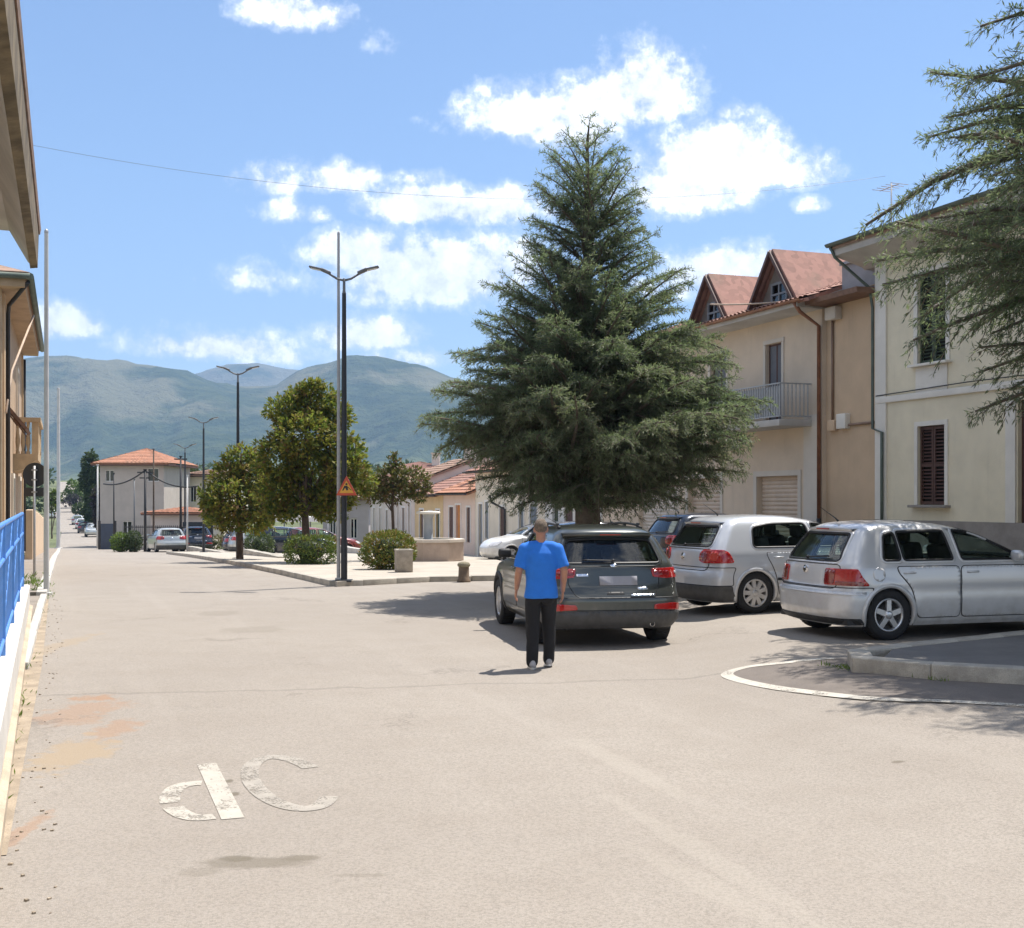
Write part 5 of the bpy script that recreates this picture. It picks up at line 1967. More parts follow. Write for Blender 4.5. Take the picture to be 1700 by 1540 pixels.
class Body:
    def __init__(self, lv, p=2.8):
        """lv rows: z, rear x, front x, half width, rear corner, front corner"""
        zs = [l[0] for l in lv]
        self.z0, self.z1 = zs[0], zs[-1]
        self.xr, self.xf, self.w, self.cr, self.cf = [pchip(zs, [l[i] for l in lv]) for i in range(1, 6)]
        self.p = p
        self.ax, self.wr, self.ar, self.cz = (), .3, .35, .72
        self.cache = {}

    def fl(self, x, y, z):
        """sculpting of the flank: a crease and softly flared arches"""
        w = smooth((abs(y) - .45) / .3) * smooth((1.02 - z) / .12)
        if w <= 0:
            return 1.0
        k = -.010 * math.exp(-((z - self.cz + .10) / .06) ** 2)
        for a in self.ax:
            d = math.hypot(x - a, z - self.wr)
            k += .013 * math.exp(-((d - self.ar - .02) / .07) ** 2)
        return 1 + k * w

    def prof(self, a):
        a = min(1, max(0, a))
        return (1 - (1 - a) ** self.p) ** (1 / self.p)

    def Y(self, x, z):
        xr, xf = self.xr(z), self.xf(z)
        if x <= xr or x >= xf:
            return 0.0
        y = self.w(z) * self.prof((x - xr) / self.cr(z)) * self.prof((xf - x) / self.cf(z))
        return y * self.fl(x, y, z)

    def Xr(self, y, z):
        a = min(0.9999, abs(y) / self.w(z))
        return self.xr(z) + self.cr(z) * (1 - (1 - a ** self.p) ** (1 / self.p))

    def Xf(self, y, z):
        a = min(0.9999, abs(y) / self.w(z))
        return self.xf(z) - self.cf(z) * (1 - (1 - a ** self.p) ** (1 / self.p))

    def outline(self, z, nr=24, ns=70, nf=20):
        xr, xf, w, cr, cf, p = self.xr(z), self.xf(z), self.w(z), self.cr(z), self.cf(z), self.p
        pts = []
        for i in range(nr):
            a = math.pi / 2 * i / nr
            y = w * math.sin(a) ** (2/p)
            x = xr + cr * (1 - math.cos(a) ** (2/p)) if i else xr
            pts.append((x, y))
        for i in range(ns + 1):
            pts.append((xr + cr + (xf - cf - xr - cr) * i / ns, w))
        for i in range(1, nf + 1):
            a = math.pi / 2 * (1 - i / nf)
            y = w * max(0, math.sin(a)) ** (2/p)
            x = xf - cf * (1 - max(0, math.cos(a)) ** (2/p))
            pts.append((x, y))
        return pts

    def S(self, s, z):
        """point s metres round the outline from the middle of the tail (negative: right side)"""
        P = self.cache.get(z)
        if P is None:
            P = self.cache[z] = self.outline(z, 40, 12, 4)
        d = abs(s)
        for a, b in zip(P, P[1:]):
            L = math.hypot(b[0]-a[0], b[1]-a[1])
            if d <= L:
                t = d / L if L > 0 else 0
                x, y = a[0] + (b[0]-a[0])*t, a[1] + (b[1]-a[1])*t
                return Vector((x, math.copysign(y * self.fl(x, y, z), s), z))
            d -= L
        return Vector((P[-1][0], 0, z))

    def side(self, sg):
        return lambda x, z: Vector((x, sg * self.Y(x, z), z))

    def rear(self):
        return lambda y, z: Vector((self.Xr(y, z), y, z))

    def front(self):
        return lambda y, z: Vector((self.Xf(y, z), y, z))


def off(f, u, v, d, sense):
    """surface point moved outwards by d; sense flips the normal"""
    p = f(u, v)
    if d == 0:
        return p
    e = 0.012
    n = (f(u + e, v) - f(u - e, v)).cross(f(u, v + e) - f(u, v - e))
    if n.length < 1e-9:
        return p
    return p + n.normalized() * d * sense


def ring_patch(mb, P, f, w_out, d_in, d_out, sense, w_in=0.0):
    """band round an outline lying on the surface"""
    A, B = grow(P, -w_in) if w_in else P, grow(P, w_out)
    n = len(P)
    va = [off(f, *q, d_in, sense) for q in A]
    vb = [off(f, *q, d_out, sense) for q in B]
    vc = [off(f, *q, d_in - 0.03, sense) for q in A]
    vd = [off(f, *q, d_out - 0.02, sense) for q in B]
    mb.add(va + vb, [(i, (i+1) % n, n + (i+1) % n, n + i) for i in range(n)], True)
    mb.add(va + vc, [(i, n + i, n + (i+1) % n, (i+1) % n) for i in range(n)])
    mb.add(vb + vd, [(i, (i+1) % n, n + (i+1) % n, n + i) for i in range(n)])


def fill_patch(mb, P, f, d, sense, step=0.08, skirt=0.02):
    """panel of the given outline lying on the surface, with turned-in edges"""
    bm = bmesh.new()
    vs = [bm.verts.new((q[0], q[1], 0)) for q in P]
    bm.faces.new(vs)
    for ax in (0, 1):
        lo, hi = min(q[ax] for q in P), max(q[ax] for q in P)
        k = math.floor(lo / step) + 1
        while k * step < hi - 1e-4:
            co = [0, 0, 0]; no = [0, 0, 0]
            co[ax] = k * step; no[ax] = 1
            bmesh.ops.bisect_plane(bm, geom=list(bm.verts)+list(bm.edges)+list(bm.faces), plane_co=co, plane_no=no)
            k += 1
    bm.verts.index_update()
    uv = [(v.co.x, v.co.y) for v in bm.verts]
    fs = [[v.index for v in fc.verts] for fc in bm.faces]
    bm.free()
    mb.add([off(f, *q, d, sense) for q in uv], fs, True)
    if skirt > 0:
        n = len(P)
        va = [off(f, *q, d, sense) for q in P]
        vb = [off(f, *q, d - skirt, sense) for q in P]
        mb.add(va + vb, [(i, (i+1) % n, n + (i+1) % n, n + i) for i in range(n)])


M_TYRE = pbr('tyre_rubber', (0.016, 0.016, 0.017), 0.85, 0.3, 8, 0.2, 60)
M_BLACKP = pbr('black_plastic', (0.02, 0.02, 0.021), 0.6, 0.2, 10)
M_GREYP = pbr('grey_bumper_plastic', (0.055, 0.055, 0.055), 0.6, 0.2, 10)
M_SEAL = pbr('window_rubber', (0.012, 0.012, 0.013), 0.5, 0.1, 10)
M_CABIN = pbr('cabin_fabric', (0.055, 0.056, 0.06), 0.9, 0.2, 10)
M_RIM = pbr('alloy_rim', (0.55, 0.55, 0.56), 0.32, 0.1, 10, metal=0.85)
M_HUBC = pbr('silver_hubcap', (0.50, 0.49, 0.48), 0.4, 0.1, 10, metal=0.5)
M_CHROME = pbr('chrome', (0.75, 0.75, 0.76), 0.12, 0.03, 10, metal=1.0)
M_GLASS = glass('car_glass', (0.66, 0.76, 0.70), 0.95)
M_GLASSD = glass('tinted_glass', (0.36, 0.43, 0.41), 0.95)
M_PLATE = pbr('blank_plate', (0.30, 0.30, 0.33), 0.5, 0.03, 10)


def lens(name, col, rough=0.15):
    if name in MATS:
        return MATS[name]
    m = bpy.data.materials.new(name)
    m.use_nodes = True
    T = NT(m.node_tree)
    co = T.coord()
    s = T.noise(T.scale(co, (30, 30, 60)), 1.0, 2.0)
    c = T.mix(T.ramp(s, .4, .6), tuple(x * .85 for x in col), col)
    T.out(T.principled(c, rough, 0.0, None, Coat_Weight=1.0, Coat_Roughness=0.03).outputs[0])
    MATS[name] = m
    return m


M_RED = lens('red_lamp_lens', (0.42, 0.012, 0.010))
M_REDD = lens('dark_red_lamp_lens', (0.20, 0.008, 0.008))
M_CLEAR = lens('clear_lamp_lens', (0.6, 0.6, 0.62))


def make_wheel(root, x, y, r, wd, side, spokes, rimr, rim_mat, fat=0.35, detail=True):
    """tyre with rim as a sub-part; side = +1 left, -1 right (the face with spokes looks outwards)"""
    n = 36 if detail else 18
    ty = MB()
    prof = [(rimr, -wd/2 + .01), (rimr + .02, -wd/2), (r - .035, -wd/2), (r - .008, -wd/2 + .02), (r, -wd/2 + .045), (r, wd/2 - .045), (r - .008, wd/2 - .02), (r - .035, wd/2), (rimr + .02, wd/2), (rimr, wd/2 - .01), (rimr - .005, wd/2 - .05)]
    ty.lathe(prof, n, (x, y, r), 'Y')
    if detail:                                   # tread grooves as shallow blocks
        for k in range(44):
            a = 2 * math.pi * k / 44
            M = Matrix.Rotation(-a, 3, 'Y')
            ty.box((x + (r + .001) * math.cos(a), y, r + (r + .001) * math.sin(a)), (.008, wd * .8, r * 2 * math.pi / 44 * .72), rot=M)
    t = ty.build('tyre', M_TYRE, root)
    face = y + side * (wd / 2 - .018)
    rm = MB()
    rm.lathe([(rimr, 0), (rimr + .004, side * .006), (rimr - .022, side * .008), (rimr - .030, -side * .02), (rimr - .03, -side * .12)], n, (x, face, r), 'Y')
    for k in range(spokes):
        a = 2 * math.pi * k / spokes + .3
        ca, sa = math.cos(a), math.sin(a)
        px, pz = -sa, ca
        w0, w1 = .030, fat * 2 * math.pi * rimr / spokes / 2
        if spokes <= 5:
            w0, w1 = .034, .030
        r0, r1 = .03, rimr - .018
        vs = []
        for rr, ww, yy in ((r0, w0, .004), (r1, w1, 0.0)):
            for sx in (-1, 1):
                vs.append((x + ca*rr + px*ww*sx, face + side * yy, r + sa*rr + pz*ww*sx))
            for sx in (-1, 1):
                vs.append((x + ca*rr + px*ww*sx*1.15, face - side * .03, r + sa*rr + pz*ww*sx*1.15))
        rm.add(vs, [(0, 1, 5, 4), (0, 4, 6, 2), (1, 3, 7, 5)])
    rm.lathe([(.001, .012*side), (.03, .012*side), (.052, .004*side), (.056, -.02*side)], 16, (x, face, r), 'Y')
    rm.build('rim', rim_mat, t)
    dk = MB()
    dk.lathe([(.001, 0), (rimr - .02, 0)], n, (x, face - side * .07, r), 'Y')
    dk.lathe([(.001, 0.0), (rimr * .62, 0.0), (rimr * .62, -side * .02)], n, (x, face - side * .05, r), 'Y')
    dk.build('brake_disc', pbr('brake_steel', (0.05, .048, .046), .6, .3, 20, metal=.4), t)


def make_car(root, spec, detail=True):
    B = Body(spec['levels'], spec.get('p', 2.8))
    L = spec['L']
    pm = spec['paint']
    sx_r, sx_f = spec['axles']
    wr, tr_ = spec['wheel_r'], spec['track']
    ar = spec.get('arch_r', wr + .045)
    if detail:
        B.ax, B.wr, B.ar, B.cz = (sx_r, sx_f), wr, ar, spec.get('crease', .72)
    # ---- shell
    nz = 64 if detail else 26
    zz = spec['levels']
    zlist = sorted(set(list(np.linspace(B.z0, B.z1 - .10, nz)) + list(B.z1 - .10 * (1 - np.linspace(0, 1, 12 if detail else 5)) ** 1.6)))
    args = (40, 130, 20) if detail else (8, 26, 6)
    rows = []
    for z in zlist:
        h = B.outline(z, *args)
        full = [(x, y) for x, y in h] + [(x, -y) for x, y in reversed(h[1:-1])]
        rows.append([Vector((x, y, z)) for x, y in full])
    n = len(rows[0])
    side_win = [round_poly(P, r) for P, r in spec['side_windows']]
    rear_win = round_poly(*spec['rear_window'])
    front_win = round_poly(*spec['windscreen'])
    vs = [v for r in rows for v in r]
    if detail:
        for v in vs:
            v.y *= B.fl(v.x, v.y, v.z)
    V = np.array([tuple(v) for v in vs])

    def inside(X, Z, P):
        c = np.zeros(len(X), bool)
        j = len(P) - 1
        for i in range(len(P)):
            (xi, zi), (xj, zj) = P[i], P[j]
            if zi != zj:
                c ^= ((zi > Z) != (zj > Z)) & (X < (xj - xi) * (Z - zi) / (zj - zi) + xi)
            j = i
        return c
    flag = np.zeros(len(V), bool)
    m = (np.abs(V[:, 1]) > .35) & (V[:, 0] > spec['side_windows'][0][0][0][0] - .4)
    for P in side_win:
        flag |= inside(V[:, 0], V[:, 2], P) & m
    flag |= inside(V[:, 1], V[:, 2], rear_win) & (V[:, 0] < L * .3) & (V[:, 2] > .8)
    flag |= inside(V[:, 1], V[:, 2], front_win) & (V[:, 0] > L * .3) & (V[:, 2] > .8)
    nr_ = len(rows)
    I, J = np.meshgrid(np.arange(n), np.arange(nr_ - 1))
    I, J = I.ravel(), J.ravel()
    I2 = (I + 1) % n
    Q = np.stack([J*n + I, J*n + I2, (J+1)*n + I2, (J+1)*n + I], 1)
    cen = V[Q].mean(1)
    drop = flag[Q].any(1)
    for ax in (sx_r, sx_f):
        drop |= (np.abs(cen[:, 1]) > .45) & (np.hypot(cen[:, 0] - ax, cen[:, 2] - wr) < ar)
    fs = [tuple(q) for q in Q[~drop].tolist()]
    mb = MB()
    mb.add(vs, fs, True)
    top = (len(rows) - 1) * n
    cz = vs[top].z + .004
    mb.add([vs[top + k] for k in range(n)] + [Vector(((B.xr(B.z1) + B.xf(B.z1)) / 2, 0, cz))], [(k, (k+1) % n, n) for k in range(n)], True)
    f_s = {1: B.side(1), -1: B.side(-1)}
    SN = {1: -1, -1: 1}                           # normal sense for the two sides
    for sg in (1, -1):
        for P in side_win:
            ring_patch(mb, P, f_s[sg], .042, .003, .001, SN[sg])
    ring_patch(mb, rear_win, B.rear(), .045, .003, .001, -1)
    ring_patch(mb, front_win, B.front(), .05, .003, .001, 1)
    body = mb.build('body', pm, root, fix=False)
    bm = bmesh.new(); bm.from_mesh(body.data)
    bmesh.ops.remove_doubles(bm, verts=bm.verts, dist=1e-5)
    bmesh.ops.recalc_face_normals(bm, faces=bm.faces)
    bm.to_mesh(body.data); bm.free()
    # ---- floor and wheel housings
    fl = MB()
    fl.box((L/2, 0, spec['floor']), (L - .5, 2*B.w(.4) - .12, .06))
    fl.box((L/2, 0, spec['floor'] + .2), (L - .7, 2*B.w(.4) - .55, .4))
    for ax in (sx_r, sx_f):
        for sg in (1, -1):
            wv = []
            for k in range(13):
                a = math.pi * (k / 12 * 1.24 - .12)
                for yy in (B.w(.5) - .03, B.w(.5) - .34):
                    wv.append((ax + (ar + .012)*math.cos(a), sg*yy, wr + (ar + .012)*math.sin(a)))
            fl.add(wv, [(2*k, 2*k+1, 2*k+3, 2*k+2) for k in range(12)], True)
    fl.build('underbody', M_BLACKP, root)
    # ---- arch lips
    for ax in (sx_r, sx_f):
        for sg in (1, -1):
            lip = MB()
            a0, a1 = spec.get('arch_span', (-22, 202))
            up, lo, ul, ll = [], [], [], []
            for k in range(29):
                a = R(a0 + (a1 - a0) * k / 28)
                def q(rr):
                    zq = max(B.z0 + .005, wr + rr * math.sin(a))
                    xq = min(max(ax + rr * math.cos(a), B.xr(zq) + .02), B.xf(zq) - .02)
                    return xq, zq
                i1, i2 = q(ar - .02), q(ar + spec.get('lip', .035))
                up.append(off(f_s[sg], *i2, .010, SN[sg])); lo.append(off(f_s[sg], *i1, .016, SN[sg]))
                ul.append(off(f_s[sg], *i2, -.01, SN[sg])); ll.append(off(f_s[sg], *i1, -.06, SN[sg]))
            m_ = len(up)
            for A, C in ((up, lo), (up, ul), (lo, ll)):
                lip.add(A + C, [(k, k+1, m_+k+1, m_+k) for k in range(m_-1)], True)
            lip.build('wheel_arch', spec.get('lip_mat', pm), root)
    # ---- glass
    def wedge(name, P, f, sense, gm):
        g = MB()
        fill_patch(g, grow(P, .01), f, -.012, sense, .12, 0)
        w = g.build(name, gm, root)
        s = MB()
        ring_patch(s, P, f, .012, .004, .005, sense, .012)
        s.build('seal', M_SEAL, w)
        return w
    for sg in (1, -1):
        for P in side_win:
            wedge('side_window', P, f_s[sg], SN[sg], spec.get('glass', M_GLASS))
    rw = wedge('rear_window', rear_win, B.rear(), -1, spec.get('rear_glass', spec.get('glass', M_GLASS)))
    wedge('windscreen', front_win, B.front(), 1, M_GLASS)
    # ---- wheels
    for ax in (sx_r, sx_f):
        for sg in (1, -1):
            make_wheel(root, ax, sg * (tr_ - spec['tyre_w'] / 2), wr, spec['tyre_w'], sg, spec['spokes'], spec['rim_r'], spec.get('rim_mat', M_RIM), spec.get('fat', .35), detail)
    # ---- lamps
    for P, rr, mm in spec.get('tail_lights', []):
        for sg in (1, -1):
            t = MB()
            Q = round_poly([(sg * a, b) for a, b in P], rr, 4, .03)
            fill_patch(t, Q, B.S, .014, -1, .05, .03)
            tl = t.build('tail_light', mm, root)
    for P, rr, mm in spec.get('tail_inner', []):
        for sg in (1, -1):
            t = MB()
            Q = round_poly([(sg * a, b) for a, b in P], rr, 4, .03)
            fill_patch(t, Q, B.S, .020, -1, .05, .02)
            t.build('lamp_cluster', mm, root)
    for P, rr in spec.get('head_lights', []):
        for sg in (1, -1):
            t = MB()
            fill_patch(t, round_poly([(sg * a, b) for a, b in P], rr, 4, .04), B.front(), .012, 1, .06, .03)
            t.build('headlight', M_CLEAR, root)
    for nm, P, rr, mm, d in spec.get('rear_panels', []):
        t = MB()
        fill_patch(t, round_poly(P, rr, 4, .04), B.S, d, -1, .07, .035)
        t.build(nm, mm, root)
    for nm, P, rr, mm, d in spec.get('front_panels', []):
        t = MB()
        fill_patch(t, round_poly(P, rr, 4, .04), B.front(), d, 1, .07, .03)
        t.build(nm, mm, root)
    if detail:
        for P, rr in spec.get('rear_seams', []):
            t = MB()
            Q = round_poly(P, rr, 4, .03)
            ring_patch(t, Q, B.S, .009, .006, .006, -1)
            t.build('tailgate_seam', M_SEAL, root)
        for P, rr in spec.get('doors', []):
            for sg in (1, -1):
                t = MB()
                Q = round_poly(P, rr, 4, .05)
                fill_patch(t, Q, f_s[sg], .008, SN[sg], .05, .016)
                d_ = t.build('door', pm, root)
                s = MB()
                ring_patch(s, Q, f_s[sg], .010, .0055, .0055, SN[sg])
                s.build('door_gap', M_SEAL, d_)
                xm = max(q[0] for q in P)
                hx = min(q[0] for q in P) + spec.get('handle_dx', .16)
                hz = spec.get('handle_z', .82)
                hb = MB()
                y0 = B.Y(hx, hz)
                hb.tube([(hx - .085, sg*(y0 + .004), hz - .006), (hx - .06, sg*(y0 + .034), hz), (hx + .06, sg*(y0 + .034), hz + .003), (hx + .085, sg*(y0 + .004), hz)], [.010, .013, .013, .010], 8)
                hb.build('handle', pm, d_)
                if spec.get('rub_strip'):
                    za, zb = spec['rub_strip']
                    r_ = MB()
                    x0, x1 = min(q[0] for q in P if abs(q[1] - .5) < .35) + .03, xm - .03
                    fill_patch(r_, [(x0, za), (x1, za), (x1, zb), (x0, zb)], f_s[sg], .012, SN[sg], .1, .015)
                    r_.build('rubbing_strip', M_BLACKP, d_)
        if spec.get('fuel_flap'):
            fx, fz, fr_ = spec['fuel_flap']
            t = MB()
            Q = [(fx + fr_*math.cos(a*math.pi/12), fz + fr_*math.sin(a*math.pi/12)) for a in range(24)]
            ring_patch(t, Q, f_s[-1], .006, .003, .003, SN[-1])
            fill_patch(t, Q, f_s[-1], .003, SN[-1], .05, .01)
            t.build('fuel_flap', pm, root)
        # seats
        for (sx, sy, wid) in ((spec['seat_f'], .36, .46), (spec['seat_f'], -.36, .46), (spec['seat_r'], .38, .5), (spec['seat_r'], -.38, .5)):
            st = MB()
            zb = spec['floor'] + .12
            st.box((sx + .26, sy, zb + .15), (.52, wid, .18), bev=.05)
            st.box((sx, sy, zb + .48), (.16, wid, .66), rot=Matrix.Rotation(-.22, 3, 'Y'), bev=.06)
            so = st.build('seat', M_CABIN, root)
            hd = MB()
            hd.box((sx - .13, sy, zb + .89), (.09, .26, .18), bev=.05)
            for q in (-.06, .06):
                hd.tube([(sx - .12, sy + q, zb + .72), (sx - .13, sy + q, zb + .84)], .007, 6)
            hd.build('headrest', M_CABIN, so)
        dsh = MB()
        dsh.box((B.xf(1.0) - .25, 0, .86), (.5, 1.3, .16), bev=.06)
        dsh.box((spec['seat_r'] - .25, 0, .62), (.5, 1.2, .1), bev=.03)
        dsh.build('dashboard', M_BLACKP, root)
        sw = MB()
        cxw, cyw, czw = B.xf(1.0) - .62, .36, .92
        M = Matrix.Rotation(-1.1, 3, 'Y')
        ring = [Vector((cxw, cyw, czw)) + M @ Vector((.18*math.cos(a*math.pi/10), .18*math.sin(a*math.pi/10), 0)) for a in range(21)]
        sw.tube(ring, .014, 6, cap=False)
        sw.tube([ring[0], Vector((cxw, cyw, czw)), ring[10]], .012, 6)
        sw.build('steering_wheel', M_BLACKP, root)
    # mirrors
    for sg in (1, -1):
        mx, mz = spec['mirror']
        y0 = B.Y(mx, mz)
        t = MB()
        t.box((mx, sg*(y0 + .10), mz + .03), (.09, .2, .13), bev=.045)
        t.box((mx + .01, sg*(y0 + .01), mz - .01), (.06, .1, .05), bev=.015)
        mo = t.build('side_mirror', spec.get('mirror_mat', pm), root)
    # rear wiper, plate, badge and exhaust
    if spec.get('wiper'):
        (y0, z0), (y1, z1) = spec['wiper']
        f = B.rear()
        t = MB()
        P_ = [off(f, y0 + (y1-y0)*k/6, z0 + (z1-z0)*k/6, .02, -1) for k in range(7)]
        t.tube(P_, .009, 6)
        t.ball(P_[0], .022, 8, 5)
        t.build('rear_wiper', M_BLACKP, root)
    if spec.get('plate'):
        y0, z0, w_, h_ = spec['plate']
        t = MB()
        fill_patch(t, [(y0-w_/2, z0-h_/2), (y0+w_/2, z0-h_/2), (y0+w_/2, z0+h_/2), (y0-w_/2, z0+h_/2)], B.rear(), .015, -1, .2, .012)
        t.build('number_plate', M_PLATE, root)
    if spec.get('exhaust'):
        ey, ez = spec['exhaust']
        t = MB()
        t.lathe([(.028, 0), (.032, 0), (.032, .35), (.028, .35), (.026, 0)], 14, (.06, ey, ez), 'X')
        t.build('exhaust_pipe', M_CHROME, root)
    if spec.get('spoiler'):
        z0, z1, hw, dep = spec['spoiler']
        t = MB()
        f = B.rear()
        top_, tip, bot = [], [], []
        for k in range(15):
            y = -hw + 2*hw*k/14
            a = f(y, z1); b = f(y, z0)
            edge = 1 - .25 * (abs(y)/hw) ** 4
            top_.append(a + Vector((.22, 0, .012)))
            tip.append(Vector((b.x - dep*edge + .01, y, z0 + .055 - .02*(y/hw)**2)))
            bot.append(b + Vector((.02, 0, .0)))
        for A, C in ((top_, tip), (tip, bot)):
            t.add(A + C, [(k, k+1, 15+k+1, 15+k) for k in range(14)], True)
        t.build('roof_spoiler', spec.get('spoiler_mat', pm), root)
        bl = MB()
        ym = .14
        p0 = [Vector((f(y, z0).x - dep + .006, y, z0 + .030)) for y in (-ym, ym)]
        bl.box(((p0[0].x + p0[1].x)/2, 0, z0 + .036), (.012, 2*ym, .014))
        bl.build('brake_light', M_RED, root)
    if spec.get('rails'):
        x0, x1, yy = spec['rails']
        for sg in (1, -1):
            t = MB()
            pts = []
            for k in range(11):
                x = x0 + (x1 - x0)*k/10
                zt = B.z1 - .055 + .055 * math.sin(math.pi * k/10) ** .4 + .012
                pts.append((x, sg*yy, zt))
            t.tube(pts, .017, 8)
            for x in (x0 + .15, (x0+x1)/2, x1 - .15):
                t.box((x, sg*yy, B.z1 - .02), (.1, .03, .09), bev=.01)
            t.build('roof_rail', spec.get('rail_mat', M_BLACKP), root)
    if spec.get('aerial'):
        x0 = spec['aerial']
        t = MB()
        t.tube([(x0, 0, B.z1 - .01), (x0 - .04, 0, B.z1 + .03), (x0 - .26, 0, B.z1 + .17)], [.014, .008, .003], 6)
        t.build('aerial', M_BLACKP, root)
    return B


P_SILVER1 = paint('silver_paint_cool', (0.54, 0.555, 0.58), 0.25, 0.30)
P_SILVER2 = paint('silver_paint_warm', (0.60, 0.60, 0.60), 0.22, 0.30)
P_SUV = paint('olive_grey_paint', (0.070, 0.074, 0.066), 0.45, 0.28)
P_DARK = paint('dark_blue_paint', (0.014, 0.020, 0.034), 0.3, 0.25)
P_WHITE = paint('white_paint', (0.72, 0.72, 0.70), 0.0, 0.3)
P_LIGHT = paint('pale_silver_paint', (0.52, 0.54, 0.52), 0.5, 0.3)
P_RED = paint('red_paint', (0.20, 0.035, 0.028), 0.1, 0.3)


def hatch_levels(L, w, H, sc=1.0, tail=0.0, hood=.90, cut=0.0, rc=0.0):
    """hatchback in the proportions of a compact family car"""
    k = H / 1.44
    rows = [(.17*k, .14, L-.18, w-.075, .26, .5), (.24*k, .05, L-.07, w-.03, .28, .62), (.38*k, .0, L-.0, w-.006, .30, .72), (.52*k, .0, L-.0, w, .30, .75),
            (.60*k, .018, L-.04, w, .30, .75), (.66*k, .045, L-.10, w, .30, .75), (.76*k, .06+tail, L-.24, w-.006, .30, .7), (.86*k, .075+tail, L-.50, w-.018, .30, .7),
            (.92*k, .09+tail, L-.92, w-.036, .30, .6), (.965*k, .115+tail, L-1.10, w-.055, .29, .45), (1.05*k, .165+tail*1.2, L-1.28, w-.092, .28, .42), (1.15*k, .235+tail*1.4, L-1.50, w-.138, .27, .40),
            (1.25*k, .31+tail*1.5, L-1.74, w-.188, .26, .38), (1.32*k, .37+tail*1.5, L-1.95, w-.232, .27, .38), (1.37*k, .435+tail*1.5, L-2.16, w-.285, .30, .4), (1.405*k, .54+tail*1.5, L-2.36, w-.36, .34, .4),
            (1.428*k, .76+tail*1.5, L-2.6, w-.48, .36, .4), (1.44*k, 1.15+tail*1.4, L-2.85, w-.66, .2, .2)]
    return [(z, a + cut, b, c, d + (rc if i < 10 else rc*.5), e) for i, (z, a, b, c, d, e) in enumerate(rows)]


# silver hatchback, older, nearest on the right
L4 = 4.15
HATCH_A = dict(L=L4, levels=hatch_levels(L4, .85, 1.44, cut=.09, rc=.06), paint=P_SILVER2, axles=(.80, 3.31), wheel_r=.308, track=.848, tyre_w=.20, rim_r=.205, spokes=5, floor=.22, arch_r=.352,
    crease=.70, lip=.03,
    side_windows=[([(.745, .965), (1.00, .965), (.985, 1.305), (.83, 1.275)], .05), ([(1.035, .965), (1.745, .965), (1.70, 1.325), (1.02, 1.308)], .04), ([(1.87, .965), (2.83, .965), (2.66, 1.06), (2.30, 1.26), (2.12, 1.315), (1.835, 1.327)], .04)],
    rear_window=([(-.60, .955), (.60, .955), (.50, 1.285), (-.50, 1.285)], .06),
    windscreen=([(-.66, .99), (.66, .99), (.50, 1.335), (-.50, 1.335)], .05),
    tail_lights=[([(.43, .665), (1.06, .665), (.95, .765), (.88, .865), (.43, .865)], .03, M_RED)],
    tail_inner=[([(.435, .68), (.60, .68), (.60, .85), (.435, .85)], .02, M_REDD), ([(.62, .67), (.98, .67), (.95, .715), (.62, .715)], .02, M_REDD)],
    head_lights=[([(.40, .60), (.74, .60), (.74, .74), (.42, .72)], .04)],
    rear_panels=[('bumper_strip', [(-1.05, .555), (1.05, .555), (1.05, .59), (-1.05, .59)], .01, P_SILVER2, .012), ('rear_apron', [(-.95, .20), (.95, .20), (.95, .27), (-.95, .27)], .02, M_BLACKP, .012),
                 ('badge', [(-.055, .79), (.055, .79), (.055, .88), (-.055, .88)], .05, M_CHROME, .012)],
    rear_seams=[([(-.64, .63), (.64, .63), (.66, .91), (-.66, .91)], .08), ([(-1.13, .26), (1.13, .26), (1.13, .635), (-1.13, .635)], .03)],
    doors=[([(1.20, .27), (1.80, .27), (1.80, .885), (.92, .885), (.94, .82), (1.12, .62)], .06), ([(1.83, .27), (2.86, .27), (2.90, .62), (2.90, .885), (1.83, .885)], .06)],
    handle_z=.815, handle_dx=.165, fuel_flap=(.66, .80, .08), seat_f=1.95, seat_r=1.15, mirror=(2.62, .98), wiper=((.02, .975), (-.42, 1.0)), exhaust=None,
    plate=None, spoiler=(1.30, 1.37, .50, .05), aerial=.62)
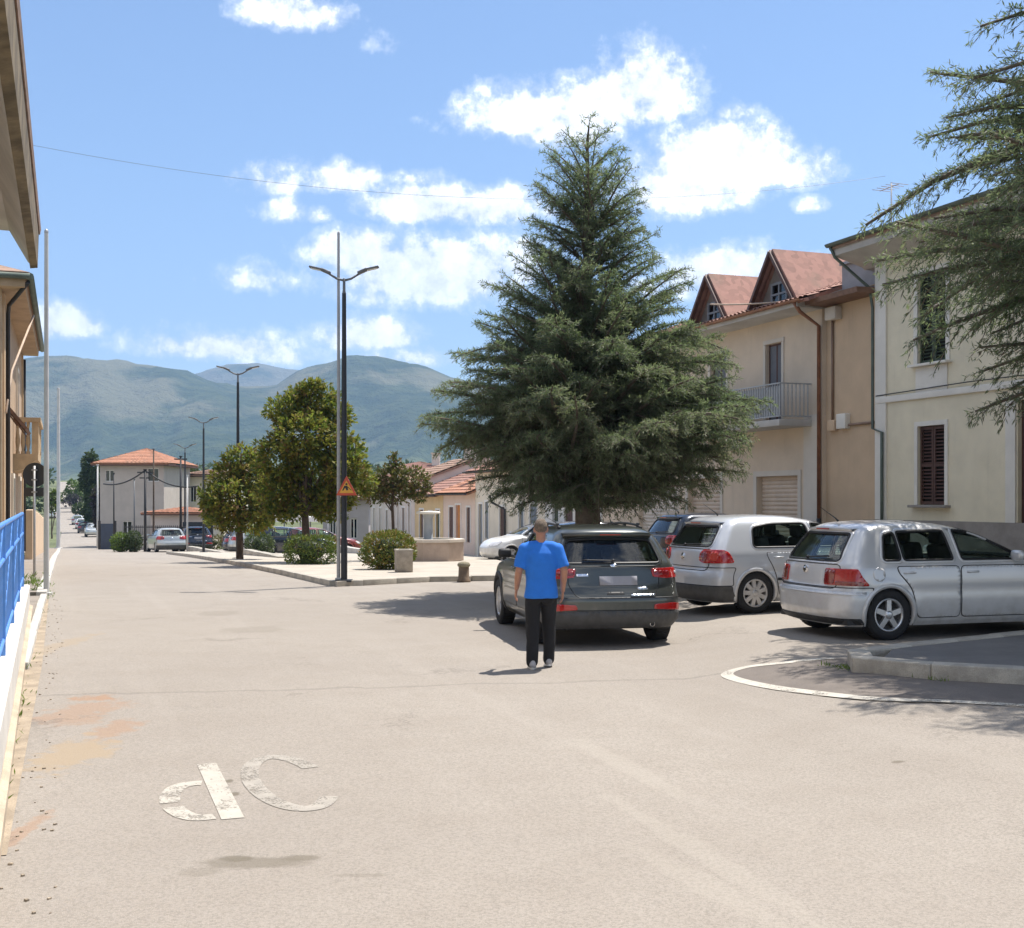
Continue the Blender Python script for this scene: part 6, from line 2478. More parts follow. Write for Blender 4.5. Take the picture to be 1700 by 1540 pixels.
# silver hatchback, rounder, in the middle
L5 = 4.20
HATCH_B = dict(L=L5, levels=hatch_levels(L5, .88, 1.485), paint=P_SILVER1, axles=(.82, 3.40), wheel_r=.315, track=.872, tyre_w=.20, rim_r=.215, spokes=9, fat=.42, rim_mat=M_HUBC, floor=.22, arch_r=.355,
    crease=.74, lip=.03, p=2.5,
    side_windows=[([(.80, 1.0), (1.86, 1.0), (1.82, 1.365), (1.20, 1.355), (.86, 1.30)], .08), ([(1.95, 1.0), (2.90, 1.0), (2.74, 1.09), (2.36, 1.295), (2.16, 1.35), (1.92, 1.367)], .04)],
    rear_window=([(-.62, 1.01), (.62, 1.01), (.54, 1.315), (-.54, 1.315)], .08),
    windscreen=([(-.66, 1.03), (.66, 1.03), (.50, 1.37), (-.50, 1.37)], .05),
    tail_lights=[([(.46, .80), (.56, .765), (1.10, .775), (.98, .92), (.88, .965), (.52, .965), (.45, .90)], .06, M_RED)],
    tail_inner=[([(.50, .80), (.63, .79), (.64, .93), (.50, .93)], .06, M_REDD), ([(.68, .80), (.82, .80), (.82, .94), (.68, .94)], .06, lens('bright_red_lens', (.55, .05, .03)))],
    head_lights=[([(.40, .62), (.74, .62), (.76, .80), (.42, .74)], .05)],
    rear_panels=[('bumper_insert', [(-1.12, .20), (1.12, .20), (1.12, .43), (-1.12, .43)], .03, M_GREYP, .012), ('badge', [(-.05, .80), (.05, .80), (.05, .90), (-.05, .90)], .05, M_CHROME, .012)],
    rear_seams=[([(-.66, .66), (.66, .66), (.70, .97), (-.70, .97)], .08), ([(-1.13, .44), (1.13, .44), (1.13, .70), (-1.13, .70)], .03)],
    doors=[([(1.24, .27), (1.89, .27), (1.89, .92), (1.02, .92), (1.04, .85), (1.16, .64)], .06), ([(1.92, .27), (2.94, .27), (2.98, .62), (2.98, .92), (1.92, .92)], .06)],
    handle_z=.85, handle_dx=.20, seat_f=2.0, seat_r=1.2, mirror=(2.68, 1.0), wiper=((.02, 1.02), (-.44, 1.04)), rub_strip=(.50, .54), exhaust=(.40, .24),
    plate=None, spoiler=(1.325, 1.41, .54, .06), aerial=.68)
# sport utility with the tail to the camera
LS = 4.30
def suv_levels():
    L, w = LS, .90
    return [(.24, .16, L-.25, w-.09, .24, .5), (.32, .05, L-.10, w-.035, .26, .6), (.44, .0, L-.02, w-.005, .28, .7), (.60, .0, L, w, .28, .7), (.68, .02, L-.02, w, .27, .7), (.80, .075, L-.08, w-.005, .26, .7),
            (.92, .10, L-.28, w-.014, .26, .65), (1.00, .115, L-.75, w-.03, .26, .6), (1.06, .135, L-1.15, w-.05, .26, .45), (1.14, .19, L-1.34, w-.082, .26, .42), (1.24, .26, L-1.54, w-.125, .26, .4),
            (1.34, .33, L-1.76, w-.17, .26, .4), (1.42, .39, L-1.96, w-.215, .27, .4), (1.48, .45, L-2.16, w-.27, .30, .4), (1.525, .55, L-2.38, w-.35, .32, .4), (1.55, .78, L-2.6, w-.47, .34, .4), (1.565, 1.2, L-2.85, w-.66, .2, .2)]
SUV = dict(L=LS, levels=suv_levels(), paint=P_SUV, axles=(.82, 3.44), wheel_r=.355, track=.905, tyre_w=.225, rim_r=.225, spokes=5, floor=.30, arch_r=.405, lip=.06, lip_mat=M_BLACKP, crease=.84, arch_span=(-16, 196),
    side_windows=[([(.70, 1.09), (1.10, 1.085), (1.08, 1.40), (.92, 1.36)], .06), ([(1.15, 1.085), (1.95, 1.085), (1.91, 1.44), (1.13, 1.41)], .04), ([(2.05, 1.085), (2.95, 1.085), (2.75, 1.21), (2.42, 1.40), (2.22, 1.445), (2.02, 1.45)], .04)],
    rear_window=([(-.66, 1.085), (.66, 1.085), (.57, 1.375), (.3, 1.395), (-.3, 1.395), (-.57, 1.375)], .07),
    windscreen=([(-.66, 1.10), (.66, 1.10), (.50, 1.46), (-.50, 1.46)], .05), rear_glass=M_GLASSD, glass=M_GLASSD,
    tail_lights=[([(.52, .905), (.70, .885), (1.10, .90), (1.20, .985), (1.06, 1.02), (.50, 1.01)], .03, M_RED), ([(.50, .50), (.92, .475), (.94, .555), (.78, .575), (.52, .56)], .025, M_RED)],
    tail_inner=[([(.53, .93), (.76, .92), (.76, .98), (.53, .985)], .02, M_REDD), ([(.86, .945), (1.04, .945), (1.04, .975), (.86, .975)], .01, M_CLEAR)],
    head_lights=[([(.42, .78), (.76, .80), (.78, .92), (.44, .90)], .04)],
    rear_panels=[('lower_bumper', [(-1.22, .26), (1.22, .26), (1.22, .475), (.95, .46), (.46, .48), (-.46, .48), (-.95, .46), (-1.22, .475)], .03, M_GREYP, .02),
                 ('badge', [(-.045, 1.035), (.045, 1.035), (.045, 1.07), (-.045, 1.07)], .02, M_CHROME, .012), ('badge', [(-.44, .745), (-.30, .745), (-.30, .775), (-.44, .775)], .008, M_CHROME, .010),
                 ('badge', [(.34, .92), (.50, .92), (.50, .95), (.34, .95)], .008, M_CHROME, .010), ('handle_recess', [(-.12, .69), (.12, .69), (.10, .72), (-.10, .72)], .01, M_BLACKP, .006),
                 ('chrome_strip', [(-.52, .665), (-.20, .672), (-.20, .688), (-.55, .69)], .005, M_CHROME, .012)],
    rear_seams=[([(-.50, .655), (.50, .655), (.60, .80), (.60, 1.04), (-.60, 1.04), (-.60, .80)], .06), ([(-1.16, .495), (1.16, .495), (1.16, .64), (-1.16, .64)], .04)],
    doors=[([(1.30, .40), (2.0, .40), (2.0, 1.005), (1.02, 1.005), (1.06, .92), (1.24, .72)], .06), ([(2.03, .40), (3.0, .40), (3.04, .70), (3.04, 1.005), (2.03, 1.005)], .06)],
    handle_z=.93, handle_dx=.22, seat_f=2.1, seat_r=1.25, mirror=(2.76, 1.09), wiper=((.0, 1.105), (.40, 1.115)), exhaust=(-.5, .30),
    plate=(-.05, .86, .50, .115), spoiler=(1.41, 1.49, .60, .10), rails=(.75, 2.35, .56), mirror_mat=M_BLACKP)


def simple_spec(base, pm, **kw):
    s = dict(base)
    s['paint'] = pm
    s['lip_mat'] = kw.pop('lip_mat', pm)
    if s['rear_panels'] and s['rear_panels'][0][0] == 'bumper_strip':
        s['rear_panels'] = s['rear_panels'][1:2]
    s.update(kw)
    return s


def place_car(x, y, heading, spec, label, group=None, detail=True, anchor=(0, 0), cat='car', name='parked_car', pitch=True):
    """heading: clockwise from +Y; anchor: the local point (along, left) standing at x, y"""
    rz = math.pi / 2 - heading
    ca, sa = math.cos(rz), math.sin(rz)
    ox, oy = x - (ca*anchor[0] - sa*anchor[1]), y - (sa*anchor[0] + ca*anchor[1])
    Lm = spec['L']
    fx, fy = ox + ca*Lm*.8, oy + sa*Lm*.8
    rx, ry = ox + ca*Lm*.2, oy + sa*Lm*.2
    zf, zr = gz(fx, fy), gz(rx, ry)
    slope = (zf - zr) / (Lm*.6)
    r = empty(name, (ox, oy, zr - slope*Lm*.2), rz, label, cat, group)
    r.rotation_mode = 'XYZ'
    Rm = Matrix.Rotation(rz, 4, 'Z') @ Matrix.Rotation(-math.atan(slope), 4, 'Y')
    r.rotation_euler = Rm.to_euler()
    make_car(r, spec, detail)
    return r
# ------------------------------------------------------------------ street furniture
M_LAMP = pbr('black_lamp_paint', (0.018, 0.020, 0.024), 0.45, 0.15, 4)
M_LAMPG = pbr('grey_lamp_head', (0.12, 0.125, 0.13), 0.45, 0.1, 4)
M_GALV = pbr('galvanised_pole', (0.36, 0.36, 0.36), 0.5, 0.12, 3, metal=.35, streak=.15)
M_CONCP = pbr('pale_pole', (0.52, 0.51, 0.49), 0.7, 0.08, 3, streak=.15)
M_LED = pbr('lamp_diffuser', (0.7, 0.7, 0.68), 0.3, 0.02, 4)


def street_lamp(x, y, label, h=7.1, span=1.0):
    z = gz(x, y) + .1
    r = empty('street_lamp', (x, y, z), 0, label, 'street lamp', 'double armed lamps along the square')
    p = MB()
    p.lathe([(.075, 0), (.075, .9), (.07, .95), (.065, .98), (.06, 4.2), (.052, 5.5), (.048, h - .35)], 14)
    p.build('pole', M_LAMP, r)
    MB().lathe([(.05, h - .37), (.035, h - .3), (.03, h - .02), (.001, h)], 10).build('pole_top', M_LAMPG, r)
    MB().box((0, 0, .02), (.36, .36, .05), bev=.01).build('base_plate', M_LAMP, r)
    # arms lie across the line of sight of the road
    for sg in (-1, 1):
        a = MB()
        a.tube([(0, 0, h - .06), (sg*.16, 0, h - .02), (sg*.34, 0, h + .09)], [.028, .026, .024], 8)
        ao = a.build('arm', M_LAMPG, r)
        hd = MB()
        M = Matrix.Rotation(-sg*.42, 3, 'Y')
        hd.box((sg*.42, 0, h + .15), (.24, .14, .075), rot=M, bev=.025)
        M2 = Matrix.Rotation(-sg*.22, 3, 'Y')
        hd.box((sg*.62, 0, h + .215), (.36, .17, .045), rot=M2, bev=.018)
        ho = hd.build('lamp_head', M_LAMPG, r)
        MB().box((sg*.625, 0, h + .188), (.26, .12, .012), rot=M2).build('diffuser', M_LED, ho)
    return r


LB = ground(568, 965, .1)
lamp1 = Vector((LB.x + .045, LB.y))
l2y = 45.0
lamp2 = Vector(((395 - CX)/FPX*l2y, l2y))
step = lamp2 - lamp1
hL = CAMH + (HY - 461)/FPX*LB.y - (gz(LB.x, LB.y) + .1)
street_lamp(lamp1.x, lamp1.y, 'nearest black double armed street lamp on the corner of the square', hL)
street_lamp(lamp2.x, lamp2.y, 'second black double armed street lamp in front of the smaller magnolia', hL)
l3 = Vector(((338 - CX)/FPX*64, 64))
street_lamp(l3.x, l3.y, 'third double armed street lamp right of the hipped house', hL)
l4 = l3 + (l3 - lamp2)
street_lamp(l4.x, l4.y, 'farthest double armed street lamp, small before the orange roof', hL)


def pole(name, px, pyb, pyt, y, rad, mat, label, cat='pole', top=True, dz=0.0):
    b = at(px, pyb, y)
    zb_ = gz(b.x, y) + dz
    r = empty(name, (b.x, y, zb_), 0, label, cat)
    h = CAMH + (HY - pyt)/FPX*y - zb_
    MB().lathe([(rad*1.25, -.1), (rad*1.2, .3), (rad, h*.6), (rad*.85, h - .02)], 12).build('shaft', mat, r)
    MB().lathe([(rad*.9, h - .02), (rad*.95, h + .02), (rad*.4, h + .06), (.001, h + .07)], 12).build('cap', M_GALV, r)
    MB().box((0, 0, .03), (rad*4, rad*4, .06), bev=.01).build('base_plate', mat, r)
    return r


pole('flag_pole', 562.0, 960, 388, LB.y + .05, .036, M_GALV, 'pale grey pole close beside the nearest street lamp, taller than it', dz=.12)
pole('steel_pole', 77, 985, 385, 24.5, .046, M_CONCP, 'tall pale pole rising at the kerb end of the blue railing')
pole('steel_pole', 97, 906, 645, 82.0, .11, M_CONCP, 'thinner pale pole farther up the left kerb', dz=.1)

# poles and wires before the far house
def thin_pole(px, pyt, y, rad, mat, label, arm=None):
    x = (px - CX)/FPX*y
    zb_ = gz(x, y)
    h = CAMH + (HY - pyt)/FPX*y - zb_
    r = empty('utility_pole', (x, y, zb_), 0, label, 'pole', 'thin posts before the far house')
    MB().tube([(0, 0, -.2), (0, 0, h)], [rad*1.2, rad*.8], 8).build('shaft', mat, r)
    if arm:
        MB().box((0, 0, h - .15), (arm, .08, .08)).box((0, 0, h - .5), (arm*.7, .08, .08)).build('cross_arm', mat, r)
    MB().box((0, 0, h + .03), (rad*2.2, rad*2.2, .06)).build('cap', mat, r)
    return (x, y, zb_ + h)


tops = [thin_pole(189, 786, 80, .05, M_IRON, 'thin dark post left of the garden gate before the hipped house'),
        thin_pole(241, 780, 76, .085, M_IRON, 'thickest dark post in the middle before the hipped house with a cross arm', 1.0),
        thin_pole(255, 746, 80, .06, M_BARKD, 'brown post just right of the thickest one, reaching the roof'),
        thin_pole(300, 758, 76, .075, M_IRON, 'dark tall post before the right edge of the hipped house', .8),
        thin_pole(223, 796, 82, .05, M_LAMPG, 'short grey post left of the thickest dark one'),
        thin_pole(162, 772, 88, .07, M_CONCP, 'white downpipe like post at the left corner of the hipped house'),
        thin_pole(311, 790, 70, .05, M_CONCP, 'pale slim post between the dark parked car and the hipped house')]


def wire(name, a, b, sag, r, label, n=18, mat=M_IRON):
    a, b = Vector(a), Vector(b)
    pts = [a.lerp(b, k/n) - Vector((0, 0, sag*4*(k/n)*(1-k/n))) for k in range(n + 1)]
    o = MB().tube(pts, r, 5).build(name, mat, None)
    return tag(o, label, 'cable')


wire('cable', at(172, 803, 80), tops[1], .35, .05, 'black cable sagging from the left to the thickest dark post')
wire('cable', tops[1], at(330, 806, 76), .45, .05, 'black cable sagging from the thickest dark post to the right')
wire('overhead_cable', at(20, 234, 26), at(1470, 292, 31), .9, .004, 'thin overhead cable crossing the whole sky to the beige house', 40, M_LAMPG)
wire('roof_cable', at(1180, 505, 32), at(1462, 470, 27.5), .15, .022, 'pale cable under the eaves of the beige house', mat=pbr('pale_cable', (.45, .34, .25), .7))
# iron fence and gate along the far garden
yG = 82.0
xg0, xg1 = (205 - CX)/FPX*yG, (355 - CX)/FPX*yG
gr = empty('garden_fence', (xg0, yG, gz(xg0, yG)), 0, 'dark iron garden fence on a low wall before the hipped house', 'fence')
MB().box(((xg1-xg0)/2, 0, .15), (xg1-xg0, .25, .6)).build('low_wall', M_STONE, gr)
MB().box(((xg1-xg0)/2, 0, 1.55), (xg1-xg0, .05, .06)).box(((xg1-xg0)/2, 0, .72), (xg1-xg0, .05, .06)).build('rail', M_IRON, gr)
me = MB().box((0, 0, 1.1), (.035, .035, 1.15)).mesh('fence_bar'); me.materials.append(M_IRON)
for k in range(46):
    o = bpy.data.objects.new('fence_bar', me); scene.collection.objects.link(o); o.parent = gr
    o.location = ((xg1-xg0)*(k+.5)/46, 0, 0)
sh = MB().box(((xg1-xg0)*.82, .1, 1.25), ((xg1-xg0)*.34, .03, 1.3))
sh.build('screen', pbr('dark_screen', (.03, .035, .042), .8), gr)
gb = empty('garden_gate', ((171 - CX)/FPX*84, 84, gz(-28, 84)), 0, 'dark blue gate panel beside the left corner of the hipped house', 'gate')
MB().box((.30, 0, .9), (.9, .08, 1.8)).build('panel', pbr('dark_blue_metal', (.04, .055, .085), .5), gb)
for x_ in (-.25, .85):
    MB().box((x_, 0, 1.0), (.14, .14, 2.0)).build('gate_post', M_IRON, gb)

# round road sign seen from behind, with a plate below
ys = 29.5
sp_ = at(57, 962, ys)
zs_ = gz(sp_.x, ys)
sg = empty('road_sign', (sp_.x, ys, zs_), 0, 'round road sign seen from its dark grey back on a pole at the left kerb', 'sign')
M_BACK = pbr('sign_back_grey', (.028, .029, .031), .55, .12, 3)
zd = CAMH + (HY - 788)/FPX*ys - zs_
MB().lathe([(.001, .0), (.285, .0), (.30, -.012), (.30, .012), (.285, .016), (.001, .016)], 36, (0, .045, zd), 'Y').build('disc', M_BACK, sg)
MB().box((0, .045, zd - .42), (.48, .02, .22), bev=.008).build('plate', M_BACK, sg)
MB().tube([(0, 0, -.1), (0, 0, zd + .22)], .03, 10).build('post', M_GALV, sg)
for dz_ in (.12, -.12, -.42):
    MB().box((0, .005, zd + dz_), (.12, .075, .035)).build('clamp', M_GALV, sg)

# roadworks triangle on the lamp post
tz = at(575, 806, LB.y - .2)
tr_ = empty('warning_sign', (tz.x, LB.y - .17, tz.z), 0, 'triangular orange red roadworks warning sign fixed to the nearest street lamp', 'sign')
hw_ = 17/FPX*LB.y
ht_ = 16/FPX*LB.y
def tri(mb, k, y0, y1, cz=-.04):
    P = [(-hw_*k, -ht_*k + cz*(1-k)), (hw_*k, -ht_*k + cz*(1-k)), (0, ht_*k + cz*(1-k)*3)]
    mb.add([(a, y0, b) for a, b in P] + [(a, y1, b) for a, b in P], [(0, 1, 2), (5, 4, 3), (0, 3, 4, 1), (1, 4, 5, 2), (2, 5, 3, 0)])
m = MB(); tri(m, 1.0, -.012, .012); m.build('border', pbr('sign_red', (.50, .07, .03), .5, .08, 4), tr_)
m = MB(); tri(m, .70, -.0135, -.0122); m.build('face', pbr('sign_yellow', (.66, .34, .04), .5, .08, 4), tr_)
m = MB()   # digging figure, flat print
m.add([(-.05, -.0142, .0), (.02, -.0142, -.0), (.04, -.0142, -.10), (.0, -.0142, -.11), (-.03, -.0142, -.05), (-.07, -.0142, -.11), (-.10, -.0142, -.11)], [(0, 6, 5, 4, 3, 2, 1)])
m.add([(.03, -.0142, -.02), (.12, -.0142, -.10), (.11, -.0142, -.115), (.015, -.0142, -.03)], [(0, 3, 2, 1)])
m.lathe([(.001, 0), (.026, 0)], 12, (.0, -.0142, .035), 'Y')
m.build('symbol', M_IRON, tr_)
m = MB().box((0, .06, -.03), (.25, .03, .04)).box((0, .06, .12), (.1, .03, .04))
m.build('bracket', M_GALV, tr_)

# low white wall with the blue railing
W0, W1 = ground(2, 1315), ground(56, 978)
wd_ = (W1 - W0).normalized()
wn = Vector((-wd_.y, wd_.x, 0))            # to the left
Wst = W0 - wd_ * 9
WE = W0 + wd_ * ((20.6 - W0.y) / wd_.y)
wl_ = empty('low_wall', (W0.x, W0.y, 0), 0, 'low whitewashed wall at the left edge carrying the blue railing', 'wall')
Lw = (WE - Wst).length
M_WWALL = pbr('whitewash', (0.58, 0.55, 0.50), 0.92, 0.12, 1.2, 0.3, 25, streak=.15, fine=.1)
def wp(d, n, z):
    q = Wst + wd_*d + wn*n
    return Vector((q.x - W0.x, q.y - W0.y, z))
m = MB()
m.extr([(0, -.3), (0, .44), (.03, .46), (.24, .46), (.26, .44), (.26, -.3)], 0, Lw, lambda s, p, z: wp(s, p, z))
m.build('wall_body', M_WWALL, wl_)
m = MB()
m.extr([(-.05, -.2), (-.05, .10), (-.02, .12), (-.001, .12), (-.001, -.2)], 0, Lw - .1, lambda s, p, z: wp(s, p, z))
m.build('foot', pbr('tan_footing', (.45, .37, .27), .95, .2, 2, .4, 30, fine=.4), wl_)
M_BLUE = pbr('blue_railing_paint', (0.09, 0.26, 0.66), 0.4, 0.15, 5)
bt, tp = .46, 1.68
rail = empty('blue_railing', (W0.x, W0.y, 0), 0, 'bright blue metal railing standing on the low white wall', 'railing')
dend = Lw - .55
me = MB().box((0, 0, (bt+tp)/2), (.055, .055, tp-bt)).mesh('post'); me.materials.append(M_BLUE)
nb_ = int(dend / 3.15)
pd = [dend - 3.15*k for k in range(nb_ + 1)]
rzr = math.atan2(wd_.y, wd_.x)
for d in pd:
    o = bpy.data.objects.new('post', me); scene.collection.objects.link(o); o.parent = rail
    o.location = wp(d, .11, 0); o.rotation_euler = (0, 0, rzr)
for z_ in (tp, bt + .14, (bt + tp)/2 + .28):
    MB().tube([wp(pd[-1], .11, z_), wp(dend, .11, z_)], .026, 8).build('rail', M_BLUE, rail)
me = MB().box((0, 0, (bt + .14 + tp)/2), (.045, .012, tp-bt-.14)).mesh('bar'); me.materials.append(M_BLUE)
for a, b in zip(pd[1:], pd):
    for k in range(1, 14):
        o = bpy.data.objects.new('bar', me); scene.collection.objects.link(o); o.parent = rail
        o.location = wp(a + (b-a)*k/14, .11, 0); o.rotation_euler = (0, 0, rzr)
    m = MB().tube([wp(a, .115, bt + .14), wp(b, .115, tp)], .017, 6)
    m.build('brace', M_BLUE, rail)

# litter bin, stone bollard, fountain, bench, marquee
bp = ground(669, 950, .12)
s_ = FPX / bp.y
bn = empty('litter_bin', (bp.x, bp.y + .2, bp.z), .25, 'square pale stone litter bin in front of the orange tinged bush', 'litter bin')
wb_, hb2 = 27/s_, 38/s_
m = MB().box((0, 0, hb2*.47), (wb_, wb_, hb2*.94), bev=.02)
m.build('box', pbr('pebbled_concrete', (.36, .31, .25), .95, .2, 6, .5, 60, fine=.5), bn)
m = MB()
for a, b, c, d in ((0, -wb_/2 + .04, wb_, .08), (0, wb_/2 - .04, wb_, .08), (-wb_/2 + .04, 0, .08, wb_ - .16), (wb_/2 - .04, 0, .08, wb_ - .16)):
    m.box((a, b, hb2*.97), (c + (.03 if c > d else 0), d, hb2*.07), bev=.008)
m.build('rim', M_KERB, bn)
MB().box((0, 0, hb2*.945), (wb_ - .15, wb_ - .15, .02)).build('liner', M_IRON, bn)

bp = ground(770, 966, .0)
s_ = FPX / bp.y
bo_ = empty('bollard', (bp.x, bp.y, gz(bp.x, bp.y) + .0), 0, 'squat weathered stone bollard with a wider cap at the square edge', 'bollard')
h = 34/s_
M_BOL = pbr('brown_stone', (.20, .145, .10), .95, .25, 6, .6, 30, fine=.4)
MB().lathe([(.001, 0), (.165, 0), (.165, .04), (.135, .08), (.125, h*.72), (.12, h*.74)], 12).build('shaft', M_BOL, bo_)
MB().lathe([(.12, h*.73), (.15, h*.78), (.16, h*.86), (.13, h*.95), (.05, h), (.001, h)], 12).build('cap', pbr('lichen_stone', (.25, .22, .15), .95, .3, 8, .6, 30, fine=.4), bo_)

fp = ground(713, 932, .12)
s_ = FPX / fp.y
ft = empty('fountain', (fp.x, fp.y + 1.1, fp.z), .2, 'octagonal stone fountain basin with a pale central column and flat slab', 'fountain')
Rb = 56/s_
hb3 = 36/s_
oct_ = lambda r, n=8: [(r*math.cos(2*math.pi*(k+.5)/n), r*math.sin(2*math.pi*(k+.5)/n)) for k in range(n)]
M_BASIN = pbr('pinkish_stone', (.46, .36, .29), .9, .12, 2, .3, 25, streak=.15, fine=.2)
def ringwall(mb, ro, ri, z0, z1):
    A, Bq = oct_(ro), oct_(ri)
    n = 8
    vs = [(x, y, z0) for x, y in A] + [(x, y, z1) for x, y in A] + [(x, y, z1) for x, y in Bq] + [(x, y, z0) for x, y in Bq]
    for a, b in ((0, 1), (1, 2), (2, 3)):
        mb.add(vs[a*n:(a+1)*n] + vs[b*n:(b+1)*n], [(k, (k+1) % n, n + (k+1) % n, n + k) for k in range(n)])
m = MB(); ringwall(m, Rb, Rb - .22, 0, hb3 - .1); m.build('basin', M_BASIN, ft)
m = MB(); ringwall(m, Rb + .06, Rb - .28, hb3 - .098, hb3); m.build('coping', pbr('pale_coping', (.60, .53, .45), .9, .08, 2, .2, 25), ft)
m = MB(); m.add([(x, y, hb3 - .22) for x, y in oct_(Rb - .23)], [tuple(range(8))])
wm = bpy.data.materials.new('water'); wm.use_nodes = True
T_ = NT(wm.node_tree); T_.out(T_.principled((.05, .09, .09), .05, 0, T_.bump(T_.noise(T_.coord(), 9, 2), .2, .02)).outputs[0])
m.build('water', wm, ft)
hc = (932 - 851)/s_
cr2 = 8/s_
m = MB().lathe([(cr2*1.25, 0), (cr2*1.25, .3), (cr2, .36), (cr2*.95, hc - .25), (cr2*1.2, hc - .08), (cr2*1.2, hc - .05)], 16, (-.12, 0, 0))
m.build('column', pbr('blue_grey_stone', (.40, .42, .44), .85, .08, 3, .2, 25), ft)
m = MB().lathe([(.001, hc - .06), (20/s_, hc - .05), (21/s_, hc), (19/s_, hc + .04), (.001, hc + .05)], 20, (-.12, 0, 0))
m.build('slab', M_CREAMW, ft)

bp = ground(590, 905, .12)
be = empty('park_bench', (bp.x, bp.y, bp.z), .2, 'pale slatted bench behind the lamp post beside the orange tinged bush', 'bench')
me = MB().box((0, 0, 0), (1.6, .09, .03), bev=.006).mesh('slat'); me.materials.append(pbr('pale_bench_wood', (.42, .40, .37), .8, .15, 4))
for k in range(4):
    o = bpy.data.objects.new('slat', me); scene.collection.objects.link(o); o.parent = be; o.location = (0, -.2 + .12*k, .45)
for k in range(3):
    o = bpy.data.objects.new('slat', me); scene.collection.objects.link(o); o.parent = be; o.location = (0, .26 + .03*k, .6 + .13*k); o.rotation_euler = (1.35, 0, 0)
for x_ in (-.65, .65):
    MB().box((x_, 0, .22), (.06, .44, .43)).box((x_, .3, .62), (.05, .05, .7)).build('leg', M_IRON, be)

yq = 66.0
q0, q1 = at(452, 872, yq), at(545, 868, yq)
zq = gz(q0.x, yq)
mw = q1.x - q0.x
mqr = empty('marquee', (q0.x, yq, zq), 0, 'white marquee with a peaked roof behind the round magnolia', 'marquee')
hE, hR = CAMH + (HY - 862)/FPX*yq - zq, CAMH + (HY - 836)/FPX*yq - zq
M_CANV = pbr('white_canvas', (.74, .73, .71), .8, .04, 2)
m = MB()
hE2 = hE + .12
for a, b in ((0, .5), (.5, 1)):
    x0, x1 = mw*a, mw*b
    for (P, Q) in (((x0, -.1), (x1, -.1)), ((x1, -.1), (x1, 3.4)), ((x1, 3.4), (x0, 3.4)), ((x0, 3.4), (x0, -.1))):
        m.add([(P[0], P[1], hE2), (Q[0], Q[1], hE2), ((x0+x1)/2, 1.65, hR + (.3 if a else .0))], [(0, 1, 2)])
m.build('canopy', M_CANV, mqr)
m = MB()
for k in range(3):
    for yy in (0, 3.3):
        m = MB().tube([(mw*k/2*.98 + .03, yy, -.1), (mw*k/2*.98 + .03, yy, hE2)], .04, 6)
        m.build('leg', M_GALV, mqr)
MB().box((mw/2, -.12, hE2 - .12), (mw, .02, .26)).build('valance', M_CANV, mqr)

# stone rims and low walls inside the square
def low_rim(px0, py0, px1, py1, h, label, mat=M_KERB):
    a, b = ground(px0, py0, .12), ground(px1, py1, .12)
    r = empty('stone_seat', (a.x, a.y, a.z), math.atan2(b.y-a.y, b.x-a.x), label, 'low wall')
    L = (b-a).length
    n = max(2, int(L/1.2))
    me = MB().box((0, 0, h/2 - .02), (L/n - .012, .34, h + .04), bev=.015).mesh('stone_block'); me.materials.append(mat)
    for k in range(n):
        o = bpy.data.objects.new('stone_block', me); scene.collection.objects.link(o); o.parent = r; o.location = (L*(k+.5)/n, .17, random.uniform(-.01, .01))
    return r


low_rim(310, 914, 395, 918, .28, 'low stone rim at the left side of the square before the reddish hedge')
low_rim(404, 921, 462, 926, .25, 'low stone rim just right of the second street lamp')
low_rim(551, 917, 600, 919, .4, 'pale low seat wall behind the nearest lamp post', M_KERBW)

# ------------------------------------------------------------------ parked cars
gA = ground(1477, 1063)
HA = R(73)
place_car(gA.x, gA.y, HA, HATCH_A, 'silver hatchback nearest on the right with five spoke wheels and red square tail lamps', anchor=(.80, -.845))
gB = ground(1255, 1018)
place_car(gB.x, gB.y, R(69), HATCH_B, 'silver hatchback in the middle with a black bumper insert and bright rounded tail lamps', anchor=(.82, -.87))
gS = ground(1102, 1059)
place_car(gS.x, gS.y, R(-11), SUV, 'dark olive sport utility car with its tail to us beside the walking man', anchor=(.82, -.90), name='moving_car')
# others behind
g_ = 'cars parked beyond'
place_car(3.2, 27.5, R(69), simple_spec(HATCH_B, P_DARK), 'dark blue hatchback parked just behind the olive car and before the garages', detail=True, anchor=(0, 0))
place_car(.75, 33.5, R(69), simple_spec(HATCH_A, P_DARK), 'dark car parked behind the walking man, mostly hidden', detail=True, anchor=(0, 0))
yW = 44.0
xW = (826 - CX)/FPX*yW
place_car(xW, yW, R(248), simple_spec(HATCH_B, P_WHITE), 'white car facing us far off left of the cedar, behind the fountain', detail=True, anchor=(3.6, 0))
# along the road
def far_car(px, py, heading, spec, label, group=None):
    g = ground(px, py)
    place_car(g.x, g.y, heading, spec, label, group, detail=False, anchor=(0.4, 0))
RH = math.atan2(-.347, .938)
fc_ = 'cars parked along the far side of the road'
far_car(327, 916, RH - .05, simple_spec(SUV, P_DARK), 'dark parked car with its tail to us before the iron garden fence', fc_)
place_car((284 - CX)/FPX*73, 73, RH - .12, simple_spec(HATCH_B, P_LIGHT), 'pale silver car parked at the kerb left of the dark one', fc_, detail=False, anchor=(.4, 0))
far_car(154, 890, RH + math.pi - .02, simple_spec(SUV, P_LIGHT), 'pale green silver car parked nearest on the rising road', fc_)
far_car(141, 885, RH, simple_spec(HATCH_A, P_DARK), 'dark car parked behind the pale green one on the rising road', fc_)
far_car(136, 878, RH, simple_spec(HATCH_A, P_WHITE), 'white car third in the line on the rising road', fc_)
far_car(129, 871, RH, simple_spec(HATCH_A, P_LIGHT), 'silver car farthest in the line on the rising road', fc_)
far_car(84, 860, RH, simple_spec(HATCH_A, P_WHITE), 'white car parked on the far left by the kerb poles', fc_)
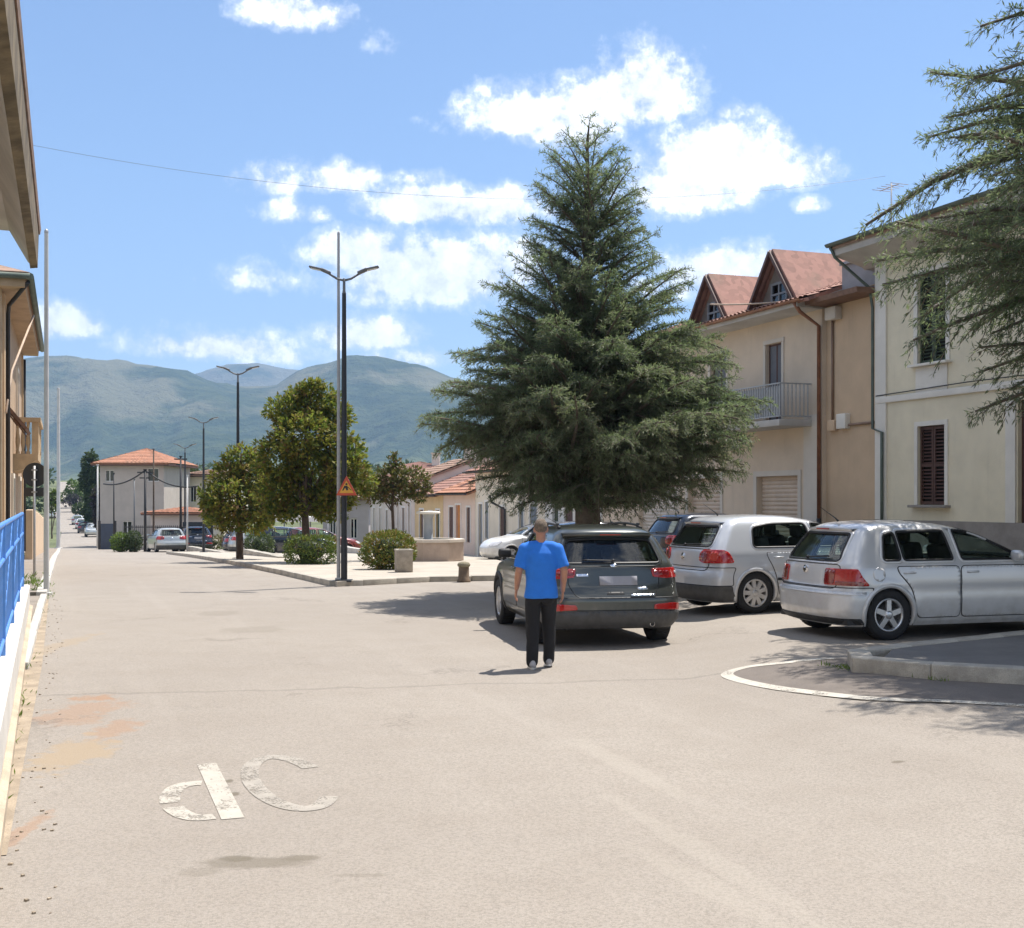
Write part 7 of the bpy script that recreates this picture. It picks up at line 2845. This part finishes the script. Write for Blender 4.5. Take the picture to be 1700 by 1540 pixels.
# cars along the far side of the square
def sq_car(px, y, heading, spec, label):
    x = (px - CX)/FPX*y
    place_car(x, y, heading, spec, label, 'cars along the far side of the square', detail=False, anchor=(2, 0))
sq_car(487, 60, R(75), simple_spec(HATCH_A, P_DARK), 'dark blue car under the round magnolia at the far side of the square')
sq_car(530, 62, R(72), simple_spec(HATCH_A, P_RED), 'dull red car right of the magnolia trunk at the far side of the square')
sq_car(425, 69, R(70), simple_spec(HATCH_A, P_DARK), 'dark car left under the smaller magnolia at the far side of the square')
sq_car(440, 66, R(70), simple_spec(HATCH_B, P_LIGHT), 'silver car between the two magnolias at the far side of the square')
# ------------------------------------------------------------------ the walking man
def remeshed(name, mb, voxel, mat, parent, smooth_n=3, wrinkle=0.0, wscale=9.0):
    me = mb.mesh(name)
    o = bpy.data.objects.new(name, me)
    scene.collection.objects.link(o)
    r = o.modifiers.new('r', 'REMESH'); r.mode = 'VOXEL'; r.voxel_size = voxel
    s = o.modifiers.new('s', 'SMOOTH'); s.iterations = smooth_n; s.factor = .5
    dg = bpy.context.evaluated_depsgraph_get()
    nm = bpy.data.meshes.new_from_object(o.evaluated_get(dg))
    o.modifiers.clear()
    o.data = nm
    nm.name = name
    nm.materials.clear()
    nm.materials.append(mat)
    if wrinkle:
        for v in nm.vertices:
            q = v.co
            n = mnoise.noise(Vector((q.x*wscale, q.y*wscale, q.z*wscale*.8))) + .5*mnoise.noise(Vector((q.x*wscale*2.2 + 5, q.y*wscale*2.2, q.z*wscale*1.6)))
            v.co += v.normal * (n + .35) * wrinkle
    nm.polygons.foreach_set('use_smooth', [True] * len(nm.polygons))
    o.parent = parent
    return o


def limb(mb, pts, rs, n=14):
    mb.tube(pts, rs, n)
    for p, r in zip(pts, rs):
        mb.ball(p, r * .995, 14, 9)


def rings(mb, rows, n=22):
    """stack of ellipses: centre x, y, z, half width, half depth"""
    vs, fs = [], []
    for (x, y, z, a, b) in rows:
        for k in range(n):
            t = 2*math.pi*k/n
            c, s = math.cos(t), math.sin(t)
            vs.append((x + a*math.copysign(abs(c)**.85, c), y + b*math.copysign(abs(s)**.9, s), z))
    for i in range(len(rows)-1):
        for k in range(n):
            fs.append((i*n+k, i*n+(k+1) % n, (i+1)*n+(k+1) % n, (i+1)*n+k))
    mb.add(vs, fs)
    mb.add(vs[:n], [tuple(reversed(range(n)))])
    mb.add(vs[-n:], [tuple(range(n))])


gp = ground(898, 1109)
K = (1109 - 862) / FPX * gp.y / 1.76
man = empty('person', gp, R(2), 'man in a bright blue T-shirt and black trousers walking away, arms hanging, short brown hair', 'person')
man.scale = (K, K, K)
M_SKIN = pbr('skin', (0.40, 0.20, 0.13), 0.55, 0.10, 12, spec=.4)
M_SHIRT = pbr('blue_shirt', (0.018, 0.165, 0.62), 0.85, 0.06, 8, .15, 120)
M_TROU = pbr('black_trousers', (0.011, 0.011, 0.013), 0.9, 0.15, 8, .2, 90)
M_HAIR = pbr('greying_hair', (0.15, 0.115, 0.085), 0.9, 0.3, 40, .5, 160)
M_SHOE = pbr('grey_shoe', (0.36, 0.35, 0.36), 0.7, 0.15, 10)
M_SOLE = pbr('white_sole', (0.62, 0.61, 0.58), 0.8, 0.08, 10)
# local axes: x right, y forward (away from the camera), z up; height 1.76
# left foot planted slightly behind (nearer), right foot ahead with the heel lifted a little
b = MB()
hipL, hipR = (-.088, .0, .93), (.088, .0, .93)
kneeL, kneeR = (-.098, .02, .50), (.100, .09, .51)
ankL, ankR = (-.102, -.03, .09), (.098, .10, .105)
limb(b, [hipL, kneeL, ankL], [.07, .045, .035]); limb(b, [hipR, kneeR, ankR], [.07, .045, .035])
rings(b, [(0, 0, .86, .12, .08), (0, 0, 1.0, .12, .08), (0, .0, 1.15, .12, .075), (0, .0, 1.32, .14, .075), (0, .005, 1.40, .12, .06), (0, .012, 1.45, .06, .05)])
limb(b, [(0, .005, 1.42), (0, .015, 1.50), (0, .03, 1.57)], [.062, .056, .058])
# head turned slightly down: skull, jaw, face
b.ball((0, .030, 1.655), (.074, .094, .102), 18, 14)
b.ball((0, .060, 1.598), (.054, .060, .052), 14, 10)
b.ball((0, .012, 1.585), (.056, .050, .05), 14, 10)
b.ball((0, .122, 1.632), (.012, .018, .020), 10, 8)
b.ball((0, .112, 1.592), (.024, .014, .012), 10, 8)
for sx in (-1, 1):
    b.ball((sx*.030, .108, 1.655), (.015, .010, .008), 8, 6)
    b.ball((sx*.078, .022, 1.635), (.012, .020, .033), 10, 8)
    b.ball((sx*.082, .014, 1.645), (.007, .014, .020), 8, 6)
# arms hang a little bent; hands with five fingers
arms = {-1: ((-.195, 0, 1.405), (-.262, -.02, 1.15), (-.285, .085, .935)), 1: ((.195, 0, 1.405), (.272, -.045, 1.155), (.262, .045, .915))}
for sx in (-1, 1):
    sh, el_, wr_ = [Vector(q) for q in arms[sx]]
    limb(b, [sh, sh.lerp(el_, .5), el_, el_.lerp(wr_, .35), wr_], [.058, .050, .043, .043, .027])
    limb(b, [(sx*.10, 0, 1.40), sh], [.05, .055])
    d = (wr_ - el_).normalized()
    out = Vector((sx, 0, 0)); fw = Vector((0, 1, 0))
    fw = (fw - d*fw.dot(d)).normalized()
    side = d.cross(fw).normalized()
    pm_ = wr_ + d*.055
    M = Matrix((side, fw, d)).transposed()
    b.box(pm_, (.030, .078, .10), rot=M, bev=.012)
    for k, (yo, ln) in enumerate(((.030, .070), (.010, .078), (-.011, .073), (-.031, .058))):
        r0 = wr_ + d*.098 + fw*yo
        bend = side*(-sx)
        b_in = bend if (bend.x * sx) < 0 else -bend
        p1 = r0 + d*ln*.5 + b_in*.006
        p2 = p1 + d*ln*.42 + b_in*.022
        limb(b, [r0 - d*.03, r0, p1, p2], [.0105, .0105, .0095, .008], 8)
    t0 = wr_ + d*.03 + fw*.034
    limb(b, [t0, t0 + d*.035 + fw*.026, t0 + d*.07 + fw*.030 + (Vector((-sx, 0, 0)))*.01], [.013, .0115, .009], 8)
remeshed('body', b, .0075, M_SKIN, man, 2)
# T-shirt
s = MB()
rings(s, [(0, -.006, .835, .200, .142), (0, -.006, .94, .188, .130), (0, -.002, 1.05, .175, .115), (0, -.004, 1.16, .180, .118), (0, -.006, 1.27, .196, .122), (0, -.004, 1.36, .200, .112), (0, .0, 1.42, .165, .088), (0, .006, 1.462, .098, .070), (0, .010, 1.485, .074, .064)])
for sx in (-1, 1):
    sh, el_, _ = [Vector(q) for q in arms[sx]]
    m_ = sh.lerp(el_, .84)
    limb(s, [Vector((sx*.055, .004, 1.435)), Vector((sx*.13, 0, 1.425)), sh, sh.lerp(el_, .45)], [.072, .076, .075, .075])
    s.tube([sh, sh.lerp(el_, .45), m_], [.073, .075, .079], 16)
remeshed('t_shirt', s, .010, M_SHIRT, man, 6, .011, 6.0)
# trousers
t = MB()
rings(t, [(0, 0, .80, .165, .108), (0, -.008, .88, .160, .100), (0, 0, .96, .165, .108), (0, 0, .985, .160, .104)])
t.ball((-.075, -.040, .84), (.080, .078, .095), 14, 10).ball((.075, -.040, .84), (.080, .078, .095), 14, 10)
limb(t, [hipL, (-.096, .012, .70), kneeL, (-.102, -.008, .28), (-.104, -.028, .075)], [.100, .090, .076, .072, .068])
limb(t, [hipR, (.098, .05, .70), kneeR, (.102, .098, .29), (.100, .098, .095)], [.100, .090, .076, .072, .068])
remeshed('trousers', t, .010, M_TROU, man, 4, .010, 6.5)
# hair cropped short
h = MB()
h.ball((0, .022, 1.672), (.080, .098, .098), 18, 14)
ho = remeshed('hair', h, .008, M_HAIR, man, 2, .003, 40)
bm = bmesh.new(); bm.from_mesh(ho.data)
bmesh.ops.delete(bm, geom=[f for f in bm.faces if (lambda c: c.z < 1.600 + max(0, c.y + .03)*.62 + (.02 if abs(c.x) > .045 else 0) or (c.y > .085 and c.z < 1.715))(f.calc_center_median())], context='FACES')
bm.to_mesh(ho.data); bm.free()
# shoes
for nm, (ax, ay, az), pitch in (('shoe', ankL, 0.0), ('shoe', ankR, -.12)):
    M = Matrix.Rotation(pitch, 3, 'X')
    f = MB()
    base = Vector((ax, ay, 0.0 if pitch == 0 else .012))
    for q, r in (((0, -.045, .050), (.042, .048, .050)), ((0, .03, .052), (.044, .075, .046)), ((0, .115, .036), (.046, .075, .034)), ((0, .165, .030), (.040, .045, .026)), ((0, -.03, .085), (.040, .045, .04))):
        c = base + M @ Vector(q)
        f.ball(c, r, 14, 10)
    so_ = remeshed(nm, f, .008, M_SHOE, man, 2)
    l = MB()
    pts = []
    for k in range(20):
        a = 2*math.pi*k/20
        pts.append((.048*math.cos(a)*(1 + .12*math.sin(a)), .055 + .145*math.sin(a)))
    vs = [base + M @ Vector((x, y, z)) for z in (.0, .022) for x, y in pts]
    l.add(vs, [tuple(reversed(range(20))), tuple(range(20, 40))] + [(k, (k+1) % 20, 20 + (k+1) % 20, 20 + k) for k in range(20)])
    l.build('sole', M_SOLE, so_)

# ------------------------------------------------------------------ the air between here and the mountains
hz = MB().box((0, 2600, 470), (12600, 5900, 950))
hm = bpy.data.materials.new('haze')
hm.use_nodes = True
T_ = NT(hm.node_tree)
pv = T_.node('ShaderNodeVolumePrincipled')
pv.inputs['Color'].default_value = (0.42, 0.64, 1.0, 1)
pv.inputs['Density'].default_value = 0.00017
pv.inputs['Anisotropy'].default_value = 0.0
o_out = T_.node('ShaderNodeOutputMaterial')
T_.link(pv.outputs[0], o_out.inputs['Volume'])
ho_ = hz.build('haze', hm, None)
tag(ho_, kind='stuff')
